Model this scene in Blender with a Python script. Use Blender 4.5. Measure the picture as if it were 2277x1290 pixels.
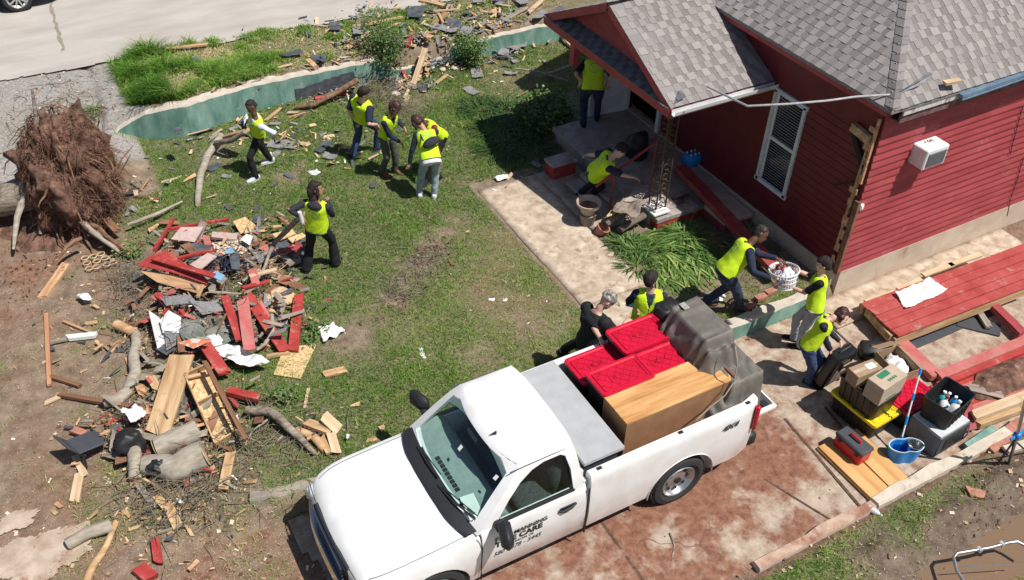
import bpy, bmesh, math, random
import numpy as np
from mathutils import Vector, Matrix, Quaternion, noise as mnoise
random.seed(7); rng = np.random.default_rng(7)
SC = bpy.context.scene; C = SC.collection
for _o in list(bpy.data.objects): bpy.data.objects.remove(_o)
# ---------------------------------------------------------------- camera, sky, sun, exposure
F, PITCH, ROLL, YAW, HC = 2106.96, 0.70116, 0.031033, 1.044445, 10.0
FW = Vector((math.cos(YAW)*math.cos(PITCH), math.sin(YAW)*math.cos(PITCH), -math.sin(PITCH)))
_r = Vector((math.sin(YAW), -math.cos(YAW), 0)); _u = _r.cross(FW)
RT = _r*math.cos(ROLL)+_u*math.sin(ROLL); UP = _u*math.cos(ROLL)-_r*math.sin(ROLL)
cam = bpy.data.objects.new('camera', bpy.data.cameras.new('camera')); C.objects.link(cam)
cam.data.sensor_width = 36; cam.data.lens = F/2277*36; cam.data.clip_end = 1000; cam.data.clip_start = .1
_m = Matrix((RT, UP, -FW)).transposed().to_4x4(); _m.translation = (0, 0, HC); cam.matrix_world = _m
SC.camera = cam
SUN = Vector((.31, -.45, 1.0)).normalized()
elev = math.asin(SUN.z); az = math.atan2(SUN.x, SUN.y)
w = bpy.data.worlds.new("World"); SC.world = w; w.use_nodes = True
nt = w.node_tree; bg = nt.nodes['Background']; sky = nt.nodes.new('ShaderNodeTexSky')
sky.sky_type = 'NISHITA'; sky.sun_disc = False; sky.sun_elevation = elev; sky.sun_rotation = az
nt.links.new(sky.outputs[0], bg.inputs[0]); bg.inputs[1].default_value = .062
sl = bpy.data.lights.new('sun', 'SUN'); sl.energy = 4.5; sl.angle = math.radians(.5); sl.color = (1, .955, .89)
so = bpy.data.objects.new('sun', sl); C.objects.link(so); so.rotation_euler = SUN.to_track_quat('Z', 'Y').to_euler()
SC.view_settings.view_transform = 'Standard'; SC.view_settings.look = 'None'
SC.view_settings.exposure = 0.28; SC.view_settings.gamma = 1
# ---------------------------------------------------------------- helpers
V = Vector
def W(px, py, z=0.0):
    d = FW*F + RT*(px-1138.5) - UP*(py-645); t = (z-HC)/d.z
    return V((d.x*t, d.y*t, z))
def WX(px, py, X):
    d = FW*F + RT*(px-1138.5) - UP*(py-645); t = X/d.x; return V((X, d.y*t, HC+d.z*t))
def WY(px, py, Y):
    d = FW*F + RT*(px-1138.5) - UP*(py-645); t = Y/d.y; return V((d.x*t, Y, HC+d.z*t))
def tag(o, label=None, cat=None, group=None, kind=None):
    if label: o['label'] = label
    if cat: o['category'] = cat
    if group: o['group'] = group
    if kind: o['kind'] = kind
    return o
def empty(name, loc=(0,0,0), rz=0, label=None, cat=None, group=None):
    o = bpy.data.objects.new(name, None); C.objects.link(o); o.location = loc; o.rotation_euler = (0,0,rz)
    o.empty_display_size = .1
    return tag(o, label, cat, group)
def frame(dirv, up=V((0,0,1))):
    x = dirv.normalized(); z = up - x*up.dot(x)
    if z.length < 1e-4: z = V((1,0,0)) - x*x.x
    z.normalize(); y = z.cross(x); return x, y, z
class MB:
    def __init__(s): s.v = []; s.f = []; s.m = []
    def add(s, vs, fs, mi=0):
        n = len(s.v); s.v += [tuple(q) for q in vs]; s.f += [tuple(i+n for i in f) for f in fs]; s.m += [mi]*len(fs); return s
    def box(s, c, size, R=None, mi=0, bev=0.0, taper=1.0):
        hx, hy, hz = size[0]/2, size[1]/2, size[2]/2; c = V(c)
        if bev > 0:
            b = min(bev, hx*.9, hy*.9, hz*.9)
            vs = []; fs = []
            # chamfered box: three quads per corner via 24 verts
            idx = {}
            for sx in (-1,1):
                for sy in (-1,1):
                    for sz in (-1,1):
                        for k in range(3):
                            p = [sx*hx, sy*hy, sz*hz]; q = [sx*(hx-b), sy*(hy-b), sz*(hz-b)]; q[k] = p[k]
                            if sz > 0: q[0] *= taper; q[1] *= taper
                            idx[(sx,sy,sz,k)] = len(vs); vs.append(V(q))
            for k in range(3):
                a, bb = [i for i in range(3) if i != k]
                for sg in (-1,1):
                    cyc = []
                    for (p, q) in ((-1,-1),(1,-1),(1,1),(-1,1)):
                        d = [0,0,0]; d[k] = sg; d[a] = p; d[bb] = q; cyc.append(idx[(*d, k)])
                    if (sg > 0) == (k == 1): cyc.reverse()
                    fs.append(cyc)
            for k in range(3):   # edges along axis k
                a, bb = [i for i in range(3) if i != k]
                for p in (-1,1):
                    for q in (-1,1):
                        def kk(t, face):
                            d = [0,0,0]; d[k] = t; d[a] = p; d[bb] = q; return idx[(*d, face)]
                        fs.append([kk(-1,a), kk(1,a), kk(1,bb), kk(-1,bb)])
            for sx in (-1,1):
                for sy in (-1,1):
                    for sz in (-1,1): fs.append([idx[(sx,sy,sz,k)] for k in range(3)])
        else:
            vs = [V((x*(taper if z > 0 else 1), y*(taper if z > 0 else 1), z)) for z in (-hz,hz) for x,y in ((-hx,-hy),(hx,-hy),(hx,hy),(-hx,hy))]
            fs = [(0,3,2,1),(4,5,6,7),(0,1,5,4),(1,2,6,5),(2,3,7,6),(3,0,4,7)]
        if R is not None: vs = [R @ q for q in vs]
        return s.add([q+c for q in vs], fs, mi)
    def bar(s, a, b, w, t, up=V((0,0,1)), mi=0, bev=0.0):
        a, b = V(a), V(b); x, y, z = frame(b-a, V(up)); R = Matrix((x, y, z)).transposed()
        return s.box((a+b)/2, ((b-a).length, w, t), R, mi, bev)
    def tube(s, pts, rad, n=8, mi=0, cap=True, flat=1.0, wob=0.0):
        pts = [V(p) for p in pts]; N = len(pts)
        if not hasattr(rad, '__len__'): rad = [rad]*N
        rad = [rad[min(int(i*(len(rad)-1)/(N-1)+.5), len(rad)-1)] if len(rad) != N else rad[i] for i in range(N)]
        prev = None; vs = []; 
        for i, p in enumerate(pts):
            d = (pts[min(i+1,N-1)]-pts[max(i-1,0)])
            if d.length < 1e-7: d = V((0,0,1))
            d.normalize()
            if prev is None:
                a = d.cross(V((0,0,1))) if abs(d.z) < .9 else d.cross(V((1,0,0)))
            else: a = prev - d*prev.dot(d)
            a.normalize(); prev = a; b = d.cross(a)
            for k in range(n):
                th = 2*math.pi*k/n; rr = rad[i]*(1+(random.uniform(-wob,wob) if wob else 0))
                vs.append(p + a*math.cos(th)*rr + b*math.sin(th)*rr*flat)
        fs = [(i*n+k, i*n+(k+1)%n, (i+1)*n+(k+1)%n, (i+1)*n+k) for i in range(N-1) for k in range(n)]
        if cap: fs += [tuple(range(n-1,-1,-1)), tuple((N-1)*n+k for k in range(n))]
        return s.add(vs, fs, mi)
    def loft(s, rings, mi=0, cap=True, close=True):
        n = len(rings[0]); vs = [q for r in rings for q in r]
        fs = [(i*n+k, i*n+(k+1)%n, (i+1)*n+(k+1)%n, (i+1)*n+k) for i in range(len(rings)-1) for k in range(n if close else n-1)]
        if cap: fs += [tuple(range(n-1,-1,-1)), tuple((len(rings)-1)*n+k for k in range(n))]
        return s.add(vs, fs, mi)
    def lathe(s, prof, c=(0,0,0), n=20, mi=0, axis=V((0,0,1)), cap=True):
        x, y, z = frame(V(axis).cross(V((0,1,0))) if abs(V(axis).normalized().y) < .9 else V((1,0,0)), V(axis)); c = V(c)
        rings = [[c + x*(r*math.cos(2*math.pi*k/n)) + y*(r*math.sin(2*math.pi*k/n)) + z*h for k in range(n)] for r, h in prof]
        return s.loft(rings, mi, cap and prof[0][0] < .01 and prof[-1][0] < .01)
    def ell(s, c, r, R=None, n=12, m=8, mi=0):
        c = V(c); vs = []; 
        for j in range(1, m):
            ph = math.pi*j/m
            for k in range(n):
                th = 2*math.pi*k/n; q = V((r[0]*math.sin(ph)*math.cos(th), r[1]*math.sin(ph)*math.sin(th), r[2]*math.cos(ph)))
                vs.append(c + (R @ q if R is not None else q))
        t = V((0,0,r[2])); 
        if R is not None: t = R @ t
        vs += [c+t, c-t]; T = len(vs)-2
        fs = [(j*n+k, (j+1)*n+k, (j+1)*n+(k+1)%n, j*n+(k+1)%n) for j in range(m-2) for k in range(n)]
        fs += [(T, k, (k+1)%n) for k in range(n)] + [(T+1, (m-2)*n+(k+1)%n, (m-2)*n+k) for k in range(n)]
        return s.add(vs, fs, mi)
    def prism(s, poly, z0, z1, mi=0):
        n = len(poly); vs = [(p[0],p[1],z0) for p in poly]+[(p[0],p[1],z1) for p in poly]
        return s.add(vs, [tuple(range(n-1,-1,-1)), tuple(range(n,2*n))]+[(i,(i+1)%n,n+(i+1)%n,n+i) for i in range(n)], mi)
    def slab(s, quad, t, mi=0):   # thick sheet through any polygon (list of Vectors), thickened downward along its normal
        q = [V(p) for p in quad]; nrm = (q[1]-q[0]).cross(q[2]-q[1]).normalized()
        if nrm.z < 0: q.reverse(); nrm = -nrm
        n = len(q); vs = q+[p-nrm*t for p in q]
        return s.add(vs, [tuple(range(n)), tuple(range(2*n-1,n-1,-1))]+[((i+1)%n,i,n+i,n+(i+1)%n) for i in range(n)], mi)
    def build(s, name, mats, parent=None, smooth=None, local=True, fix=True):
        me = bpy.data.meshes.new(name); me.from_pydata(s.v, [], s.f)
        if not isinstance(mats, (list, tuple)): mats = [mats]
        for q in mats: me.materials.append(q)
        if len(mats) > 1: me.polygons.foreach_set('material_index', s.m)
        if fix:
            bm = bmesh.new(); bm.from_mesh(me); bmesh.ops.recalc_face_normals(bm, faces=bm.faces); bm.to_mesh(me); bm.free()
        if smooth is not None:
            me.polygons.foreach_set('use_smooth', [True]*len(me.polygons))
            if smooth < 180: me.set_sharp_from_angle(angle=math.radians(smooth))
        me.update()
        return link(name, me, parent)
def link(name, me, parent=None):
    o = bpy.data.objects.new(name, me); C.objects.link(o)
    if parent is not None:
        o.parent = parent
        # geometry is given in world coordinates unless the parent sits in its own frame
    return o
def recenter(o, pt):
    """move the origin of a top-level mesh (and keep geometry) to pt"""
    pt = V(pt); o.data.transform(Matrix.Translation(-pt)); o.location = pt; return o
def wparent(root, *parts):
    """parts modelled in world coordinates go under a root that may be moved: keep them in place"""
    for p in parts:
        p.parent = root
        p.matrix_parent_inverse = Matrix.Identity(4); p.data.transform(root.matrix_basis.inverted()) if p.data else None
def evaluate(o):
    """apply the modifiers of o"""
    dg = bpy.context.evaluated_depsgraph_get(); dg.update(); me = bpy.data.meshes.new_from_object(o.evaluated_get(dg)); old = o.data
    o.modifiers.clear(); o.data = me; bpy.data.meshes.remove(old); return o
def cutobj(o, cutters, op='DIFFERENCE'):
    tmp = []
    for mb in cutters:
        c = mb.build('cut', [], None); c.parent = o.parent; tmp.append(c); m = o.modifiers.new('b', 'BOOLEAN'); m.operation = op; m.object = c; m.solver = 'EXACT'
    evaluate(o)
    for c in tmp: me = c.data; bpy.data.objects.remove(c); bpy.data.meshes.remove(me)
    return o
def smooth(o, ang=35):
    me = o.data; me.polygons.foreach_set('use_smooth', [True]*len(me.polygons)); me.set_sharp_from_angle(angle=math.radians(ang)); return o
def text(body, size, M4, mat, name, parent, ext=.003, bold=0.0, shear=0.0, sx=1.0):
    cu = bpy.data.curves.new(name, 'FONT'); cu.body = body; cu.size = size; cu.extrude = ext; cu.offset = bold; cu.shear = shear
    cu.align_x = 'LEFT'; t = bpy.data.objects.new(name, cu); C.objects.link(t)
    dg = bpy.context.evaluated_depsgraph_get(); dg.update(); me = bpy.data.meshes.new_from_object(t.evaluated_get(dg))
    bpy.data.objects.remove(t); me.transform(Matrix.Diagonal((sx,1,1,1))); me.transform(M4); me.materials.clear(); me.materials.append(mat)
    return link(name, me, parent)
# vectorised value noise
_G = rng.random((257,257))
def vnoise(x, y, s=1.0, o=0):
    x = np.asarray(x)*s+o*17.3+1000; y = np.asarray(y)*s+o*9.7+1000; xi = np.floor(x).astype(int); yi = np.floor(y).astype(int)
    fx = x-xi; fy = y-yi; fx = fx*fx*(3-2*fx); fy = fy*fy*(3-2*fy); g = lambda a, b: _G[a % 256, b % 256]
    return (g(xi,yi)*(1-fx)+g(xi+1,yi)*fx)*(1-fy)+(g(xi,yi+1)*(1-fx)+g(xi+1,yi+1)*fx)*fy
def fbm(x, y, s=1.0, o=0, k=4):
    t = 0; a = .5; n = 0
    for i in range(k): t = t+a*vnoise(x, y, s*2**i, o+i); n += a; a *= .55
    return t/n
def sstep(a, b, x): t = np.clip((np.asarray(x)-a)/(b-a), 0, 1); return t*t*(3-2*t)
# ---------------------------------------------------------------- materials
def mat(name, cols, scale=6, rough=.75, bump=.25, bscale=None, stretch=(1,1,1), metal=0, spec=.4, detail=6, coords='Object', coat=0, dirt=None, dscale=2.0, bdist=.01, ramp=(.35,.65)):
    m = bpy.data.materials.new(name); m.use_nodes = True; nt = m.node_tree; N = nt.nodes; L = nt.links; b = N['Principled BSDF']
    b.inputs['Roughness'].default_value = rough; b.inputs['Metallic'].default_value = metal; b.inputs['Specular IOR Level'].default_value = spec
    if coat: b.inputs['Coat Weight'].default_value = coat; b.inputs['Coat Roughness'].default_value = .05
    tc = N.new('ShaderNodeTexCoord'); mp = N.new('ShaderNodeMapping'); L.new(tc.outputs[coords], mp.inputs[0]); mp.inputs['Scale'].default_value = stretch
    if not isinstance(cols[0], (tuple, list)): cols = [cols]
    if len(cols) == 1: cols = [tuple(c*.88 for c in cols[0]), tuple(min(c*1.08,1) for c in cols[0])]
    nz = N.new('ShaderNodeTexNoise'); nz.inputs['Scale'].default_value = scale; nz.inputs['Detail'].default_value = detail; nz.inputs['Roughness'].default_value = .6
    L.new(mp.outputs[0], nz.inputs['Vector']); cr = N.new('ShaderNodeValToRGB'); L.new(nz.outputs[0], cr.inputs[0])
    el = cr.color_ramp.elements
    for i, c in enumerate(cols):
        pos = ramp[0]+(ramp[1]-ramp[0])*i/(len(cols)-1)
        e = el[0] if i == 0 else (el[1] if i == len(cols)-1 else el.new(pos)); e.position = pos; e.color = (*c, 1)
    out = cr.outputs[0]
    if dirt:
        n2 = N.new('ShaderNodeTexNoise'); n2.inputs['Scale'].default_value = dscale; n2.inputs['Detail'].default_value = 8; n2.inputs['Roughness'].default_value = .7
        L.new(tc.outputs[coords], n2.inputs['Vector']); c2 = N.new('ShaderNodeValToRGB'); c2.color_ramp.elements[0].position = dirt[3]; c2.color_ramp.elements[1].position = dirt[3]+.12
        L.new(n2.outputs[0], c2.inputs[0]); mx = N.new('ShaderNodeMix'); mx.data_type = 'RGBA'; L.new(c2.outputs[0], mx.inputs['Factor']); L.new(out, mx.inputs[6]); mx.inputs[7].default_value = (*dirt[:3], 1); out = mx.outputs[2]
    L.new(out, b.inputs['Base Color'])
    if bump:
        bp = N.new('ShaderNodeBump'); bp.inputs['Strength'].default_value = bump; bp.inputs['Distance'].default_value = bdist
        if bscale:
            n3 = N.new('ShaderNodeTexNoise'); n3.inputs['Scale'].default_value = bscale; n3.inputs['Detail'].default_value = 5; L.new(mp.outputs[0], n3.inputs['Vector']); L.new(n3.outputs[0], bp.inputs['Height'])
        else: L.new(nz.outputs[0], bp.inputs['Height'])
        L.new(bp.outputs[0], b.inputs['Normal'])
    return m
def attrmat(name, attr, lo, hi, rough=.8, mid=None, trans=0.0, nscale=0, spec=.3):
    """colour from a per-point random attribute (blades, shingles, chips)"""
    m = bpy.data.materials.new(name); m.use_nodes = True; nt = m.node_tree; N = nt.nodes; L = nt.links; b = N['Principled BSDF']
    b.inputs['Roughness'].default_value = rough; b.inputs['Specular IOR Level'].default_value = spec
    a = N.new('ShaderNodeAttribute'); a.attribute_name = attr; cr = N.new('ShaderNodeValToRGB'); L.new(a.outputs['Fac'], cr.inputs[0])
    cr.color_ramp.elements[0].color = (*lo, 1); cr.color_ramp.elements[1].color = (*hi, 1)
    if mid:
        for p, c in mid: e = cr.color_ramp.elements.new(p); e.color = (*c, 1)
    out = cr.outputs[0]
    if nscale:
        tc = N.new('ShaderNodeTexCoord'); nz = N.new('ShaderNodeTexNoise'); nz.inputs['Scale'].default_value = nscale; nz.inputs['Detail'].default_value = 6; L.new(tc.outputs['Object'], nz.inputs['Vector'])
        mr = N.new('ShaderNodeMapRange'); mr.inputs[1].default_value = .3; mr.inputs[2].default_value = .7; mr.inputs[3].default_value = .85; mr.inputs[4].default_value = 1.12; L.new(nz.outputs[0], mr.inputs[0])
        vm = N.new('ShaderNodeVectorMath'); vm.operation = 'SCALE'; L.new(out, vm.inputs[0]); L.new(mr.outputs[0], vm.inputs['Scale']); out = vm.outputs[0]
        bp = N.new('ShaderNodeBump'); bp.inputs['Strength'].default_value = .4; bp.inputs['Distance'].default_value = .004; L.new(nz.outputs[0], bp.inputs['Height']); L.new(bp.outputs[0], b.inputs['Normal'])
    L.new(out, b.inputs['Base Color'])
    if trans:
        t = N.new('ShaderNodeBsdfTranslucent'); L.new(out, t.inputs[0]); mx = N.new('ShaderNodeMixShader'); mx.inputs[0].default_value = trans
        L.new(b.outputs[0], mx.inputs[1]); L.new(t.outputs[0], mx.inputs[2]); L.new(mx.outputs[0], N['Material Output'].inputs[0])
    return m
def setattr_pt(me, name, vals):
    a = me.attributes.new(name, 'FLOAT', 'POINT'); a.data.foreach_set('value', np.asarray(vals, dtype=np.float32).ravel())
S = (.12, 1, 1)
mt = dict(
 pine=mat('pine', [(.33,.19,.085),(.50,.32,.16),(.60,.42,.24)], 9, .75, .4, stretch=(.12,1,1), dirt=(.22,.14,.08,.60), dscale=5),
 pale=mat('pale_wood', [(.46,.32,.19),(.66,.5,.33)], 9, .75, .4, stretch=(.12,1,1), dirt=(.3,.2,.12,.60), dscale=5),
 raw=mat('raw_split_wood', [(.38,.2,.1),(.62,.4,.22)], 12, .8, .5, stretch=(.15,1,1)),
 brown=mat('brown_wood', [(.16,.075,.04),(.27,.14,.08)], 9, .8, .3, stretch=(.12,1,1)),
 grey=mat('weathered_wood', [(.2,.17,.14),(.36,.31,.25)], 10, .85, .4, stretch=(.12,1,1)),
 osb=mat('osb', [(.42,.25,.1),(.6,.42,.2),(.72,.55,.3)], 28, .7, .3, stretch=(1,.6,1)),
 red=mat('red_paint', [(.30,.03,.027),(.44,.055,.048)], 5, .55, .25, dirt=(.36,.22,.16,.57), dscale=7),
 rose=mat('faded_red_paint', [(.42,.1,.09),(.5,.17,.15)], 5, .6, .15, dirt=(.36,.2,.15,.54), dscale=7),
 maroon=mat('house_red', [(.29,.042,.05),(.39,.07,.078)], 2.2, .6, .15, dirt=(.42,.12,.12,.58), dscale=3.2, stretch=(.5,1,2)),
 wall_shaded=mat('house_red_shaded', [(.115,.012,.017),(.155,.018,.023)], 3, .5, .1, dirt=(.22,.05,.05,.68), dscale=2.5),  # house red darkened so the wall's shade is part of its colour
 conc=mat('concrete', [(.4,.33,.26),(.53,.45,.37)], 3, .9, .3, dirt=(.36,.24,.17,.56), dscale=1.6),
 concp=mat('pale_concrete', [(.46,.4,.33),(.58,.52,.44)], 4, .9, .2, dirt=(.36,.25,.18,.6), dscale=2.2),
 green=mat('green_paint_concrete', [(.09,.21,.175),(.15,.31,.26),(.25,.41,.35)], 3.5, .75, .4, dirt=(.36,.38,.33,.58), dscale=6, stretch=(1,1,.4)),
 white=mat('white_paint', (.78,.78,.76), 3, .35, .05),
 wplastic=mat('white_plastic', (.8,.8,.8), 3, .4, .3, bdist=.02),
 black=mat('black_plastic', (.018,.018,.02), 8, .5, .15),
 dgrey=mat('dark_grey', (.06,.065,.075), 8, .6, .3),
 rubber=mat('rubber', (.03,.03,.03), 20, .85, .3),
 felt=mat('roofing_felt', [(.045,.05,.06),(.1,.11,.125)], 6, .85, .5),
 shing=mat('loose_shingle', [(.17,.165,.17),(.29,.28,.28)], 30, .9, .5),
 pinks=mat('pinkish_slab', [(.42,.31,.28),(.52,.4,.36)], 14, .9, .4),
 brick=mat('brick', [(.33,.13,.09),(.45,.22,.16)], 14, .9, .5),
 steel=mat('steel', (.5,.5,.5), 10, .35, .1, metal=.9),
 galv=mat('galvanised', [(.42,.43,.44),(.6,.6,.6)], 12, .5, .2, metal=.5),
 bark=mat('bark', [(.13,.1,.075),(.26,.21,.16),(.34,.29,.23)], 16, .9, .9, stretch=(.3,1,1), bdist=.02),
 palebark=mat('pale_bark', [(.26,.22,.17),(.42,.38,.31)], 14, .9, .7, stretch=(.3,1,1)),
 root=mat('root_wood', [(.10,.055,.035),(.27,.16,.10)], 10, .9, .6),
 soil=mat('soil', [(.06,.032,.02),(.14,.07,.045),(.24,.13,.09)], 7, .95, 1.0, bdist=.05),
 twig=mat('twig', [(.12,.1,.07),(.27,.23,.16)], 8, .9, .2),
 blue=mat('blue_plastic', (.015,.25,.66), 6, .35, .1),
 navy=mat('navy_fabric', (.012,.016,.045), 20, .9, .3),
 ltblue=mat('light_blue_cloth', (.2,.36,.5), 10, .8, .3),
 card=mat('cardboard', [(.3,.2,.12),(.36,.26,.17)], 8, .85, .2),
 cardp=mat('pale_cardboard', [(.42,.32,.24),(.48,.39,.3)], 8, .85, .2),
 tan=mat('tan_fabric', [(.5,.34,.19),(.58,.42,.26)], 8, .85, .3),
 rug=mat('rug', [(.2,.16,.125),(.3,.245,.2)], 40, .95, .5),
 yellow=mat('yellow_plastic', (.75,.58,.02), 6, .4, .1),
 redpl=mat('red_plastic', (.54,.006,.035), 6, .42, .25),
 vinyl=mat('grey_vinyl', [(.11,.10,.088),(.17,.155,.135)], 3, .6, .35, bscale=9, bdist=.02, dirt=(.23,.205,.175,.56), dscale=2.5),
 greenp=mat('green_print', (.03,.2,.1), 6, .7, 0),
)
# ---------------------------------------------------------------- ground
WALLP = [(247,312,.26),(265,288,.42),(290,268,.56),(322,252,.70),(365,243,.76),(413,233,.8),(573,200,.77),(790,150,.72),(850,140,.70),(872,150,.42),(935,142,.36),(1000,127,.45),(1020,112,.66),(1230,72,.66),(1420,33,.64)]
WP = [W(*q) for q in WALLP]                       # top front edge of the upper retaining wall
for i in range(6, len(WP)): WP[i].y = 17.42
_wx = np.array([p.x for p in WP]); _wy = np.array([p.y for p in WP])
def wall_y(x): return np.interp(x, _wx, _wy, left=_wy[0]+.6, right=17.42)
def gz(x, y):
    x = np.asarray(x, float); y = np.asarray(y, float)
    yard = .2*sstep(.2, 1.4, x)+.05*vnoise(x, y, .9, 3)-.02 + .02*fbm(x, y, 3, 5)
    yard = yard - .12*sstep(14.5, 17, y)*sstep(5, 2, x)
    up = .72+.05*vnoise(x, y, .8, 6)+.03*vnoise(x, y, 3, 2)
    wy = wall_y(x); plate = sstep(.04, .14, y-wy)*sstep(.55, 1.3, x)
    left = sstep(15.6, 19.3, y)*(1-sstep(1.0, 1.9, x))
    z = yard+(up-yard)*np.maximum(plate, left)
    s = sstep(7.66, 7.74, y); s = np.where(x < .55, sstep(7.2, 8.6, y), s)
    z = z*s + (1-s)*(-.05)                       # driveway level
    south = 1-sstep(4.12, 4.22, y)
    lump = -.03+.1*fbm(x, y, 1.5, 11)+.05*fbm(x, y, 6, 12)
    pud = np.exp(-((x-8.9)/1.3)**4-((y-2.95)/.42)**4)*.16
    ridge = .09*np.exp(-((y-3.72)/.16)**2)*sstep(6.8, 7.6, x)
    z = z*(1-south)+south*(lump-pud+ridge*fbm(x, y, 4, 3)*1.6)
    return z
def G(px, py):       # the ground point seen at a pixel
    z = .2
    for _ in range(6): p = W(px, py, z); z = float(gz(p.x, p.y))
    return W(px, py, z)
def gauss(x, y, lst):
    t = np.zeros_like(np.asarray(x, float))
    for px, py, r, s in lst:
        c = W(px, py, .2); t = np.maximum(t, s*np.exp(-(((x-c.x)**2+(y-c.y)**2)/(r*r))))
    return t
DIRT = [(60,560,1.3,1),(40,680,1.3,1),(90,850,1.2,.9),(60,980,1.1,.9),(200,780,.9,.6),(240,600,1.0,1),(150,480,1.2,1),(20,330,.8,.9),(290,660,.6,.8),(30,1150,1.0,1),
 (990,515,.28,.9),(960,550,.3,1),(930,590,.3,1),(900,630,.28,1),(870,670,.26,1),(840,710,.25,.9),(785,755,.4,1),(1000,490,.3,.6),(1120,660,.9,.5),(1150,560,.6,.5),(900,740,.5,.5),(1250,650,.5,.5),(1060,790,.35,.8),(1200,700,.7,.55),(1110,720,.5,.3),
 (620,1020,.6,.5),(400,900,1.2,.5),(420,740,1.2,.6),(470,600,.9,.5),(430,1080,1.0,.7),(600,1200,.9,.7),(420,1230,1.2,.7),(250,1120,.9,.5),(640,400,.35,.8),(680,370,.3,.7),(480,340,.4,.7),
 (1060,420,.5,.6),(1200,180,.9,.5),(1280,240,1.0,.8),(1150,350,.7,.4),(1300,620,.4,.6),(1090,430,.4,.6),(1480,660,.8,.9),(1600,640,1.0,1),(1750,560,1.2,1),(1700,500,1.2,1),(850,300,.3,.5),(560,390,.3,.5),
 (2080,1100,.5,.7),(2240,1000,.7,1),(2270,1080,.6,.9),(1960,1230,.5,.9),(2150,1160,.6,1),(1820,1230,.5,.5),(930,220,.5,.5),(700,200,.5,.4)]
GREEN = [(850,850,.9,.5),(700,960,.8,.5),(560,560,.9,.4),(820,500,1.3,.5),(700,430,1.2,.4),(1000,400,1.2,.4),(600,980,.5,.5),(640,880,.7,.3),(1950,1180,.5,.6),(1850,1220,.5,.6),(2120,1110,.5,.6),(2050,1140,.5,.5),(1750,1270,.4,.5),(2230,1090,.3,.4)]
def masks(x, y):
    """(grass 0..1, tall 0..1) at world points"""
    n = fbm(x, y, 1.3, 20); n2 = fbm(x, y, 5, 22)
    yard = (y > 7.62) & (y < wall_y(x)+.05)
    up = (y >= wall_y(x)+.25)
    roadm = y > 19.62-.03*x+.25*vnoise(x, y, 2.2, 4)
    g = 1.0-.95*gauss(x, y, DIRT)+.35*gauss(x, y, GREEN)-(.45*sstep(1.5, -.1, x))*(y > 8.5)
    g = g+(n-.5)*.9+(n2-.5)*.7
    g = np.where(yard, g, 0)
    gu = (1.0+(n-.5)*.8-.5*sstep(8, 10, x))*sstep(1.3, 2.0, x-.35*(n2-.5))
    g = np.where(up & ~roadm, gu, g)
    g = np.where(roadm & (y > 17.6), 0, g)
    g = np.where((x < 1.6) & (y > 15.4), .35*sstep(.5, .62, n)*(x > -3), g)
    south = (y < 4.1) & (y > -1)
    gs = 1.05-gauss(x, y, DIRT)+.4*gauss(x, y, GREEN)+(n-.5)*1.4+(n2-.5)*.8-.9*np.exp(-((y-3.0)/.75)**2)*sstep(6.6, 7.6, x)
    g = np.where(south, gs, g)
    g = np.where((y <= 7.62) & (y >= 4.1), 0, g)
    g = np.where((x < 1.1) & (y < 8.7) & (y > 5), .55+(n-.5)*1.5-gauss(x, y, DIRT), g)
    walk = (x > 6.55) & (x < 7.95) & (y > 7.6) & (y < 13.0)
    g = np.where(walk | ((x > 8.0) & (y > 10.3) & (y < 13.9)) | (x > 10.3) & (y > 4.1) & (y < 14.4), 0, g)
    tall = np.where(up, 1.0, 0)*sstep(.3, .6, g)
    return np.clip(g, 0, 1), tall
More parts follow.
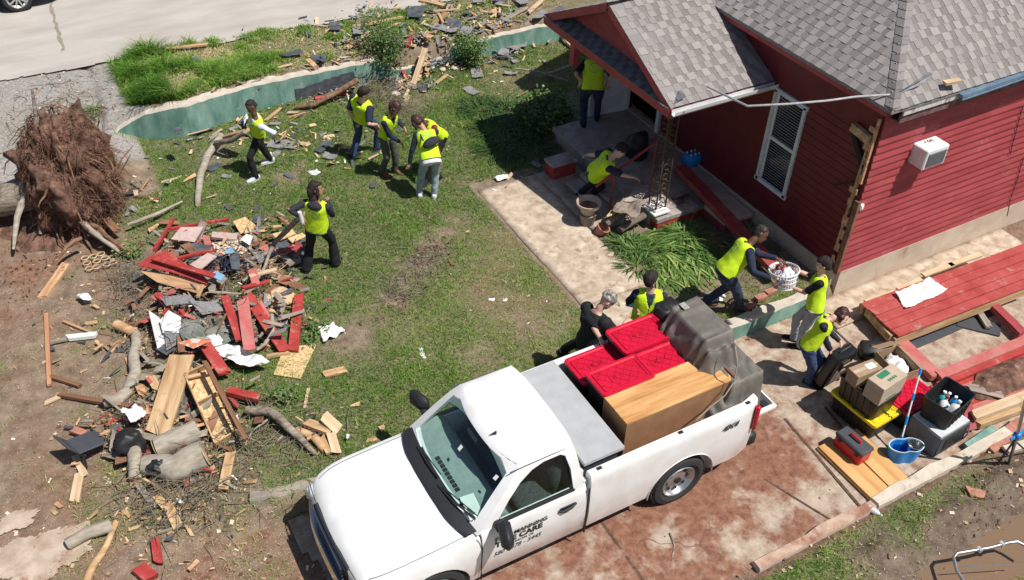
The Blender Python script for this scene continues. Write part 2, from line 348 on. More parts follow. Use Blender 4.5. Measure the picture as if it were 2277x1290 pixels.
def make_ground():
    xs = np.concatenate([[-300,-120,-50,-20,-9,-5], np.arange(-3.5, 14.5, .06), [16,20,30,60,150,400]])
    ys = np.concatenate([[-300,-100,-30,-8,-2,.5,1.4], np.arange(2.0, 20.6, .06), [22,26,32,45,80,200,500]])
    X, Y = np.meshgrid(xs, ys, indexing='ij'); Z = gz(X, Y); nx, ny = X.shape
    Z = np.where(Y > 19.5, np.minimum(Z, .76), Z)
    v = np.stack([X, Y, Z], -1).reshape(-1, 3); i = np.arange(nx*ny).reshape(nx, ny)
    f = np.stack([i[:-1,:-1], i[1:,:-1], i[1:,1:], i[:-1,1:]], -1).reshape(-1, 4)
    me = bpy.data.meshes.new('ground'); me.vertices.add(len(v)); me.vertices.foreach_set('co', v.ravel()); me.loops.add(f.size); me.loops.foreach_set('vertex_index', f.ravel())
    me.polygons.add(len(f)); me.polygons.foreach_set('loop_start', np.arange(0, f.size, 4)); me.polygons.foreach_set('loop_total', np.full(len(f), 4)); me.polygons.foreach_set('use_smooth', np.ones(len(f), bool)); me.update(); me.validate()
    g, t = masks(X, Y)
    red = np.clip(sstep(4.1, 4.0, Y)*.0+sstep(1.5, 0, X)*.35+gauss(X, Y, [(990,515,.5,.3),(1130,600,1.2,.9),(40,600,1.2,.9),(30,330,.8,1),(30,1150,1.2,.6),(60,1230,1.2,.6)])+(Y < 7.7)*(Y > 4.1)*.9, 0, 1)
    grav = np.clip((X < 2.0)*(Y > 16.6)*1.0, 0, 1)*sstep(15.6, 17.2, Y)
    lit = np.clip(gauss(X, Y, [(420,1230,1.3,1),(500,1180,1.2,1),(90,1200,1.2,.6),(330,450,.6,1),(120,700,1.0,.6),(400,850,1.5,.5),(640,1200,.8,.7),(640,400,.7,.4),(1150,600,1.5,.25),(1600,1000,2,.5)])+.15, 0, 1)
    mud = sstep(4.1, 3.9, Y)*sstep(6.3, 7.4, X)
    for n, a in (('grass', g), ('red', red), ('gravel', grav), ('litter', lit), ('mud', mud)): setattr_pt(me, n, a)
    m = bpy.data.materials.new('ground_soil'); m.use_nodes = True; nt = m.node_tree; N = nt.nodes; L = nt.links; b = N['Principled BSDF']; b.inputs['Roughness'].default_value = .95; b.inputs['Specular IOR Level'].default_value = .15
    tc = N.new('ShaderNodeTexCoord').outputs['Object']
    def nz(s, d=6, r=.6): q = N.new('ShaderNodeTexNoise'); q.inputs['Scale'].default_value = s; q.inputs['Detail'].default_value = d; q.inputs['Roughness'].default_value = r; L.new(tc, q.inputs['Vector']); return q.outputs[0]
    def ramp(i, *st):
        q = N.new('ShaderNodeValToRGB'); L.new(i, q.inputs[0]); e = q.color_ramp.elements
        for k, (p, c) in enumerate(st):
            x = e[0] if k == 0 else (e[1] if k == len(st)-1 else e.new(p)); x.position = p; x.color = (*c, 1) if hasattr(c, '__len__') else (c,c,c,1)
        return q.outputs[0]
    def mix(f, a, c):
        q = N.new('ShaderNodeMix'); q.data_type = 'RGBA'; L.new(f, q.inputs['Factor']); L.new(a, q.inputs[6]); L.new(c, q.inputs[7]); return q.outputs[2]
    def at(n): q = N.new('ShaderNodeAttribute'); q.attribute_name = n; return q.outputs['Fac']
    def math_(op, a, c):
        q = N.new('ShaderNodeMath'); q.operation = op
        for i, v_ in enumerate((a, c)):
            if isinstance(v_, (int, float)): q.inputs[i].default_value = v_
            else: L.new(v_, q.inputs[i])
        return q.outputs[0]
    dirt = ramp(nz(4, 9, .7), (.3, (.11,.08,.052)), (.5, (.21,.155,.108)), (.68, (.34,.265,.195)))
    redc = ramp(nz(7, 9, .7), (.3, (.12,.05,.032)), (.5, (.215,.11,.07)), (.7, (.35,.22,.15)))
    c = mix(math_('MULTIPLY', at('red'), ramp(nz(1.3, 5), (.4, .15), (.6, 1.0))), dirt, redc)
    mudc = ramp(nz(5, 9, .7), (.3, (.07,.05,.035)), (.55, (.15,.11,.08)), (.7, (.24,.185,.14)))
    c = mix(at('mud'), c, mudc)
    gr = ramp(nz(26, 9, .75), (.3, (.13,.12,.11)), (.5, (.3,.275,.255)), (.7, (.5,.47,.44)))
    c = mix(at('gravel'), c, gr)
    grc = ramp(nz(9, 8, .75), (.3, (.035,.08,.015)), (.5, (.08,.15,.03)), (.62, (.17,.20,.07)), (.75, (.3,.25,.14)))
    gf = math_('SUBTRACT', math_('ADD', math_('MULTIPLY', at('grass'), 1.2), math_('MULTIPLY', nz(14, 8, .7), 1.3)), .85)
    gfc = N.new('ShaderNodeClamp'); L.new(gf, gfc.inputs[0]); c = mix(gfc.outputs[0], c, grc)
    vo = N.new('ShaderNodeTexVoronoi'); vo.inputs['Scale'].default_value = 55; vo.inputs['Randomness'].default_value = 1; L.new(tc, vo.inputs['Vector'])
    thr = N.new('ShaderNodeSeparateColor'); L.new(vo.outputs['Color'], thr.inputs[0])
    sp = math_('LESS_THAN', thr.outputs[0], math_('MULTIPLY', at('litter'), .45)); sz = math_('LESS_THAN', vo.outputs['Distance'], .33)
    c = mix(math_('MULTIPLY', sp, sz), c, ramp(thr.outputs[1], (.0, (.2,.13,.08)), (.4, (.42,.3,.2)), (1, (.6,.5,.38))))
    L.new(c, b.inputs['Base Color'])
    bp = N.new('ShaderNodeBump'); bp.inputs['Strength'].default_value = .8; bp.inputs['Distance'].default_value = .03; L.new(nz(22, 9, .75), bp.inputs['Height']); L.new(bp.outputs[0], b.inputs['Normal'])
    me.materials.append(m); o = link('ground', me); tag(o, kind='structure')
make_ground()
# ---------------------------------------------------------------- grass blades
def blades(name, label, pts, h, wdt, lean, matl, v):
    n = len(pts); a = rng.random(n)*2*np.pi; z = gz(pts[:,0], pts[:,1])-.01
    dx, dy = np.cos(a)*wdt/2, np.sin(a)*wdt/2; la = rng.random(n)*2*np.pi; ll = lean*h*(.4+rng.random(n))
    P0 = np.stack([pts[:,0]-dx, pts[:,1]-dy, z], -1); P1 = np.stack([pts[:,0]+dx, pts[:,1]+dy, z], -1)
    mx, my = pts[:,0]+np.cos(la)*ll*.35, pts[:,1]+np.sin(la)*ll*.35
    P2 = np.stack([mx+dx*.8, my+dy*.8, z+h*.62], -1); P3 = np.stack([mx-dx*.8, my-dy*.8, z+h*.62], -1)
    P4 = np.stack([pts[:,0]+np.cos(la)*ll, pts[:,1]+np.sin(la)*ll, z+h*(1-.25*lean)], -1)
    vv = np.stack([P0, P1, P2, P3, P4], 1).reshape(-1, 3); b = np.arange(n)*5
    loops = np.stack([b, b+1, b+2, b+3, b+3, b+2, b+4], -1).ravel()
    me = bpy.data.meshes.new(name); me.vertices.add(len(vv)); me.vertices.foreach_set('co', vv.ravel()); me.loops.add(len(loops)); me.loops.foreach_set('vertex_index', loops)
    me.polygons.add(2*n); ls = np.stack([np.arange(n)*7, np.arange(n)*7+4], -1).ravel(); lt = np.tile([4, 3], n)
    me.polygons.foreach_set('loop_start', ls); me.polygons.foreach_set('loop_total', lt); me.update()
    setattr_pt(me, 'v', np.repeat(v, 5)); me.materials.append(matl); o = link(name, me); tag(o, label, 'grass', kind='stuff'); return o
m_grass = attrmat('grass_blades', 'v', (.06,.15,.015), (.58,.50,.29), .7, mid=[(.35,(.12,.27,.028)),(.6,(.23,.37,.055)),(.82,(.45,.43,.18))], trans=.25)
def scatter(n, x0, x1, y0, y1):
    p = np.stack([rng.uniform(x0, x1, n), rng.uniform(y0, y1, n)], -1); g, t = masks(p[:,0], p[:,1]); return p, g, t
p, g, t = scatter(520000, -2.6, 11.5, 1.6, 17.6)
k = (rng.random(len(p)) < g**1.2) & (t < .3); p = p[k]; g = g[k]
cl = fbm(p[:,0], p[:,1], 7, 31); cl2 = fbm(p[:,0], p[:,1], .8, 33); gg = gauss(p[:,0], p[:,1], GREEN)
dry = gauss(p[:,0], p[:,1], [(1120,640,1.5,.35),(1200,760,.8,.3),(900,720,.8,.25),(350,1000,1.8,.3),(560,1240,1,.3),(2000,1200,3,.2)])
v = np.clip(.20+(cl-.5)*1.1+(cl2-.5)*.5+rng.normal(0, .13, len(p))-gg*.25+dry+(1-g)*.25, 0, 1)
blades('lawn_grass', 'short trampled lawn grass between dirt patches across the yard', p, (.03+.055*rng.random(len(p)))*(.4+1.5*cl*cl2*1.6), .006+.006*rng.random(len(p)), .9, m_grass, v)
p, g, t = scatter(150000, 1.2, 11.6, 17.4, 20.3)
far = sstep(2.4, 5.6, p[:,0]+1.2*(fbm(p[:,0], p[:,1], 1.2, 49)-.5)); bare = sstep(.42, .56, fbm(p[:,0], p[:,1], 1.6, 47))
k = (rng.random(len(p)) < g*(1-.5*far)*(.35+.65*bare)) & (t > .2); far = far[k]; p = p[k]; cl = fbm(p[:,0], p[:,1], 2.2, 41); cl3 = fbm(p[:,0], p[:,1], 9, 44)
v = np.clip(.66+(cl-.5)*2.2+rng.normal(0, .15, len(p))-.3*(p[:,0] < 2.3)+.1*far, 0, 1)
blades('tall_grass', 'tall uncut grass on the raised strip above the green wall', p, (.05+.26*np.clip(sstep(.4,.62,1-cl)*cl3*1.5, 0, 1)+.05*rng.random(len(p)))*(1+.4*((p[:,0] < 2.6)))*(1-.62*far), .011+.008*rng.random(len(p)), 1.0, m_grass, v)
# chips, sawdust and leaf bits: nobody could count them
def chips():
    lst = [(420,1230,1.4,1),(500,1170,1.2,.9),(90,1200,1.2,.5),(330,450,.7,.8),(120,650,1.5,.6),(400,850,1.6,.7),(640,1200,.9,.7),(640,380,.9,.4),(1150,600,2,.15),(1600,1020,1.6,.75),(1450,1170,1.2,.7),(1300,1220,1.0,.5),(1300,540,1.5,.15),(2120,1020,1,.6),(150,240,1.6,.7),(900,90,3.0,.5),(1000,250,1.2,.5),(470,600,1.2,.8),(700,950,.6,.5),(1900,1180,1.5,.3)]
    n = 60000; x = rng.uniform(-3, 13, n); y = rng.uniform(2, 20, n); d = gauss(x, y, lst)*(.4+fbm(x, y, 2, 55)); k = (rng.random(n) < d*.55) & ~((x>1.4)&(x<7)&(y>5.6)&(y<7.5)); x = x[k]; y = y[k]; n = len(x)
    z = gz(x, y)+.012; a = rng.random(n)*6.283; l = .006+.03*rng.random(n)**3; wd = l*(.3+.5*rng.random(n)); ca, sa = np.cos(a), np.sin(a)
    tl = rng.normal(0, .3, n)*l
    q = [np.stack([x+ca*s*l-sa*t*wd, y+sa*s*l+ca*t*wd, z+s*tl+(.004 if t > 0 else 0)], -1) for s, t in ((-1,-1),(1,-1),(1,1),(-1,1))]
    vv = np.stack(q, 1).reshape(-1, 3); me = bpy.data.meshes.new('wood_chips'); me.from_pydata(vv.tolist(), [], np.arange(4*n).reshape(-1, 4).tolist())
    setattr_pt(me, 'v', np.repeat(rng.random(n), 4)); me.materials.append(attrmat('chip', 'v', (.12,.06,.04), (.68,.58,.45), .9, mid=[(.3,(.3,.15,.09)),(.7,(.5,.36,.23))]))
    tag(link('wood_chips', me), 'small pale wood chips, bark and leaf bits strewn over the ground', 'litter', kind='stuff')
chips()
# ---------------------------------------------------------------- road, driveway, walk
def sheet(name, xs, ys, zf, matl, keep=None, extra=()):
    X, Y = np.meshgrid(xs, ys, indexing='ij'); Z = zf(X, Y); nx, ny = X.shape
    i = np.arange(nx*ny).reshape(nx, ny); f = np.stack([i[:-1,:-1], i[1:,:-1], i[1:,1:], i[:-1,1:]], -1).reshape(-1, 4)
    if keep is not None:
        cx = (X[:-1,:-1]+X[1:,1:]).ravel()/2; cy = (Y[:-1,:-1]+Y[1:,1:]).ravel()/2; f = f[keep(cx, cy)]
    me = bpy.data.meshes.new(name); me.from_pydata(np.stack([X, Y, Z], -1).reshape(-1, 3).tolist(), [], f.tolist())
    for n, fn in extra: setattr_pt(me, n, fn(X, Y))
    me.polygons.foreach_set('use_smooth', [True]*len(f)); me.materials.append(matl); me.update(); o = link(name, me); tag(o, kind='structure'); return o
m_road = mat('road_concrete', [(.37,.335,.30),(.46,.425,.39)], 1.2, .9, .15, dirt=(.42,.34,.28,.6), dscale=.7, stretch=(.5,1.6,1))
sheet('road', np.concatenate([[-60,-20,-8], np.arange(-4, 12, .08), [14, 30, 60]]), np.concatenate([np.arange(18.0, 20.6, .04), [22,25,30,45]]), lambda X, Y: .79+0*X, m_road,
      keep=lambda x, y: (y > 19.72-.045*x+.10*(vnoise(x, y, 6, 4)-.5)+.12*(vnoise(x, y, 2, 4)-.5)) | (x < -4))
# the crack across the road
def crack():
    mb = MB(); a, b = W(95,-60,.796), W(140,112,.796); n = 26; prev = None
    for i in range(n+1):
        t = i/n; p = a.lerp(b, t)+V((.06*(random.random()-.5), 0, 0)); wd = .02+.03*random.random()
        if prev: mb.add([prev[0], prev[1], p+V((wd,0,0)), p-V((wd,0,0))], [(0,1,2,3)])
        prev = (p-V((wd,0,0)), p+V((wd,0,0)))
    o = mb.build('road_joint', mat('crack_fill', [(.2,.17,.13),(.33,.29,.22)], 20, .9)); tag(o, kind='structure')
crack()
# driveway: pale slab with red mud washed over part of it
def drive_mat():
    m = bpy.data.materials.new('driveway_concrete'); m.use_nodes = True; nt = m.node_tree; N = nt.nodes; L = nt.links; b = N['Principled BSDF']; b.inputs['Roughness'].default_value = .9; b.inputs['Specular IOR Level'].default_value = .2
    tc = N.new('ShaderNodeTexCoord').outputs['Object']
    def nz(s, d=8, r=.65): q = N.new('ShaderNodeTexNoise'); q.inputs['Scale'].default_value = s; q.inputs['Detail'].default_value = d; q.inputs['Roughness'].default_value = r; L.new(tc, q.inputs['Vector']); return q.outputs[0]
    def ramp(i, *st):
        q = N.new('ShaderNodeValToRGB'); L.new(i, q.inputs[0]); e = q.color_ramp.elements
        for k, (p, c) in enumerate(st):
            x = e[0] if k == 0 else (e[1] if k == len(st)-1 else e.new(p)); x.position = p; x.color = (*c, 1) if hasattr(c, '__len__') else (c,c,c,1)
        return q.outputs[0]
    at = N.new('ShaderNodeAttribute'); at.attribute_name = 'mudcover'
    s = N.new('ShaderNodeMath'); s.operation = 'MULTIPLY_ADD'; L.new(nz(3.5, 10, .68), s.inputs[0]); s.inputs[1].default_value = 1.05; 
    L.new(at.outputs['Fac'], s.inputs[2]); f = ramp(s.outputs[0], (.575, 0.0), (.655, .75), (.79, 1.0))
    con = ramp(nz(5, 9, .7), (.3, (.30,.22,.16)), (.5, (.44,.35,.265)), (.7, (.55,.47,.38)))
    mud = ramp(nz(9, 10, .75), (.3, (.12,.045,.027)), (.5, (.205,.083,.05)), (.7, (.34,.18,.12)))
    mx = N.new('ShaderNodeMix'); mx.data_type = 'RGBA'; L.new(f, mx.inputs['Factor']); L.new(con, mx.inputs[6]); L.new(mud, mx.inputs[7])
    # fine cracks in the old slab
    vo = N.new('ShaderNodeTexVoronoi'); vo.feature = 'DISTANCE_TO_EDGE'; vo.inputs['Scale'].default_value = 1.3
    mp = N.new('ShaderNodeVectorMath'); mp.operation = 'ADD'; q = N.new('ShaderNodeTexNoise'); q.inputs['Scale'].default_value = 2.5; L.new(tc, q.inputs['Vector']); sc = N.new('ShaderNodeVectorMath'); sc.operation = 'SCALE'; sc.inputs['Scale'].default_value = .5; L.new(q.outputs['Color'], sc.inputs[0]); L.new(tc, mp.inputs[0]); L.new(sc.outputs[0], mp.inputs[1]); L.new(mp.outputs[0], vo.inputs['Vector'])
    ck = ramp(vo.outputs['Distance'], (.006, 1.0), (.014, 0.0)); a2 = N.new('ShaderNodeAttribute'); a2.attribute_name = 'cracked'; mm = N.new('ShaderNodeMath'); mm.operation = 'MULTIPLY'; L.new(ck, mm.inputs[0]); L.new(a2.outputs['Fac'], mm.inputs[1])
    m2 = N.new('ShaderNodeMix'); m2.data_type = 'RGBA'; L.new(mm.outputs[0], m2.inputs['Factor']); L.new(mx.outputs[2], m2.inputs[6]); m2.inputs[7].default_value = (.1,.05,.035,1)
    L.new(m2.outputs[2], b.inputs['Base Color'])
    bp = N.new('ShaderNodeBump'); bp.inputs['Strength'].default_value = .6; bp.inputs['Distance'].default_value = .02; L.new(nz(30, 8, .75), bp.inputs['Height']); L.new(bp.outputs[0], b.inputs['Normal'])
    return m
def mudc(X, Y):
    m = .62*gauss(X, Y, [(1620,950,.55,1),(1700,960,.45,.9),(1560,1010,.7,.8),(1700,1030,.6,.9),(1780,1010,.35,.8),(1460,1120,.9,.8),(1600,1150,.7,.9),(1750,1140,.6,.7),(1420,1200,1.0,.6),(1560,1250,.7,.9),(1150,1260,1.0,.42),(1300,1180,.7,.45),(1080,1290,.9,.4),(1850,900,.4,.15),(2100,900,.3,.4),(1550,1080,.6,1),(1720,1110,.35,.9),(1790,1120,.25,.8)])
    m = m-.55*gauss(X, Y, [(1725,1110,.27,1),(1640,1180,.3,1),(1690,1190,.22,1),(1480,1170,.25,.9),(1540,1220,.2,.9),(1820,1090,.22,.8),(1590,1130,.14,.7)])
    return .62*m+.075
m_drive = drive_mat()
def dz(X, Y): return -.036+.012*fbm(X, Y, 2, 60)+.05*np.clip(mudc(X, Y), 0, 1)*(.5+fbm(X, Y, 5, 61))
sheet('driveway', np.arange(.9, 14.6, .07), np.arange(4.3, 7.66, .04), dz, m_drive, keep=lambda x, y: x > 1.15+.3*vnoise(x, y, 1.6, 9),
      extra=(('mudcover', mudc), ('cracked', lambda X, Y: gauss(X, Y, [(1480,1170,.5,.8),(1640,1180,.4,.9),(1560,1220,.4,.8),(1690,1190,.3,.6)]))))
# straight joints sawn in the slab
def joint(name, a, b, wd=.018, z=.004):
    mb = MB(); a = V(a); b = V(b); n = max(2, int((b-a).length/.15)); s = (b-a).normalized().cross(V((0,0,1)))*wd
    for i in range(n):
        p, q = a.lerp(b, i/n), a.lerp(b, (i+1)/n); mb.add([p-s, p+s, q+s, q-s], [(0,1,2,3)])
    tag(mb.build(name, mat(name+'_dirt', [(.06,.035,.025),(.14,.09,.06)], 20, .95)), kind='structure')
joint('driveway_joint', W(1745,930,-.012), W(1925,1140,-.012), .02)
joint('driveway_joint', W(1700,1065,-.012), W(1855,1160,-.012), .012)
joint('driveway_joint', W(1835,712,-.012), W(1990,860,-.012), .015)
joint('driveway_joint', W(1835,905,-.008), W(1885,965,-.008), .02)
joint('driveway_joint', W(1330,1150,-.012), W(1430,1290,-.012), .02)
# walk from the porch to the driveway
m_walk = mat('walk_concrete', [(.36,.27,.195),(.49,.39,.295),(.56,.47,.37)], 6, .9, .3, dirt=(.28,.18,.12,.54), dscale=4)
def slabobj(name, x0, x1, y0, y1, z0, z1, m, seg=.1, rag=.012):
    o = sheet(name, np.arange(x0, x1+1e-6, (x1-x0)/max(2, int((x1-x0)/seg))), np.arange(y0, y1+1e-6, (y1-y0)/max(2, int((y1-y0)/seg))), lambda X, Y: z1+0*X, m)
    sm = o.modifiers.new('s', 'SOLIDIFY'); sm.thickness = z1-z0; sm.offset = -1; evaluate(o); return o
slabobj('path', 6.62, 7.8, 9.16, 12.72, .05, .245, m_walk)
slabobj('path', 6.62, 7.8, 7.76, 9.15, .05, .235, m_walk)
slabobj('path', 7.81, 8.7, 10.7, 12.72, .05, .25, mat('landing_concrete', [(.3,.24,.19),(.42,.35,.28)], 4, .9, .3, dirt=(.2,.14,.1,.52), dscale=3))
# paved strip beside the house and slab under the fallen boards
slabobj('pavement', 10.05, 14.6, 7.05, 7.67, -.03, .03, m_walk)
# raised kerbs and low walls
def wallobj(name, pts, width, zb, m, label, cat, jag=.012, topm=None):
    """a low wall whose front top edge runs through pts; it is `width` thick away from the camera"""
    n = len(pts); mb = MB(); dense = []
    for i in range(n-1):
        k = max(1, int((pts[i+1]-pts[i]).length/.12))
        for j in range(k): dense.append(pts[i].lerp(pts[i+1], j/k))
    dense.append(pts[-1]); rings = []
    for i, p in enumerate(dense):
        d = (dense[min(i+1, len(dense)-1)]-dense[max(i-1, 0)]); d.z = 0; d.normalize(); nrm = V((-d.y, d.x, 0))
        if nrm.y < 0: nrm = -nrm
        z = p.z+jag*(mnoise.noise(p*4)); w1 = width*(1+.25*mnoise.noise(p*2+V((9,0,0))))
        q = p+V((0, .01*mnoise.noise(p*5), 0))
        rings.append([V((q.x, q.y, zb)), V((q.x, q.y, z-.03)), q.xy.to_3d()+V((0,0,z))+nrm*.02, q.xy.to_3d()+V((0,0,z+jag*mnoise.noise(p*7)))+nrm*(w1-.02), V((q.x, q.y, z-.04))+nrm*w1, V((q.x, q.y, zb))+nrm*w1])
    N = len(rings[0])
    for i in range(len(rings)-1):
        for k in range(N):
            mb.add([rings[i][k], rings[i][(k+1)%N], rings[i+1][(k+1)%N], rings[i+1][k]], [(0,1,2,3)], 0 if k in (0, 5) else 1)
    mb.add(rings[0], [tuple(range(N))], 0); mb.add(rings[-1], [tuple(range(N))], 0)
    o = mb.build(name, [m, topm or mt['concp']]); 
    bm = bmesh.new(); bm.from_mesh(o.data); bmesh.ops.remove_doubles(bm, verts=bm.verts, dist=.0004); bmesh.ops.recalc_face_normals(bm, faces=bm.faces); bm.to_mesh(o.data); bm.free()
    tag(o, label, cat); return o
wp = [p.copy() for p in WP]
for i in range(6, len(wp)): wp[i].y = 17.42
wallobj('retaining_wall', wp, .24, -.25, mt['green'], 'long low green painted concrete wall with bare top holding back the grassy strip', 'wall', .03)
wallobj('low_wall', [V((7.3,7.62,.27)), V((10.3,7.62,.29))], .2, -.2, mt['green'], 'low green painted kerb wall with bare concrete top behind the truck tailgate, beside the driveway', 'low wall', .02)
wallobj('low_wall', [V((.9,7.95,.24)), V((1.25,7.82,.25)), V((2.6,7.64,.25)), V((6.6,7.62,.25))], .16, -.2, mt['green'], 'low green kerb wall along the lawn edge in front of the truck bonnet', 'low wall', .02, mt['grey'])
wallobj('kerb', [V((6.05,4.2,.06)), V((8.0,4.2,.07))], .15, -.2, mt['concp'], 'low kerb stained with red mud at the end nearest the bottom of the photo', 'kerb', .02, mat('muddy_kerb', [(.36,.2,.14),(.5,.38,.29)], 5, .9, .3, dirt=(.28,.13,.09,.5), dscale=3))
wallobj('kerb', [V((8.04,4.2,.08)), V((10.6,4.2,.1))], .17, -.2, mt['concp'], 'pale concrete kerb behind the wooden panels and the blue mop bucket', 'kerb', .02, mat('pale_kerb', [(.5,.44,.35),(.6,.54,.45)], 5, .9, .3, dirt=(.33,.2,.14,.58), dscale=4))
# puddle
def puddle():
    m = bpy.data.materials.new('muddy_water'); m.use_nodes = True; b = m.node_tree.nodes['Principled BSDF']; b.inputs['Base Color'].default_value = (.2,.13,.08,1); b.inputs['Roughness'].default_value = .08; b.inputs['Specular IOR Level'].default_value = .5
    sheet('water', np.arange(7.0, 11.2, .1), np.arange(1.8, 3.7, .1), lambda X, Y: -.055+0*X, m)
puddle()
# patch of bare pale ground where the slab edge meets the lawn
def patch(name, px, py, r, ax, m, z=.004, n=140, rot=0.0):
    c = G(px, py); mb = MB(); vs = []
    for k in range(n):
        a = 2*math.pi*k/n; rr = r*(1+.35*mnoise.noise(V((math.cos(a)*1.5+px, math.sin(a)*1.5, py)))+.22*mnoise.noise(V((math.cos(a)*6+px, math.sin(a)*6, py)))+.12*mnoise.noise(V((math.cos(a)*16, math.sin(a)*16+px, py))))
        x, y = rr*math.cos(a), rr*ax*math.sin(a); x, y = x*math.cos(rot)-y*math.sin(rot), x*math.sin(rot)+y*math.cos(rot); X, Y = c.x+x, c.y+y
        vs.append(V((X, Y, float(gz(X, Y))+.03)))
    mb.add(vs+[V((c.x, c.y, float(gz(c.x, c.y))+.035))], [(k, (k+1)%n, n) for k in range(n)]); tag(mb.build(name, m), kind='structure')
for q in ((95,1230,.6,.6),(30,1165,.3,.5),(20,1250,.35,.8)): patch('bare_pavement', *q, mat('worn_slab', [(.36,.27,.2),(.5,.41,.33)], 5, .95, .3, dirt=(.26,.13,.09,.52), dscale=3))
# ---------------------------------------------------------------- the red house
HX, HY, HZ = 10.5, 7.7, 3.5
house = empty('red_house', (12.5, 10, 0), 0, 'red timber house with grey shingle hip roof and gabled porch roof on the right', 'house')
def hp(o, par=house):
    M = par.matrix_basis.copy(); q = par
    while q.parent: q = q.parent; M = q.matrix_basis @ M
    o.data.transform(M.inverted()); o.parent = par; return o
# lap siding on the lit wall
def siding(name, o0, ux, L, z0, z1, nrm, pitch, proud, m, rag=0, holes=()):
    mb = MB(); z = z0; ux = V(ux); nrm = V(nrm); i = 0
    while z < z1-.01:
        h = min(pitch, z1-z); a = V(o0)+ux*(rag*random.random()); 
        b = V(o0)+ux*L
        for p, q in ((a, b),):
            mb.add([p+V((0,0,z))+nrm*proud, q+V((0,0,z))+nrm*proud, q+V((0,0,z+.022))+nrm*proud*1.0, p+V((0,0,z+.022))+nrm*proud*1.0, q+V((0,0,z+h))+nrm*.002, p+V((0,0,z+h))+nrm*.002, p+V((0,0,z)), q+V((0,0,z))],
                   [(0,1,2,3),(3,2,4,5),(6,7,1,0),(6,0,3),(6,3,5),(7,2,1),(7,4,2)])
        z += h; i += 1
    return mb.build(name, m)
hp(siding('lap_siding', (HX, HY, 0), (1,0,0), 5.6, .5, HZ-.12, (0,-1,0), .131, .024, mt['maroon'], .015))
mb = MB(); mb.box((HX+2.8, HY+.06, 2.0), (5.58, .1, 3.0)); hp(mb.build('wall', mt['maroon'])); mb = MB(); mb.box((HX+2.8, 14.26, 2.0), (5.58, .1, 3.0)); hp(mb.build('wall', mt['maroon']))
# smooth wall in shade (with a window opening)
WY0, WY1, WZ0, WZ1 = 9.13, 9.8, 1.08, 2.77
mb = MB(); mb.box((HX+.05, (HY+14.3)/2, 2.05), (.1, 14.3-HY, 3.1)); o = mb.build('wall', mt['wall_shaded'])
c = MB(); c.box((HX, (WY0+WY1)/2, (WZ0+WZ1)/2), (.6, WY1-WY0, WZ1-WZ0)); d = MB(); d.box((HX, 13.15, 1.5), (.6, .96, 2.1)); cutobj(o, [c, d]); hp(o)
mb = MB()     # faint laps low on the shaded wall
for k in range(19):
    z = .55+k*.131; mb.box((HX-.004, 8.45, z), (.010, 1.3, .012))
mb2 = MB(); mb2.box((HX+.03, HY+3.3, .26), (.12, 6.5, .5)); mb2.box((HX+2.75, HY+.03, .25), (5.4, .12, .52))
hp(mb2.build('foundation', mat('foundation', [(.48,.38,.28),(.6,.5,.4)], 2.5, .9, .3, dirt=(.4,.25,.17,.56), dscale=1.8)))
hp(mb.build('lap_line', mt['wall_shaded']))
# torn corner: trim, exposed studs, broken laths
mb = MB(); mb.bar((HX-.02, HY-.0, .5), (HX-.02, HY-.0, 1.9), .05, .09, (0,1,0)); hp(mb.build('corner_trim', mt['brown']))
mb = MB(); 
for a, b, wd in (((HX-.03,HY+.12,.9),(HX-.03,HY+.1,3.0),.07),((HX-.03,HY+.04,2.2),(HX-.04,HY+.05,3.3),.05)): mb.bar(a, b, wd, .03, (0,1,0))
for k in range(10):
    z = .7+k*.26+random.random()*.1; mb.box((HX-.045, HY+.08+random.random()*.05, z), (.02, .05+.1*random.random(), .08+.1*random.random()))
hp(mb.build('corner_stud', mt['raw']))
mb = MB(); mb.box((HX-.06, HY+.28, 2.95), (.08, .36, .13), Matrix.Rotation(.12, 3, 'X')); hp(mb.build('broken_joist', mt['pine']))
mb = MB(); mb.bar((HX-.03, HY+.44, 2.88), (HX-.03, HY+.08, 2.45), .05, .09, (0,1,0)); mb.bar((HX-.03, HY+.5, 1.9), (HX-.03, HY+.12, 2.2), .015, .02, (0,1,0)); hp(mb.build('broken_brace', mat('charred', (.03,.02,.018), 9, .9)))
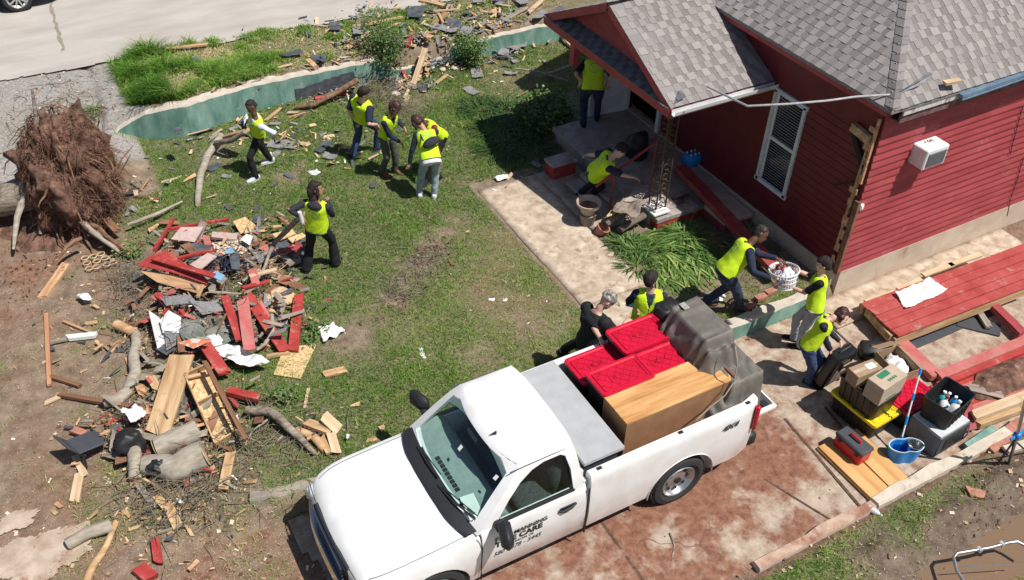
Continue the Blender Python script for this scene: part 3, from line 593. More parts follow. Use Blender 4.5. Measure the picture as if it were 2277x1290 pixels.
# shingles
def rnd(a, b): return random.uniform(a, b)
m_sh = attrmat('roof_shingle', 'v', (.15,.138,.132), (.37,.34,.325), .95, mid=[(.4,(.215,.198,.19)),(.7,(.28,.258,.247))], nscale=70, spec=.15)
def shingles(name, origin, ux, uv, wfun, rows, exposure, par, tab=.27, thick=.012, m=None):
    """courses of architectural shingles: ux along the eave, uv up the slope; wfun(s) gives (u0, u1) of the course at slope distance s"""
    ux = V(ux).normalized(); uv = V(uv).normalized(); n = ux.cross(uv); 
    if n.z < 0: n = -n
    vs = []; fs = []; at = []
    def quadbox(u0, u1, s0, s1, h0, h1, v):
        O = V(origin); k = len(vs)
        for u, s, h in ((u0,s0,0),(u1,s0,0),(u1,s1,0),(u0,s1,0),(u0,s0,h0),(u1,s0,h0),(u1,s1,h1),(u0,s1,h1)): vs.append(O+ux*u+uv*s+n*h)
        fs.extend([(k+4,k+5,k+6,k+7),(k,k+1,k+5,k+4),(k+1,k+2,k+6,k+5),(k+3,k,k+4,k+7)]); at.extend([v]*8)
    for r in range(rows):
        s = r*exposure; u0, u1 = wfun(s+exposure*.5); u = u0
        sag = .002*math.sin(r*1.7); big = random.random()*.3
        while u < u1-.01:
            wd = min(rnd(.2, .34), u1-u); quadbox(u, u+wd-.001, s-.01, s+exposure+.02, thick*.6, .002, rnd(.5,.66)); u += wd
        u = u0+rnd(0, .25)
        while u < u1-.04:
            wd = min(rnd(.09, .16), u1-u); quadbox(u, u+wd, s-.012-rnd(0,.004), s+exposure*rnd(.96,1.0), thick*.6+.006, .008, rnd(.58,.84)); 
            g_ = rnd(.08, .15)
            if u+wd+g_ < u1: quadbox(u+wd+.002, u+wd+g_-.002, s-.008, s+exposure*.98, thick*.6+.001, .004, rnd(.22, .48))
            u += wd+g_
    me = bpy.data.meshes.new(name); me.from_pydata([tuple(q) for q in vs], [], fs); setattr_pt(me, 'v', at); me.materials.append(m or m_sh); me.update(); o = link(name, me); hp(o, par); return o
RZ = 3.6; RX, RY = 10.30, 7.48; SL = .72
roof = MB()
EX, EY = RX+7, RY+7
hip = lambda t: V((RX+t, RY+t, RZ+SL*t))
roof.add([V((RX,RY,RZ-.01)), V((RX+12,RY,RZ-.01)), hip(5)+V((2,0,-.01)), hip(5)-V((0,0,.01)), V((RX,RY+7.1,RZ-.01)), hip(5)+V((0,2,-.01)), V((RX,RY,RZ-.06)), V((RX+12,RY,RZ-.06)), V((RX,RY+7.1,RZ-.06)), V((RX+.3,RY+.3,RZ-.06))], [(0,1,2,3),(0,3,5,4),(0,6,7,1),(0,4,8,6)])
rf = roof.build('roof', mt['shing']); hp(rf)
cs = 1/math.sqrt(1+SL*SL)
shingles('shingle_slope', (RX, RY, RZ), (1,0,0), (0,1,SL), lambda s: (s*cs+.0, 9.0), 50, .128, rf)
shingles('shingle_slope', (RX, RY, RZ), (0,1,0), (1,0,SL), lambda s: (s*cs+.0, 7.1), 50, .128, rf)
# hip cap shingles
mb = MB(); d = (hip(1)-hip(0)).normalized(); n1 = V((0,-SL,1)).normalized(); n2 = V((-SL,0,1)).normalized(); vs = []; fs = []; at = []
for k in range(44):
    p = hip(0)+d*(k*.155); q = p+d*.2; up = V((0,0,.032)); a = V((1,0,0))*.14; b = V((0,1,0))*.14
    i = len(vs); vs += [p+up+V((0,0,.012)), p+a+V((0,0,.026)), q+a+V((0,0,.014)), q+up, p+b+V((0,0,.026)), q+b+V((0,0,.014)), p+a, p+b, p]
    fs += [(i,i+1,i+2,i+3),(i,i+3,i+5,i+4),(i+1,i,i+8,i+6),(i,i+4,i+7,i+8)]; at += [rnd(.1,.75)]*9
me = bpy.data.meshes.new('hip_cap'); me.from_pydata([tuple(q) for q in vs], [], fs); setattr_pt(me, 'v', at); me.materials.append(m_sh); o = link('hip_cap', me); hp(o, rf)
# eave boards
mb = MB(); mb.box((RX+4.3, RY+.035, RZ-.12), (8.0, .03, .09)); hp(mb.build('fascia', mat('peeling_white', [(.5,.47,.45),(.7,.68,.66)], 9, .7, .3, dirt=(.1,.06,.05,.56), dscale=11, stretch=(2,1,1))))
mb = MB(); mb.box((RX+4.3, RY+.065, RZ-.22), (8.0, .03, .11)); mb.box((RX+4.3, RY+.15, RZ-.29), (8.0, .2, .02)); hp(mb.build('soffit', mat('dirty_soffit', [(.12,.06,.055),(.22,.15,.14)], 8, .9, .3)))
mb = MB(); mb.bar((RX+1.35, RY-.01, RZ-.08), (RX+3.6, RY-.01, RZ-.02), .05, .14, (0,1,0)); mb.bar((RX+1.35, RY-.05, RZ-.12), (RX+3.6, RY-.05, RZ-.06), .1, .012); hp(mb.build('loose_drip_edge', mat('blue_metal', [(.14,.22,.3),(.22,.32,.42)], 8, .4, .1, metal=.3)))
mb = MB(); mb.box((RX+.03, RY+3.6, RZ-.09), (.03, 7.0, .1)); mb.box((RX+.12, RY+3.6, RZ-.15), (.16, 6.9, .015)); hp(mb.build('fascia', mt['maroon']))
# bent flashing and torn shingle pieces near the hip
mb = MB(); mb.add([W(1975,215,3.72), W(2015,195,3.8), W(2065,160,3.84), W(2075,165,3.86), W(2045,190,3.78), W(1995,210,3.72)], [(0,1,2,3,4,5)]); o = mb.build('torn_flashing', mat('slate_metal', [(.14,.145,.16),(.25,.25,.27)], 8, .6, .3)); hp(o, rf)
mb = MB(); mb.bar(W(2100,185,3.76), W(2135,178,3.78), .09, .04); o = mb.build('splintered_wood', mt['pale']); hp(o, rf)
# window
wn = MB(); yc, zc = (WY0+WY1)/2, (WZ0+WZ1)/2; wd, ht = WY1-WY0, WZ1-WZ0
for (y, z, a, b) in ((yc, WZ0+.02, wd+.1, .07), (yc, WZ1-.0, wd+.1, .07), (WY0, zc, .06, ht+.0), (WY1, zc, .06, ht+.0)): wn.box((HX-.015, y, z), (.05, a, b))
wo = wn.build('window', mat('window_trim', (.62,.63,.66), 4, .5, .05)); hp(wo)
mb = MB(); mb.box((HX+.015, yc, zc+.0), (.04, wd-.05, .05)); 
for s in (-1,1):
    mb.box((HX+.02, yc+s*(wd/2-.045), zc), (.03, .03, ht-.1))
hp(mb.build('sash', mt['white']), wo)
m_pane = bpy.data.materials.new('window_glass'); m_pane.use_nodes = True; b = m_pane.node_tree.nodes['Principled BSDF']; b.inputs['Base Color'].default_value = (.02,.03,.035,1); b.inputs['Roughness'].default_value = .08; b.inputs['Alpha'].default_value = .25
mb = MB(); mb.box((HX+.03, yc, zc), (.006, wd-.06, ht-.06)); hp(mb.build('pane', m_pane), wo)
mb = MB()
for k in range(34):
    z = WZ0+.06+k*(ht-.12)/33; mb.box((HX+.06, yc, z), (.046, wd-.1, .006), Matrix.Rotation(.9, 3, 'Y'))
hp(mb.build('blind', mat('blind', (.62,.68,.74), 3, .6, 0)), wo)
mb = MB(); mb.box((HX+.4, yc, zc), (.02, wd+.6, ht+.5)); hp(mb.build('dark_room', mat('dark_room', (.02,.02,.02), 3, .9, 0)), wo)
# front door, standing open against the porch
dr = MB(); dr.box((HX+.35, 13.15, 1.5), (.02, 1.6, 2.3)); hp(dr.build('dark_doorway', mat('doorway_dark', (.012,.012,.012), 3, .9, 0)))
D0 = WX(1418,240,10.3) if False else V((10.42, 13.62, .5)); D1 = V((9.62, 13.72, .5))
dm = MB(); dd = (D1-D0).normalized(); dn = dd.cross(V((0,0,1))); Rd = Matrix((dd, dn, V((0,0,1)))).transposed()
L_, H_ = .82, 1.98
cc = lambda u, z: D0+dd*(u)+V((0,0,z-.5+.5))
for (u0, u1, z0, z1) in ((0,L_,0,1.05),(0,.13,1.05,H_),(L_-.13,L_,1.05,H_),(.13,L_-.13,1.8,H_)):
    dm.box(D0+dd*((u0+u1)/2)+V((0,0,(z0+z1)/2)), (u1-u0, .045, z1-z0), Rd)
do = dm.build('door', mat('door_white', (.8,.82,.84), 4, .5, .05)); hp(do)
mb = MB(); mb.box(D0+dd*(L_/2)+V((0,0,1.42)), (L_-.26, .01, .76), Rd); hp(mb.build('pane', m_pane), do)
mb = MB(); 
for s in (-1,1): mb.bar(D0+dd*(L_/2+s*.24)+dn*.02*0+V((0,0,1.1)), D0+dd*(L_/2-s*.24)+V((0,0,1.75)), .05, .03, dn)
mb.bar(D0+dd*(L_/2)+V((0,0,1.1)), D0+dd*(L_/2)+V((0,0,1.75)), .05, .03, dn); hp(mb.build('crossbar', mt['white']), do)
mb = MB(); mb.box(D0+dd*(L_*.5)-dn*.03+V((0,0,.82)), (.12, .02, .035), Rd); mb.box(D0+dd*(L_*.5)+dn*.03+V((0,0,.82)), (.12, .02, .035), Rd); hp(mb.build('mail_slot', mt['black']), do)
mb = MB(); mb.tube([D0+dd*(L_-.07)-dn*.06+V((0,0,1.0)), D0+dd*(L_-.07)+dn*.06+V((0,0,1.0))], .025); hp(mb.build('handle', mt['black']), do)
mb = MB(); mb.box((HX-.02, 12.62, 1.5), (.06, .08, 2.1)); mb.box((HX-.02, 13.66, 1.5), (.06, .08, 2.1)); mb.box((HX-.02, 13.15, 2.58), (.06, 1.1, .08)); hp(mb.build('door_frame', mt['white']))
# ---------------- porch roof
PX, PY0, PY1, PZ = 8.45, 9.93, 13.68, 2.88
PYc = (PY0+PY1)/2; PS = .50; AZ = PZ+PS*(PYc-PY0); GX = PX+.26
pr = MB()
pr.add([V((PX+.05,PY0,PZ-.02)), V((10.5,PY0,PZ-.02)), V((12.2,PYc,AZ-.02)), V((PX+.05,PYc,AZ-.02)), V((PX+.05,PY1,PZ-.02)), V((12.2,PY1,PZ-.02)), V((10.5,PY0,PZ-.07)), V((PX+.05,PY0,PZ-.07)), V((PX+.05,PYc,AZ-.07)), V((12.2,PYc,AZ-.07)), V((PX+.05,PY1,PZ-.07)), V((12.2,PY1,PZ-.07))],
   [(0,1,2,3),(3,2,5,4),(7,8,9,6),(8,10,11,9),(0,7,6,1),(0,3,8,7),(3,4,10,8),(4,5,11,10)])
po = pr.build('porch_roof', mt['shing']); hp(po)
cs2 = 1/math.sqrt(1+PS*PS)
shingles('shingle_slope', (PX, PY0, PZ), (1,0,0), (0,1,PS), lambda s: (0, 2.05+.0*s), int((PYc-PY0)/cs2/.128)+1, .128, po)
shingles('shingle_slope', (12.2, PY1, PZ), (-1,0,0), (0,-1,PS), lambda s: (1.7, 3.75), int((PYc-PY0)/cs2/.128)+1, .128, po)
# gable face, rake boards, pent strip
mb = MB(); mb.add([V((GX,PY0+.1,PZ+.02)), V((GX,PY1-.1,PZ+.02)), V((GX,PYc,AZ-.05)), V((GX+.05,PY0+.1,PZ+.02)), V((GX+.05,PY1-.1,PZ+.02)), V((GX+.05,PYc,AZ-.05))], [(0,1,2),(3,5,4),(0,3,4,1),(1,4,5,2),(2,5,3,0)]); hp(mb.build('gable_wall', mt['maroon']), po)
mb = MB()
for y in (PY0, PY1): mb.bar((PX+.02, y, PZ-.07), (PX+.02, PYc, AZ-.07), .04, .13, (0,0,1))
hp(mb.build('rake_board', mt['maroon']), po)
m_dsh = attrmat('dark_shingle', 'v', (.05,.055,.07), (.2,.2,.215), .95, nscale=70, spec=.15)
shingles('pent_shingles', (PX-.02, PY1-.02, PZ+.03-.05), (0,-1,0), (1,0,.42), lambda s: (0, PY1-PY0-.05), 3, .11, po, m=m_dsh)
mb = MB(); mb.bar((PX+.0, PY0+.0, PZ-.1), (PX+.0, PY1+.0, PZ-.1), .04, .14); hp(mb.build('fascia', mt['maroon']), po)
mb = MB(); mb.box(((PX+10.5)/2, PYc, PZ-.16), (10.4-PX, PY1-PY0-.1, .02)); hp(mb.build('porch_ceiling', mt['maroon']), po)
mb = MB(); mb.box(((PX+10.5)/2, PY0-.02, PZ-.10), (10.5-PX, .04, .12)); hp(mb.build('fascia', mt['maroon']), po)
# gutter: open trough
mb = MB(); prof = [(0,.0),(-.01,-.075),(-.07,-.09),(-.1,-.05),(-.105,.005),(-.098,.005),(-.092,-.045),(-.066,-.08),(-.018,-.068),(-.008,0)]
R_ = [[V((x, PY0-.04+a, PZ-.015+b)) for a, b in prof] for x in (PX+.0, 10.49)]; mb.loft(R_); o = mb.build('gutter', mat('white_gutter', (.74,.74,.74), 4, .3, .05, metal=.2)); hp(o, po)
# red corner post and wrought iron posts
mb = MB(); mb.box((8.66, 12.95, 2.48), (.13, .13, .58)); hp(mb.build('porch_post', mt['maroon']))
m_iron = mat('wrought_iron', [(.05,.035,.03),(.16,.1,.07)], 20, .6, .3, metal=.5)
for (cx_, cy_) in ((8.92, 10.45),):
    mb = MB()
    for ax, ay in ((-.1,-.1),(.1,-.1),(-.1,.1),(.13,.1)): mb.box((cx_+ax, cy_+ay, 1.6), (.022, .022, 2.35))
    for k in range(11):
        z = .7+k*.19
        for s in (-1, 1):
            pts = [V((cx_+.1*math.cos(t)*(.35+t*.1), cy_-.1*s+.0, z+.085*math.sin(t)*(.35+t*.1))) for t in np.linspace(0, 5.2, 12)]
            mb.tube(pts, .008, 5); pts = [V((cx_-.1*s, cy_+.1*math.cos(t)*(.35+t*.1), z+.085*math.sin(t)*(.35+t*.1))) for t in np.linspace(0, 5.2, 12)]; mb.tube(pts, .008, 5)
    o = mb.build('iron_post', m_iron, smooth=40); hp(o)
    mb = MB(); mb.box((cx_, cy_, .53), (.34, .34, .05), bev=.012); mb.box((cx_, cy_, .58), (.26, .26, .05), bev=.012); hp(mb.build('post_base', mt['white']), o)
# porch slabs and brick plinths
m_por = mat('porch_concrete', [(.27,.235,.21),(.4,.36,.33)], 4, .9, .3, dirt=(.17,.14,.12,.56), dscale=3)
mb = MB(); mb.box((9.62, 12.05, .44), (1.75, 3.3, .1), bev=.01); mb.box((9.65, 12.05, .2), (1.7, 3.2, .4)); hp(mb.build('porch_floor', m_por))
mb = MB(); mb.box((9.45, 10.5, .42), (1.3, .52, .09), bev=.01); hp(mb.build('porch_ledge', m_por)); mb = MB(); mb.box((9.45, 10.48, .2), (1.25, .46, .36)); hp(mb.build('brick_plinth', mt['red']))
mb = MB(); mb.box((10.12, 10.02, .42), (.62, .75, .09), bev=.01); hp(mb.build('porch_ledge', mt['conc'])); mb = MB(); mb.box((10.12, 10.02, .2), (.56, .68, .36)); hp(mb.build('brick_plinth', mt['maroon']))
mb = MB()
for k in range(2): mb.box((8.62-.3*k, 11.55, .36-.11*k), (.34, 1.25, .09), bev=.01); mb.box((8.64-.3*k, 11.55, .18-.07*k), (.3, 1.2, .3-.1*k))
hp(mb.build('porch_steps', m_por))
bl = MB(); bl.box((8.25, 12.55, .34), (.5, .3, .34), bev=.015); o = bl.build('brick_pier', mt['red']); hp(o)
mb = MB(); mb.box((8.25, 12.55, .53), (.54, .34, .05), bev=.012); hp(mb.build('pier_cap', m_por), o)
# handrail
HR0, HR1 = W(1325,415,.95), W(1465,312,1.5); hr = MB(); hr.tube([HR0, HR1], .022, 8)
o = hr.build('handrail', mt['red'], smooth=40); root = o; recenter(o, (HR0.x, HR0.y, .25)); tag(o, 'red metal stair handrail beside the volunteer bending on the porch steps', 'handrail')
for t in (.28, .97):
    p = HR0.lerp(HR1, t); mb = MB(); mb.tube([p, V((p.x, p.y, .25 if t < .5 else .45))], .018, 8); q = mb.build('post', mt['red'], smooth=40); hp(q, root)
# loose red beam fallen from the porch
mb = MB(); a, b = W(1512,372,.75), W(1735,610,.42); mb.bar(a, b, .24, .08); mb.bar(a+V((-.12,-.02,.05)), b+V((-.12,-.02,.05)), .03, .06)
o = mb.build('fallen_beam', mat('beam_red', [(.22,.03,.035),(.33,.06,.05)], 5, .6, .2, dirt=(.4,.36,.34,.64), dscale=4, stretch=(.4,1,1))); recenter(o, (a+b)/2); tag(o, 'long dark red beam slanting down from the porch to the handed over basket', 'beam')
# air conditioner in the wall
AX, AZ_ = 11.50, 2.5
ac = empty('air_conditioner', (AX+.06, HY, AZ_-.14), 0, 'boxy white window air conditioner sticking out of the red siding wall', 'air conditioner')
mb = MB(); mb.box((0, -.16, .2), (.56, .36, .4), bev=.02); mb.build('casing', mt['wplastic'], ac)
mb = MB(); mb.box((0, -.348, .19), (.44, .02, .28), bev=.004); mb.build('grille', mat('grille', (.2,.21,.22), 60, .6, .2), ac)
mb = MB(); 
for k in range(9): mb.box((0, -.361, .08+k*.028), (.42, .006, .006))
mb.build('grille_slat', mt['dgrey'], ac)
mb = MB(); 
for k in range(12): mb.box((.02+rnd(-.1,.1), -.1+rnd(-.04,.04), .405), (rnd(.01,.05), rnd(.01,.03), .006), Matrix.Rotation(rnd(0,3), 3, 'Z'))
mb.build('leaf_litter', mt['soil'], ac); ac.scale = (.84,.84,.84)
# little outlet box on the siding
p = WY(1915,460,HY-.03); mb = MB(); mb.box((0,0,0), (.07,.05,.1), bev=.008); mb.box((0,-.028,.0), (.04,.01,.05)); o = mb.build('outlet_box', mt['wplastic']); o.location = p; tag(o, 'tiny white outlet box on the red siding near the house corner', 'outlet box')
# hanging cable on siding
mb = MB(); pts = [WY(x, y, HY-.035) for x, y in ((2275,235),(2268,260),(2260,290),(2252,320),(2246,345))]; mb.tube(pts, .006, 5); pts = [WY(x, y, HY-.035) for x, y in ((2276,350),(2262,400),(2248,440),(2240,480))]; mb.tube(pts, .006, 5)
o = mb.build('cable', mt['black']); recenter(o, pts[0]); tag(o, 'thin black cable hanging down the lit red siding at the right edge', 'cable')
# bent metal antenna mast / conduit over the corner
pts = [W(1572,192,3.35), W(1662,236,3.45), W(1760,231,3.55), W(1840,224,3.6), W(1905,215,3.66), W(1990,210,3.72)]
mb = MB(); mb.tube(pts, .017, 8); o = mb.build('metal_pipe', mt['galv'], smooth=40); recenter(o, pts[-1]); tag(o, 'thin bent metal pipe sticking out from the roof corner across the window top', 'pipe')
# blue bag on the porch ledge
p = W(1538,362,.5); bb = MB(); bb.box((0,0,.12), (.34,.26,.24), bev=.05); 
o = bb.build('water_pack', mt['blue'], smooth=60); o.location = (p.x, p.y, .47); tag(o, 'blue plastic wrapped pack of bottles on the porch ledge below the shaded wall', 'bottle pack')
mb = MB(); 
for i in range(3):
    for j in range(2): mb.tube([V((-.1+.1*i, -.06+.12*j, .22)), V((-.1+.1*i, -.06+.12*j, .265))], .02, 8)
mb.build('bottle_cap', mt['white'], o)
# ---------------------------------------------------------------- pickup truck (local frame: front towards -x, left side towards -y; origin under its middle)
TX, TY, TZ = 1.30, 6.5, -.06
truck = empty('pickup_truck', (TX, TY, TZ), 0, 'white regular cab pickup truck with loaded bed and lettered door parked on the driveway', 'pickup truck')
m_paint = bpy.data.materials.new('white_car_paint'); m_paint.use_nodes = True; b = m_paint.node_tree.nodes['Principled BSDF']; b.inputs['Base Color'].default_value = (.8,.8,.8,1); b.inputs['Roughness'].default_value = .35; b.inputs['Coat Weight'].default_value = .6; b.inputs['Coat Roughness'].default_value = .04
_n = m_paint.node_tree; _z = _n.nodes.new('ShaderNodeTexNoise'); _z.inputs['Scale'].default_value = 3; _z.inputs['Detail'].default_value = 8; _tc = _n.nodes.new('ShaderNodeTexCoord'); _n.links.new(_tc.outputs['Object'], _z.inputs['Vector'])
_cr = _n.nodes.new('ShaderNodeValToRGB'); _cr.color_ramp.elements[0].position = .3; _cr.color_ramp.elements[0].color = (.70,.69,.67,1); _cr.color_ramp.elements[1].position = .6; _cr.color_ramp.elements[1].color = (.82,.82,.82,1); _n.links.new(_z.outputs[0], _cr.inputs[0]); _sx = _n.nodes.new('ShaderNodeSeparateXYZ'); _n.links.new(_tc.outputs['Object'], _sx.inputs[0]); _mr = _n.nodes.new('ShaderNodeMapRange'); _mr.inputs[1].default_value = .85; _mr.inputs[2].default_value = .25; _n.links.new(_sx.outputs[2], _mr.inputs[0])
_z2 = _n.nodes.new('ShaderNodeTexNoise'); _z2.inputs['Scale'].default_value = 7; _z2.inputs['Detail'].default_value = 9; _n.links.new(_tc.outputs['Object'], _z2.inputs['Vector']); _ml = _n.nodes.new('ShaderNodeMath'); _ml.operation = 'MULTIPLY'; _n.links.new(_mr.outputs[0], _ml.inputs[0]); _n.links.new(_z2.outputs[0], _ml.inputs[1])
_mx = _n.nodes.new('ShaderNodeMix'); _mx.data_type = 'RGBA'; _n.links.new(_ml.outputs[0], _mx.inputs['Factor']); _n.links.new(_cr.outputs[0], _mx.inputs[6]); _mx.inputs[7].default_value = (.38,.22,.15,1); _n.links.new(_mx.outputs[2], b.inputs['Base Color'])
m_trim = mat('black_trim', (.02,.021,.024), 30, .55, .2); m_chrome = mat('chrome', (.7,.7,.7), 5, .12, 0, metal=1.0)
def lerp_sections(keys, n):
    """keys: list of (x, [(y,z)...]) -> densely interpolated (Catmull-Rom) rings for the left half"""
    xs = np.array([k[0] for k in keys]); P = np.array([k[1] for k in keys], float); out = []
    for x in np.linspace(xs[0], xs[-1], n):
        i = min(max(np.searchsorted(xs, x)-1, 0), len(xs)-2); t = (x-xs[i])/(xs[i+1]-xs[i])
        p0 = P[max(i-1,0)]; p1 = P[i]; p2 = P[i+1]; p3 = P[min(i+2, len(xs)-1)]
        d1 = (p2-p0)/(xs[i+1]-xs[max(i-1,0)])*(xs[i+1]-xs[i]); d2 = (p3-p1)/(xs[min(i+2,len(xs)-1)]-xs[i])*(xs[i+1]-xs[i])
        h = (2*t**3-3*t**2+1)*p1+(t**3-2*t**2+t)*d1+(-2*t**3+3*t**2)*p2+(t**3-t**2)*d2; out.append((x, h))
    return out
def sidesec(hw, edge, cen, crown=.03):
    return [(hw-.10,.30),(hw-.04,.34),(hw-.015,.5),(hw,.70),(hw-.003,.86),(hw-.02,edge-.10),(hw-.05,edge-.035),(hw-.12,edge),(hw-.3,edge+crown*.7),(hw-.42,edge+crown),(hw-.62,cen-.004),(0,cen)]
keys = [(.20, sidesec(.74,.90,.955)), (.26, sidesec(.83,.975,1.015)), (.38, sidesec(.91,1.03,1.075)), (.6, sidesec(.955,1.075,1.125)), (1.0, sidesec(.965,1.10,1.16)), (1.35, sidesec(.965,1.12,1.185)), (1.63, sidesec(.96,1.135,1.205))]
mb = MB(); rings = []
for x, h in lerp_sections(keys, 34):
    half = [V((x, -y, z)) for y, z in h]; full = half+[V((x, y, z)) for y, z in h[::-1][1:]]; rings.append(full)
mb.loft(rings); o = mb.build('front_body', m_paint, truck)
c = [MB(), MB()]
for k, s in enumerate((-1, 1)): c[k].lathe([(.001,0),(.475,0),(.475,.34),(.001,.34)], (1.02, s*.8-.17, .40), 36, axis=V((0,1,0)))
cutobj(o, c); smooth(o, 30)
# hood seam lines, cowl
mb = MB()
for s in (-1, 1): mb.tube([V((x, s*(h[7][0]-.005), h[7][1]+.0005)) for x, h in lerp_sections(keys, 20)[2:]], .006, 4)
h0 = lerp_sections(keys, 34)[3]; mb.tube([V((.19+.05*abs(t)**2.5, .82*t, h0[1][7][1]+.0-.012*abs(t)+.022*(1-t*t))) for t in np.linspace(-1, 1, 13)], .006, 4)
mb.build('hood_seam', mt['dgrey'], truck)
mb = MB(); rr = []
for t in np.linspace(-1, 1, 17):
    y = t*.87; x = 1.44+.13*t*t*abs(t)
    rr.append([V((x-.09, y, 1.198-.045*abs(t)**3)), V((x-.03, y, 1.222-.05*abs(t)**3)), V((x+.12, y, 1.235-.05*abs(t)**3)), V((x+.12, y, 1.18)), V((x-.08, y, 1.17))])
mb.loft(rr); mb.build('cowl', m_trim, truck, smooth=40)
# front bumper, grille, lights
mb = MB(); rr = []
for t in np.linspace(-1, 1, 21):
    y = t*.97; x = .08+.20*abs(t)**3
    rr.append([V((x, y, .50)), V((x-.015, y, .62)), V((x+.01, y, .70)), V((x+.12, y, .70)), V((x+.14, y, .42)), V((x+.04, y, .42))])
mb.loft(rr); mb.build('front_bumper', m_chrome, truck, smooth=50)
mb = MB(); rr = []
for t in np.linspace(-1, 1, 15):
    y = t*.5; x = .17+.02*t*t; rr.append([V((x, y, .70)), V((x-.02, y, .95)), V((x+.08, y, .97)), V((x+.08, y, .70))])
mb.loft(rr); g_ = mb.build('grille', m_trim, truck, smooth=40)
mb = MB()
for k in range(4): mb.box((.145, 0, .75+.06*k), (.02, .92, .014))
mb.build('grille_bar', m_chrome, g_)
for s in (-1, 1):
    mb = MB(); mb.box((.27, s*.67, .85), (.14, .3, .2), Matrix.Rotation(s*.3, 3, 'Z'), bev=.03); mb.build('headlight', mat('lamp_lens', (.6,.62,.65), 5, .08, 0), truck, smooth=60)
# doors, rear cab wall
def panel(name, x0, x1, par=truck, n=6, ztop=1.19, s=-1, th=.12):
    mb = MB(); rr = []
    for x in np.linspace(x0, x1, n):
        hw = .96; h = [(hw-.06,.33),(hw-.02,.40),(hw,.70),(hw-.002,.9),(hw-.018,1.08),(hw-.04,ztop-.03),(hw-.065,ztop),(hw-th,ztop),(hw-th,.33)]
        rr.append([V((x, s*y, z)) for y, z in h])
    mb.loft(rr); return mb.build(name, m_paint, par, smooth=30)
dl = panel('door', 1.64, 3.03); dr_ = panel('door', 1.64, 3.03, s=1)
mb = MB(); mb.box((2.3, 0, .62), (1.3, 1.6, .5)); mb.build('cab_floor', m_trim, truck)
mb = MB(); mb.box((3.035, 0, .78), (.04, 1.76, .92)); mb.build('cab_back', m_paint, truck)
# greenhouse: outer loft minus inner loft, openings cut
def gh(inset, ztop, zbot):
    prof = []   # (z, x front, x back, half width)
    base = [(1.15,1.46,3.05,.91),(1.30,1.60,3.045,.875),(1.50,1.79,3.02,.825),(1.70,1.985,2.99,.765),(1.775,2.07,2.97,.73),(1.815,2.16,2.93,.68),(1.835,2.30,2.87,.58)]
    rings = []
    for z, xf, xb, hw in base:
        xf += inset*1.2; xb -= inset; hw -= inset; z = max(zbot, min(z-(inset*.8 if z > 1.6 else 0), ztop)); r = []
        bow = .14
        for t in np.linspace(-1, 1, 15): r.append(V((xf+bow*(abs(t)**2.6)*(1 if z < 1.8 else .6), t*hw, z+(.015*(1-t*t) if z > 1.75 else 0))))
        for t in np.linspace(1, -1, 15): r.append(V((xb-.05*abs(t)**4, t*hw, z+(.015*(1-t*t) if z > 1.75 else 0))))
        rings.append(r)
    m = MB(); m.loft(rings); return m
o = gh(0, 9, 0).build('cab_roof', m_paint, truck)
inner = gh(.045, 1.80, 1.0)
cuts = [inner]
ws = MB(); ws.add([V((1.20,-.775,1.225)), V((1.20,.775,1.225)), V((2.0,.655,1.77)), V((2.0,-.655,1.77)), V((1.95,-.775,1.225)), V((1.95,.775,1.225)), V((2.11,.655,1.77)), V((2.11,-.655,1.77))], [(0,1,2,3),(7,6,5,4),(0,4,5,1),(1,5,6,2),(2,6,7,3),(3,7,4,0)]); cuts.append(ws)
poly = [(1.84,1.19),(1.90,1.275),(2.04,1.45),(2.20,1.605),(2.36,1.70),(2.52,1.735),(2.74,1.735),(2.80,1.70),(2.85,1.5),(2.865,1.19)]
sd = MB(); n_ = len(poly); sd.add([V((x,-1.2,z)) for x, z in poly]+[V((x,1.2,z)) for x, z in poly], [tuple(range(n_)), tuple(range(2*n_-1,n_-1,-1))]+[((i+1)%n_,i,n_+i,n_+(i+1)%n_) for i in range(n_)]); cuts.append(sd)
rw = MB(); rw.box((3.03, 0, 1.48), (.3, 1.2, .34)); cuts.append(rw)
cutobj(o, cuts); smooth(o, 30)
m_glass = bpy.data.materials.new('tinted_glass'); m_glass.use_nodes = True; nt = m_glass.node_tree; N = nt.nodes; L = nt.links
tr = N.new('ShaderNodeBsdfTransparent'); tr.inputs[0].default_value = (.76,.90,.87,1); gl = N.new('ShaderNodeBsdfGlossy'); gl.inputs['Roughness'].default_value = .02; fr = N.new('ShaderNodeFresnel'); fr.inputs[0].default_value = 1.5; mx = N.new('ShaderNodeMixShader')
mx.inputs[0].default_value = .07; L.new(tr.outputs[0], mx.inputs[1]); L.new(gl.outputs[0], mx.inputs[2]); L.new(mx.outputs[0], N['Material Output'].inputs[0])
mb = MB(); rr = []
for (z, xf, hw) in ((1.20,1.515,.84),(1.35,1.655,.80),(1.5,1.80,.765),(1.65,1.95,.73),(1.79,2.09,.68)):
    rr.append([V((xf+.13*abs(t)**2.6, t*hw, z)) for t in np.linspace(-1, 1, 15)])
mb.loft(rr, cap=False, close=False); wsg = mb.build('windshield', m_glass, truck, smooth=60)
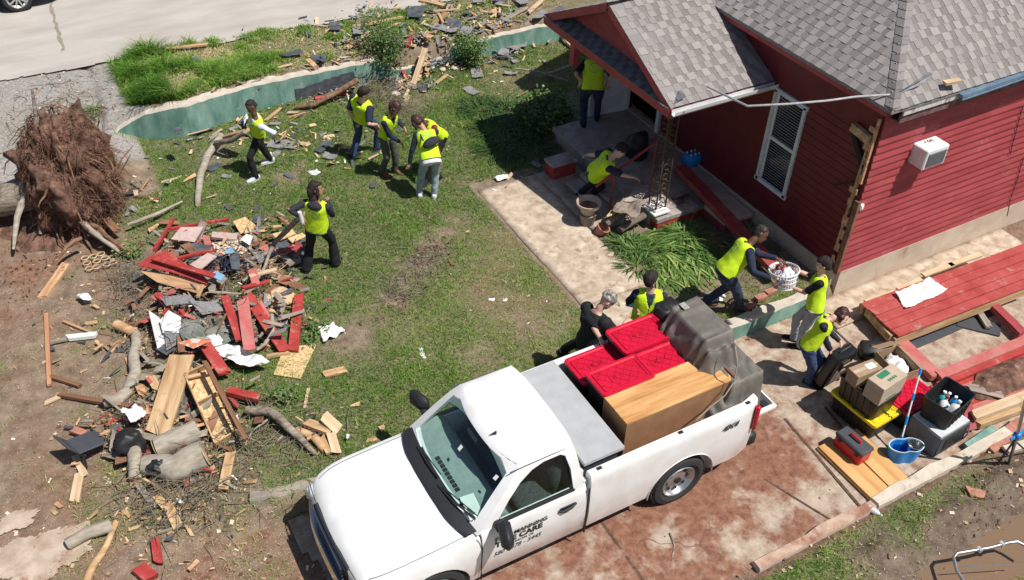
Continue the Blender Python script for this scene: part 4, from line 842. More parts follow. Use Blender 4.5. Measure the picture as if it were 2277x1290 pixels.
# black frit round the windshield
mb = MB(); 
def frit(k0, k1, e): 
    pass
R0, R4 = rr[0], rr[-1]; off = V((-.006, 0, .004)); outl = [rr[i][0] for i in range(5)]+R4[1:-1]+[rr[i][-1] for i in range(4,-1,-1)]+R0[::-1][1:-1]
cen = sum(outl, V())/len(outl); nO = len(outl)
inn = []
for p in outl:
    q = p.copy(); top = p.z > 1.78; q.y = p.y*(.95 if top else .93); 
    f_ = .16 if top else (.07 if p.z < 1.21 else 0); q = q+(cen-p)*f_*V((1,0,1)).length*.5 if f_ else q; q.y = p.y*(.94 if top else .925) if abs(p.y) > .6 else p.y; inn.append(q)
mb.add([p+off for p in outl]+[p+off for p in inn], [(i,(i+1)%nO,nO+(i+1)%nO,nO+i) for i in range(nO)]); mb.build('windshield_surround', m_trim, wsg)
for s in (-1, 1):
    mb = MB(); pts = [V((x, s*(.90-.20*(z-1.19)/.5-.02), z)) for x, z in poly]; mb.add(pts, [tuple(range(len(pts)))]); g2 = mb.build('window', m_glass, dl if s < 0 else dr_)
    mb = MB(); pp = [V((x, s*(.905-.20*(z-1.19)/.5-.008), z)) for x, z in poly]; mb.tube(pp+[pp[0]], .012, 6); mb.build('window_seal', m_trim, g2)
    mb = MB(); mb.box((2.36, s*.895, 1.195), (1.04, .03, .03)); mb.build('belt_seal', m_trim, g2)
mb = MB(); mb.box((2.99, 0, 1.48), (.006, 1.18, .32)); mb.build('rear_window', m_glass, truck)
# interior
m_int = mat('cab_plastic', [(.23,.27,.26),(.30,.34,.33)], 10, .7, .1); m_seat = mat('seat_cloth', [(.035,.035,.04),(.07,.07,.075)], 30, .95, .3)
mb = MB(); rr2 = []
for t in np.linspace(-1, 1, 15): 
    y = .84*t; xo = .13*abs(t)**2.6; rr2.append([V((1.50+xo, y, 1.10)), V((1.56+xo, y, 1.22)), V((1.78+xo*.6, y, 1.262)), V((2.0, y, 1.235)), V((2.06, y, 1.15)), V((2.04, y, .85)), V((1.55, y, .85))])
mb.loft(rr2); ds = mb.build('dashboard', m_int, truck, smooth=50)
mb = MB(); 
for k in range(9): mb.box((1.66, -.30+k*.065, 1.252), (.045, .05, .01))
mb.build('defroster_vent', m_trim, ds)
mb = MB(); mb.box((1.69, -.60, 1.262), (.17, .34, .004), Matrix.Rotation(-.1, 3, 'Z')); mb.build('paper_sheet', mt['white'], ds)
mb = MB(); mb.lathe([(.17,.0),(.185,.012),(.17,.024),(.155,.012),(.17,0)], (2.13, -.40, 1.20), 26, axis=V((-.75,0,.6))); mb.tube([(2.13,-.57,1.21),(2.13,-.23,1.21)], .02); mb.tube([(2.13,-.4,1.21),(1.98,-.4,1.12)], .03); mb.build('steering_wheel', m_trim, truck, smooth=50)
mb = MB(); mb.box((2.5, 0, .95), (.5, 1.5, .16), bev=.05); mb.build('bench_seat', m_seat, truck, smooth=60)
for y in (-.42, .42):
    mb = MB(); mb.box((2.76, y, 1.22), (.14, .62, .5), Matrix.Rotation(.2, 3, 'Y'), bev=.05); mb.box((2.80, y, 1.54), (.09, .28, .16), Matrix.Rotation(.2, 3, 'Y'), bev=.03); mb.build('seat_back', m_seat, truck, smooth=60)
# wipers, stickers
for y0, y1 in ((-.12,-.78),(.52,-.06)):
    mb = MB(); f = lambda y: V((1.50+.13*abs(y/.84)**2.6-.012, y, 1.235)); a, b_ = f(y0), f(y1)
    mb.tube([f(y0), f((y0+y1)/2)+V((.02,0,.03)), f(y1)+V((.045,0,.055))], .011, 6); mb.tube([f(y0*.9+y1*.1)+V((.03,0,.03)), f(y1)+V((.075,0,.075))], .008, 6); mb.build('wiper', m_trim, truck)
def glasspt(y, z): return V((1.515+(z-1.2)*.975+.13*abs(y/.8)**2.6-.012, y, z+.006))
def sticker(y, z, w_, h_, m, nm): 
    mb = MB(); mb.add([glasspt(y-w_/2,z), glasspt(y+w_/2,z), glasspt(y+w_/2,z+h_), glasspt(y-w_/2,z+h_)], [(0,1,2,3)]); return mb.build(nm, m, wsg)
sticker(-.66, 1.235, .11, .045, mt['greenp'], 'parking_sticker'); sticker(.0, 1.53, .05, .05, mt['white'], 'inspection_sticker'); sticker(-.62, 1.60, .045, .045, mt['white'], 'inspection_sticker')
sticker(-.52, 1.238, .05, .03, m_trim, 'small_label')
mb = MB(); mb.box((2.02, .02, 1.66), (.03, .22, .07), bev=.01); mb.build('rear_mirror', m_trim, truck)
# door details
mb = MB(); mb.tube([V((x, -.9615-.0, z)) for x, z in ((1.625,.34),(1.63,.7),(1.64,.95),(1.62,1.2))], .006, 5); mb.build('door_gap', m_trim, dl); mb = MB(); mb.tube([V((x, -.9615, z)) for x, z in ((3.04,.34),(3.05,.7),(3.05,.95),(3.045,1.18))], .011, 5); mb.build('door_gap', m_trim, dl)
mb = MB(); mb.tube([V((2.64,-.955,.985)), V((2.70,-.985,.99)), V((2.80,-.985,1.0)), V((2.88,-.955,1.005))], [.016,.019,.019,.016], 8); mb.box((2.76, -.957, .995), (.2, .012, .07), bev=.004); mb.build('door_handle', m_trim, dl, smooth=50)
def doortext(s_, size, x, z, bold=0, sx=1.0, rot=0.0, shear=0, nm='lettering', m=None, par=None):
    M4 = Matrix.Translation((x, -.9635, z)) @ Matrix.Rotation(math.radians(90), 4, 'X') @ Matrix.Rotation(rot, 4, 'Z')
    return text(s_, size, M4, m or mt['black'], nm, par or dl, .0012, bold, shear, sx)
doortext('PAUL MANNING', .098, 1.80, .955, .0015, .95)
doortext('TREE CARE', .12, 1.80, .85, .005, 1.05)
doortext('DUNCAN, OK', .055, 2.0, .79, 0, .9, m=mt['dgrey'])
doortext('580 - 678 - 5445', .098, 1.78, .69, .000, .95, shear=.3)
doortext('LICENSED & INSURED', .035, 1.72, .615, 0, .9, m=mt['dgrey']) if False else None
# mirrors
for s in (-1, 1):
    mb = MB(); mb.tube([V((1.86, s*.86, 1.21)), V((1.84, s*1.02, 1.24))], .055, 8, flat=.7); mb.box((1.84, s*1.13, 1.29), (.14, .34, .24), Matrix.Rotation(s*.3, 3, 'Z'), bev=.06); mb.build('mirror', m_trim, dl if s < 0 else dr_, smooth=60)
mb = MB(); mb.add([V((2.12,-.20,1.845)), V((2.20,-.235,1.85)), V((2.20,-.185,1.85)), V((2.21,-.21,1.885))], [(0,1,2),(0,1,3),(1,2,3),(2,0,3)]); mb.build('antenna_fin', m_trim, truck)
mb = MB(); mb.box((2.87, .12, 1.79), (.04, .5, .05), Matrix.Rotation(.5, 3, 'Y'), bev=.012); bl_ = mb.build('brake_light', mat('red_lens', (.45,.005,.02), 5, .15, 0), truck)
mb = MB()
for y in (-.04, .28): mb.box((2.886, y, 1.80), (.03, .08, .03), Matrix.Rotation(.5, 3, 'Y'))
mb.build('clear_lens', mt['white'], bl_)
mb = MB(); mb.tube([V((2.1+.0*t, -.735, 1.772)) for t in (0, 1)]+[V((2.82, -.725, 1.772))], .007, 5); mb.tube([V((2.1, .735, 1.772)), V((2.82, .725, 1.772))], .007, 5); mb.build('roof_seam', mt['dgrey'], truck)
# pickup bed: side boxes with arches
def bedside(s):
    mb = MB(); rr = []
    for x in np.linspace(3.075, 5.62, 12):
        hw = .965 if x < 5.4 else .965-.06*((x-5.4)/.22)**2; lip = .0
        h = [(hw-.08,.36),(hw-.02,.42),(hw,.70),(hw-.004,.95),(hw-.012,1.22),(hw-.03,1.33),(hw-.05,1.355),(hw-.125,1.355),(hw-.14,1.32),(hw-.16,.80),(hw-.18,.36)]
        rr.append([V((x, s*y, z)) for y, z in h])
    mb.loft(rr); o = mb.build('bed_side', m_paint, truck); c = MB(); c.lathe([(.001,0),(.50,0),(.50,.145),(.001,.145)], (4.49, (-.975 if s < 0 else .83), .41), 36, axis=V((0,1,0))); cutobj(o, [c]); smooth(o, 30); return o
bsl = bedside(-1); bsr = bedside(1)
for s, bs in ((-1, bsl), (1, bsr)):
    mb = MB(); rr = [[V((4.49+r*math.cos(a), s*.958, .41+r*math.sin(a))) for r in (.475, .50)] for a in np.linspace(-.1, math.pi+.1, 24)]
    mb.tube([V((4.49+.51*math.cos(a), s*.955, .41+.51*math.sin(a))) for a in np.linspace(-.05, math.pi+.05, 24)], .014, 6, flat=.7); mb.build('arch_lip', m_paint, bs, smooth=60)
    mb = MB(); mb.box((5.60, s*.93, 1.06), (.06, .07, .42), bev=.012); mb.build('tail_light', mat('tail_lens', (.42,.008,.015), 5, .2, 0), bs, smooth=50)
    for x in (3.22, 4.4, 5.45): mb = MB(); mb.box((x, s*.875, 1.357), (.07, .045, .006)); mb.build('stake_pocket', m_trim, bs)
mb = MB(); mb.box((4.32, 0, .84), (2.6, 1.62, .05)); 
for k in range(15): mb.box((4.32, -.77+k*.11, .87), (2.58, .05, .018))
mb.build('bed_floor', m_trim, truck)
mb = MB(); mb.box((3.02, 0, 1.08), (.05, 1.62, .52)); mb.build('bed_front', m_paint, truck)
tg = MB(); tg.box((5.90, 0, .84), (.5, 1.56, .07), bev=.015); tgo = tg.build('tailgate', m_paint, truck)
mb = MB(); mb.box((5.89, 0, .878), (.44, 1.46, .008)); 
for k in range(12): mb.box((5.89, -.66+k*.12, .884), (.36, .04, .006))
mb.build('tailgate_liner', mt['dgrey'], tgo)
mb = MB(); mb.box((5.99, -.68, .883), (.1, .1, .03)); mb.build('latch', m_trim, tgo)
mb = MB(); mb.box((5.70, 0, .52), (.18, 1.8, .2), bev=.04); mb.build('rear_bumper', m_trim, truck, smooth=50)
text('4X4', .13, Matrix.Translation((5.02, -.968, 1.12)) @ Matrix.Rotation(math.radians(90), 4, 'X'), mt['dgrey'], 'lettering', bsl, .002, .004, .25, 1.1)
# chassis
mb = MB(); mb.box((2.8, 0, .50), (5.0, 1.1, .18)); mb.box((2.3, 0, .42), (1.4, 1.75, .16)); mb.box((4.4, 0, .55), (.6, 1.5, .3)); mb.box((1.0, 0, .7), (1.3, 1.2, .4)); mb.build('chassis', m_trim, truck)
# wheels
def wheel(x, y, s, par, R=.40, wdt=.27, kind=0):
    mb = MB(); a = V((0,s,0)); c = (x, y, R)
    prof = [(.24,-.10),(.30,-.135),(.365,-.125),(.395,-.09),(.40,-.03),(.40,.03),(.395,.09),(.365,.125),(.30,.135),(.24,.10)]
    mb.lathe([(r*R/.4, h*wdt/.27) for r, h in prof], c, 40, axis=a)
    for k in range(44):
        th = k*2*math.pi/44; 
        for q in (-1, 1): mb.box(V(c)+V((math.cos(th+q*.03)*(R+.001), q*.07, math.sin(th+q*.03)*(R+.001))), (.012, .09, .03), Matrix.Rotation(-th, 3, 'Y'))
    t = mb.build('tyre', mt['rubber'], par, smooth=40)
    mb = MB(); mb.lathe([(.245,.115),(.235,.085),(.21,.05),(.13,.075),(.05,.085),(.0,.085)], c, 30, axis=a); mb.lathe([(.255,.118),(.245,.13),(.235,.12)], c, 30, axis=a)
    rm = mb.build('rim', mat('rim_steel', [(.42,.42,.42),(.6,.6,.6)], 6, .3, 0, metal=.8), t, smooth=40)
    mb = MB(); ax = V((0,s,0))
    if kind == 0:
        for k in range(8):
            th = k*2*math.pi/8; p = V(c)+V((math.cos(th)*.165, s*.072, math.sin(th)*.165)); mb.lathe([(.0,.0),(.026,.0),(.026,.012),(.0,.012)], p, 10, axis=a)
        mb.lathe([(.05,.085),(.05,.105),(.0,.108)], c, 14, axis=a)
    mb.build('hand_hole', m_trim, rm)
    return t
for x in (1.04, 4.49):
    for s in (-1, 1): wheel(x, s*.81, s, truck, R=.415, wdt=.29)
# ---------------------------------------------------------------- load in the bed
def rel(px, py, z): return W(px, py, z)
tb = MB(); 
TB = [W(1168,838,1.36), W(1248,812,1.36), W(1395,1003,1.36), W(1306,1049,1.36)]
tb.slab([V((4.36,5.70,1.385)), V((4.92,5.70,1.385)), V((4.92,7.33,1.385)), V((4.36,7.33,1.385))], .05)
bx = tb.build('toolbox_lid', mat('grey_lid', [(.36,.37,.38),(.42,.43,.44)], 5, .4, .05)); 
box_root = empty('truck_toolbox', (4.62, 6.5, .95), 0, 'long grey lidded metal toolbox across the bed behind the cab', 'toolbox'); wparent(box_root, bx)
mb = MB(); mb.box((4.62, 6.5, 1.12), (.5, 1.5, .42)); wparent(box_root, mb.build('body', mt['dgrey']))
m_lid = mt['redpl']
def tote(name, cx, cy, z, L_, W_, H_, rz, label, lidm, bodym, group=None, lid=True, emb=None, cat='storage tote'):
    r = empty(name, (cx, cy, z), rz, label, cat, group)
    mb = MB(); n_ = 0
    rings = []
    def rr_(hx, hy, zz, rad=.05):
        pts = []
        for (sx, sy, a0) in ((1,1,0),(-1,1,90),(-1,-1,180),(1,-1,270)):
            for a in (0, 30, 60, 90): t = math.radians(a0+a); pts.append(V((sx*(hx-rad)+rad*math.cos(t), sy*(hy-rad)+rad*math.sin(t), zz)))
        return pts
    hx, hy = L_/2, W_/2
    rings = [rr_(hx*.84, hy*.82, 0), rr_(hx*.93, hy*.92, H_*.93), rr_(hx*.97, hy*.97, H_*.93), rr_(hx*.97, hy*.97, H_), rr_(hx*.92, hy*.91, H_), rr_(hx*.82, hy*.80, .02)]
    mb.loft(rings); body = mb.build('body', bodym, r, smooth=35)
    for s in (-1, 1):
        for k in range(5): mb = MB(); mb.box((-.3*L_+k*.15*L_, s*hy*.885, H_*.45), (.02, .02, H_*.7), Matrix.Rotation(-s*.07, 3, 'X')); mb.build('rib', bodym, r)
    if lid:
        mb = MB(); rings = [rr_(hx, hy, H_-.02), rr_(hx*1.01, hy*1.01, H_+.005), rr_(hx, hy, H_+.028), rr_(hx-.03, hy-.03, H_+.028, .04), rr_(hx-.045, hy-.045, H_+.012, .04)]; mb.loft(rings); lo = mb.build('lid', lidm, r, smooth=35)
        mb = MB(); X_, Y_ = hx-.07, hy-.07
        for d in (-1, 1):
            for c0 in np.arange(-(X_+Y_), X_+Y_, .13):
                # diagonal line y = d*(x - c0)
                pts = []
                for (x, y) in ((-X_, d*(-X_-c0)), (X_, d*(X_-c0)), (c0+d*Y_, Y_), (c0-d*Y_, -Y_)):
                    if abs(x) <= X_+1e-6 and abs(y) <= Y_+1e-6: pts.append((x, y))
                if len(pts) >= 2:
                    p, q = min(pts), max(pts)
                    if q[0]-p[0] > .05: mb.bar((p[0],p[1],H_+.014), (q[0],q[1],H_+.014), .008, .008)
        for (x0, y0, x1, y1) in ((-X_,-Y_,X_,-Y_),(-X_,Y_,X_,Y_),(-X_,-Y_,-X_,Y_),(X_,-Y_,X_,Y_)): mb.bar((x0,y0,H_+.017), (x1,y1,H_+.017), .012, .016)
        mb.build('lid_rib', lidm, lo)
        mb = MB()
        for s in (-1, 1):
            for k in (-1, 0, 1): mb.box((k*L_*.28, s*(hy-.018), H_+.031), (.05, .012, .012))
        mb.build('lid_notch', mt['black'] if emb is None else lidm, lo)
        if emb: text(emb, .12, Matrix.Translation((-.16, -.045, H_+.012)), mat('emboss_red', (.47,.006,.02), 5, .5, 0), 'lettering', lo, .006, .003)
    return r
def pxbox(a, b, c, z):   # centre, length, width, heading from three lid corners (a-b is the long side)
    A, B, C_ = W(*a, z), W(*b, z), W(*c, z); d = B-A; return (A+C_)/2, d.length, (C_-B).length, math.atan2(d.y, d.x)
def tote_px(a, b, c, ztop, H_, *args, **kw):
    cen, l, w_, rz = pxbox(a, b, c, ztop); return tote('storage_tote', cen.x, cen.y, ztop-H_-.028, l, w_, H_, rz, *args, **kw)
GR = 'red lidded totes in the truck bed'
tote('storage_tote', 5.40, 7.02, .88, .76, .50, .50, 0, 'black storage tote with shaded red lid nearest the truck cab and far bed rail', m_lid, mt['black'], GR, emb='HDX')
tote('storage_tote', 5.43, 6.58, .88, .78, .46, .66, 0, 'red lidded tote between the grey toolbox and wooden cabinet, nearest the cabinet front corner', m_lid, mt['black'], GR, emb='HDX')
tote('storage_tote', 6.07, 7.08, .88, .78, .50, .68, 0, 'highest red lidded tote, in front of the two men talking beside the bed', m_lid, mt['black'], GR, emb='HDX')
tote('storage_tote', 6.08, 6.60, .88, .76, .46, .62, 0, 'red lidded tote wedged between the wooden cabinet and the grey covered grill', m_lid, mt['black'], GR, emb='HDX')
# cabinet on its side
m_cab = mat('cabinet_wood', [(.38,.15,.035),(.58,.28,.085),(.72,.44,.19)], 7, .45, .05, stretch=(.1,1,1), detail=9)
m_cab2 = mat('cabinet_side', [(.27,.14,.07),(.34,.185,.10)], 4, .5, .05)
cb = empty('wooden_cabinet', (5.86, 6.13, .90), 0, 'light brown wooden cabinet lying in the truck bed beside the red totes', 'cabinet')
mb = MB(); mb.box((0,0,.63), (1.62,.52,.02)); mb.build('top_panel', m_cab, cb)
mb = MB(); mb.box((0,-.25,.31), (1.62,.02,.618)); mb.box((-.80,.01,.31), (.02,.5,.618)); mb.box((0,.25,.31), (1.62,.02,.618)); mb.build('side_panel', m_cab2, cb)
mb = MB(); mb.box((.825,0,.33), (.022,.56,.68)); mb.build('end_frame', mat('cabinet_edge', [(.2,.07,.03),(.27,.11,.05)], 4, .5, .05), cb)
# covered grill
gc = empty('covered_grill', (6.55, 6.5, .88), 0, 'barbecue grill under a creased dark grey cover at the truck tailgate', 'covered grill')
def cover():
    nx, ny = 64, 104; xs = np.linspace(6.08, 7.22, nx); ys = np.linspace(5.62, 7.22, ny); X, Y = np.meshgrid(xs, ys, indexing='ij')
    def box(x0, x1, y0, y1, zt, sl, sr, sf, sn, tilt=0):
        dl_ = np.maximum(0, x0-X)*sl; dr = np.maximum(0, X-x1)*sr; df = np.maximum(0, Y-y1)*sf; dn = np.maximum(0, y0-Y)*sn
        dd = np.sqrt(dl_**2+dr**2+df**2+dn**2); r = .05; return zt+tilt*(X-x1)-np.where(dd < r, dd*dd/(2*r), dd-r/2)
    wv = .035*np.sin(Y*27+3*np.sin(Y*9)+X*4)+.022*np.sin(X*37+2*np.sin(X*11)+Y*5)
    h1 = box(6.50, 6.90, 6.30, 7.02, 1.95, 2.8, 9, 9, 1.5, .10); h2 = box(6.62, 7.10, 5.80, 6.3, 1.53, 4, 9, 3, 9, 0)
    h = np.maximum(h1+wv*np.clip((1.95-h1)*4, 0, 1)*2, h2+wv*np.clip((1.53-h2)*4, 0, 1)*2)
    h = h+.016*np.abs(np.sin((X*2.2-Y*1.3)*9+2*vnoise(X, Y, 5, 3)))*np.clip((1.9-h)*3, 0, 1)+.008*fbm(X, Y, 9, 70)
    out = h < .95; h = np.maximum(h, .93); v = np.stack([X, Y, h], -1).reshape(-1, 3); i_ = np.arange(nx*ny).reshape(nx, ny)
    f = np.stack([i_[:-1,:-1], i_[1:,:-1], i_[1:,1:], i_[:-1,1:]], -1).reshape(-1, 4); ok = ~(out[:-1,:-1] & out[1:,1:]).ravel(); f = f[ok]
    mb = MB(); mb.add(v.tolist(), [tuple(q) for q in f.tolist()]); o = mb.build('cover', mt['vinyl'], smooth=180, fix=False)
    bm = bmesh.new(); bm.from_mesh(o.data); bmesh.ops.delete(bm, geom=[q for q in bm.verts if not q.link_faces], context='VERTS'); bm.to_mesh(o.data); bm.free(); m_ = o.modifiers.new('s','SOLIDIFY'); m_.thickness = .008; evaluate(o); return o
o = cover(); wparent(gc, o)
mb = MB(); mb.add([V((6.58,6.86,1.955)), V((6.58,6.99,1.955)), V((6.66,6.99,1.963)), V((6.66,6.86,1.963))], [(0,1,2,3)]); q = mb.build('label_patch', mat('patch_grey', [(.2,.2,.2),(.45,.43,.4)], 30, .6, 0)); wparent(gc, q)
pb = MB(); pb.box((0,0,0), (.5,.34,.26), bev=.08); o = pb.build('black_bag', mt['black'], smooth=60); o.modifiers.new('s','SUBSURF').levels = 3; evaluate(o)
for v_ in o.data.vertices: v_.co += V((1,1,1))*.05*mnoise.noise(v_.co*6)+V((0,0,.04))*mnoise.noise(V((v_.co.x*16, v_.co.y*6, 0)))
o.location = (6.62, 7.12, 1.60); o.location = W(1490,690,1.6); o.rotation_euler = (0,0,.2); tag(o, 'crumpled glossy black bag wedged behind the covered grill, in front of the iris plants', 'bag')
# rope
pts = [W(1635,770,2.02), W(1640,810,1.9), W(1632,850,1.62), W(1612,880,1.55), W(1580,905,1.5), W(1548,935,1.36)]; mb = MB(); mb.tube(pts, .009, 6); o = mb.build('tie_down_strap', mt['grey'], smooth=60); recenter(o, pts[2]); tag(o, 'thin pale cord tied over the grill cover and the end of the wooden cabinet', 'cord')
# ---------------------------------------------------------------- dark car on the road
car = empty('parked_car', (-1.06, 23.85, .79), 0, 'dark parked car, only its alloy wheel and black flank showing in the corner', 'car')
m_cp = mat('black_car_paint', (.012,.013,.02), 5, .25, 0, coat=1)
cs_ = [(-2.45,[(.1,.35),(.7,.4),(.8,.6),(.74,.8),(.5,.86),(0,.88)]),(-2.2,[(.1,.3),(.84,.35),(.88,.6),(.84,.84),(.6,.93),(0,.96)]),(-1.2,[(.1,.25),(.86,.3),(.9,.6),(.88,.88),(.66,.98),(0,1.0)]),(-.9,[(.1,.25),(.86,.3),(.9,.6),(.88,.9),(.7,1.0),(0,1.02)]),(1.6,[(.1,.25),(.86,.3),(.9,.6),(.88,.92),(.7,1.02),(0,1.05)]),(2.2,[(.1,.3),(.84,.35),(.88,.6),(.84,.88),(.6,1.0),(0,1.02)]),(2.42,[(.1,.35),(.7,.4),(.8,.6),(.74,.8),(.5,.9),(0,.92)])]
mb = MB(); mb.loft([[V((x,-y,z)) for y, z in h]+[V((x,y,z)) for y, z in h[::-1]] for x, h in lerp_sections(cs_, 40)]); o = mb.build('body', m_cp, car)
c = [MB() for _ in range(4)]
for k, (x, s) in enumerate(((-1.4,-1),(1.45,-1),(-1.4,1),(1.45,1))): c[k].lathe([(.001,0),(.37,0),(.37,.3),(.001,.3)], (x, s*.78-.15, .33), 28, axis=V((0,1,0)))
cutobj(o, c); smooth(o, 30)
mb = MB(); mb.loft([[V((x*k+.15, y*k2, z)) for x, y in ((-1.2,-.82),(1.75,-.82),(1.75,.82),(-1.2,.82))] for z, k, k2 in ((.98,1,1),(1.2,.85,.9),(1.42,.6,.75),(1.46,.5,.68))]); mb.build('cabin', m_cp, car, smooth=30)
for x in (-1.4, 1.45):
    for s in (-1, 1):
        mb = MB(); c0 = (x, s*.80, .33); mb.lathe([(.2,-.08),(.3,-.1),(.33,-.05),(.33,.05),(.3,.1),(.235,.1)], c0, 30, axis=V((0,s,0))); t = mb.build('tyre', mt['rubber'], car, smooth=40)
        mb = MB(); mb.lathe([(.235,.1),(.22,.08),(.2,.06)], c0, 30, axis=V((0,s,0)))
        for k in range(10): a = k*math.pi/5; mb.bar(V(c0)+V((0,s*.085,0)), V(c0)+V((.22*math.cos(a), s*.085, .22*math.sin(a))), .035, .02, V((0,s,0)))
        mb.build('rim', mat('alloy', (.6,.6,.6), 5, .3, 0, metal=.7), t, smooth=40)
        mb = MB(); mb.lathe([(.21,.03),(.0,.03)], c0, 20, axis=V((0,s,0))); mb.build('brake_disc', mt['dgrey'], t)
# ---------------------------------------------------------------- goods on the driveway
DZ = -.02
# yellow-rimmed tote, black tote, red lid tote
tote('storage_tote', W(1925,895,.3).x, W(1925,895,.3).y, DZ, .82, .56, .32, -1.5, 'black storage tote with bright yellow rim at the bottom of the stack', mt['yellow'], mt['black'])
c0 = W(1925,870,.6); tote('storage_tote', W(1930,868,.55).x, W(1930,868,.55).y, DZ+.355, .74, .50, .36, -1.5, 'open dark brown tote standing on the yellow rimmed tote, filled with cartons', None, mat('smoky_plastic', [(.022,.016,.012),(.04,.03,.02)], 5, .35, .1), lid=False)
p = W(2022,880,.32); tote('storage_tote', p.x, p.y, DZ, .7, .5, .34, .1, 'black storage tote with red lid behind the mop handle', m_lid, mt['black'])
def carton(name, a, b, c, ztop, H_, label, m, flaps=False, extra=None):
    cen, l, w_, rz = pxbox(a, b, c, ztop); r = empty(name, (cen.x, cen.y, ztop-H_), rz, label, 'cardboard box')
    if flaps:
        mb = MB(); t = .008
        for s in (-1, 1): mb.box((0, s*(w_/2), H_/2), (l, t, H_)); mb.box((s*l/2, 0, H_/2), (t, w_, H_))
        mb.box((0,0,.01), (l,w_,.01)); mb.build('carton_wall', m, r)
        mb = MB(); mb.box((0, w_/2+.06, H_-.0+.02), (l, .15, t), Matrix.Rotation(-.5, 3, 'X')); mb.build('flap', m, r)
        mb = MB(); mb.box((l/2+.05, 0, H_-.02), (.14, w_, t), Matrix.Rotation(.6, 3, 'Y')); mb.build('flap', m, r)
    else:
        mb = MB(); mb.box((0,0,H_/2), (l,w_,H_), bev=.006); mb.build('carton_wall', m, r)
        mb = MB(); mb.box((0,0,H_+.001), (l*.98,.05,.002)); mb.build('tape', mat('tape', (.5,.4,.28), 6, .25, 0), r)
    return r, l, w_, H_
r, l, w_, h_ = carton('cardboard_box', (1886,818), (1940,797), (1964,818), .93, .22, 'tan cardboard box with white label, in the dark tote beside the pale box', mt['card'])
mb = MB(); mb.box((l*.2,0,h_+.004), (.14,.1,.002)); mb.build('label_sheet', mt['white'], r)
r, l, w_, h_ = carton('cardboard_box', (1932,868), (1975,895), (2020,845), 1.02, .34, 'pale cardboard carton with green printing on top of the dark tote', mt['cardp']) if False else carton('cardboard_box', (1929,842), (1982,808), (2021,832), 1.0, .32, 'pale cardboard carton with green printing on top of the dark tote', mt['cardp'])
mb = MB(); mb.box((-l*.05,w_*.22,h_+.004), (.2,.09,.002)); mb.build('printed_panel', mt['greenp'], r)
mb = MB()
for k in range(4): mb.box((-l*.1+.045*k, -w_*.2, h_+.004), (.03,.04,.002), Matrix.Rotation(.4,3,'Z'))
mb.build('printed_mark', mt['greenp'], r)
mb = MB(); mb.box((0, -w_/2-.003, .05), (.2, .002, .03)); mb.box((l/2+.003, 0, .05), (.002,.2,.03)); mb.build('printed_mark', mt['greenp'], r)
r, l, w_, h_ = carton('cardboard_box', (1950,782), (1995,769), (2046,821), .5, .48, 'open brown cardboard carton with crumpled plastic inside, behind the pale box', mt['card'], True)
mb = MB(); mb.ell((0,0,.36), (.16,.2,.1), n=24, m=16); o = mb.build('crumpled_plastic', mt['wplastic'], r)
for v_ in o.data.vertices: v_.co += V((1,1,1))*.06*mnoise.noise(v_.co*14)
p = W(1943,778,.12); mb = MB(); mb.box((0,0,.12), (.42,.26,.22), Matrix.Rotation(.3,3,'X'), bev=.03); o = mb.build('black_case', mt['black'], smooth=50); o.location = (p.x, p.y, DZ); o.rotation_euler = (0,0,-.6); tag(o, 'black plastic case lying behind the open brown carton', 'case')
mb = MB(); mb.box((0,-.02,.245), (.16,.03,.03), bev=.01); mb.build('handle', mt['dgrey'], o)
# microwave with open-topped tote on it
c1 = W(2095,925,.42); mw = empty('microwave', (c1.x, c1.y, DZ), .06, 'grey microwave oven with white top standing on the driveway under a tote', 'microwave')
mb = MB(); mb.box((0,0,.2), (.62,.5,.38), bev=.01); mb.build('casing', mat('mw_grey', [(.17,.165,.16),(.22,.21,.2)], 5, .4, .05), mw)
mb = MB(); mb.box((0,0,.397), (.6,.48,.012)); mb.build('top_plate', mat('mw_top', (.55,.58,.6), 5, .4, 0), mw)
mb = MB(); mb.box((0,-.256,.2), (.6,.012,.35)); fr_ = mb.build('door', mt['dgrey'], mw)
mb = MB(); mb.box((.03,-.265,.2), (.44,.008,.24), bev=.003); mb.build('door_window', mt['black'], fr_)
mb = MB(); mb.tube([(.29,-.27,.06),(.29,-.3,.2),(.29,-.27,.34)], .01); mb.build('handle', mt['steel'], fr_)
c2 = W(2105,895,.62); r = tote('storage_tote', c2.x, c2.y, DZ+.41, .62, .48, .38, .2, 'open black tote full of cleaning products on the microwave', None, mt['black'], lid=False)
its = [('spray_bottle', mt['wplastic'], -.12, .03, .06, .26), ('detergent_bottle', mat('teal_plastic', (.05,.35,.33), 5, .4, 0), .02, .08, .06, .24), ('detergent_bottle', mt['blue'], .12, -.06, .05, .22), ('paper_roll', mt['white'], -.06, -.1, .065, .25), ('cleaner_bottle', mt['wplastic'], .1, .1, .05, .26), ('cleaner_bottle', mt['ltblue'], -.2, -.02, .045, .25)]
LAB = ['white spray bottle standing in the open black tote, nearest the mop handle', 'teal detergent bottle among the white ones in the open black tote', 'blue bottle at the front corner of the open black tote', 'white paper roll lying at the front of the open black tote', 'tall white bottle at the back of the open black tote', 'pale blue bottle at the end of the open black tote beside the cartons']
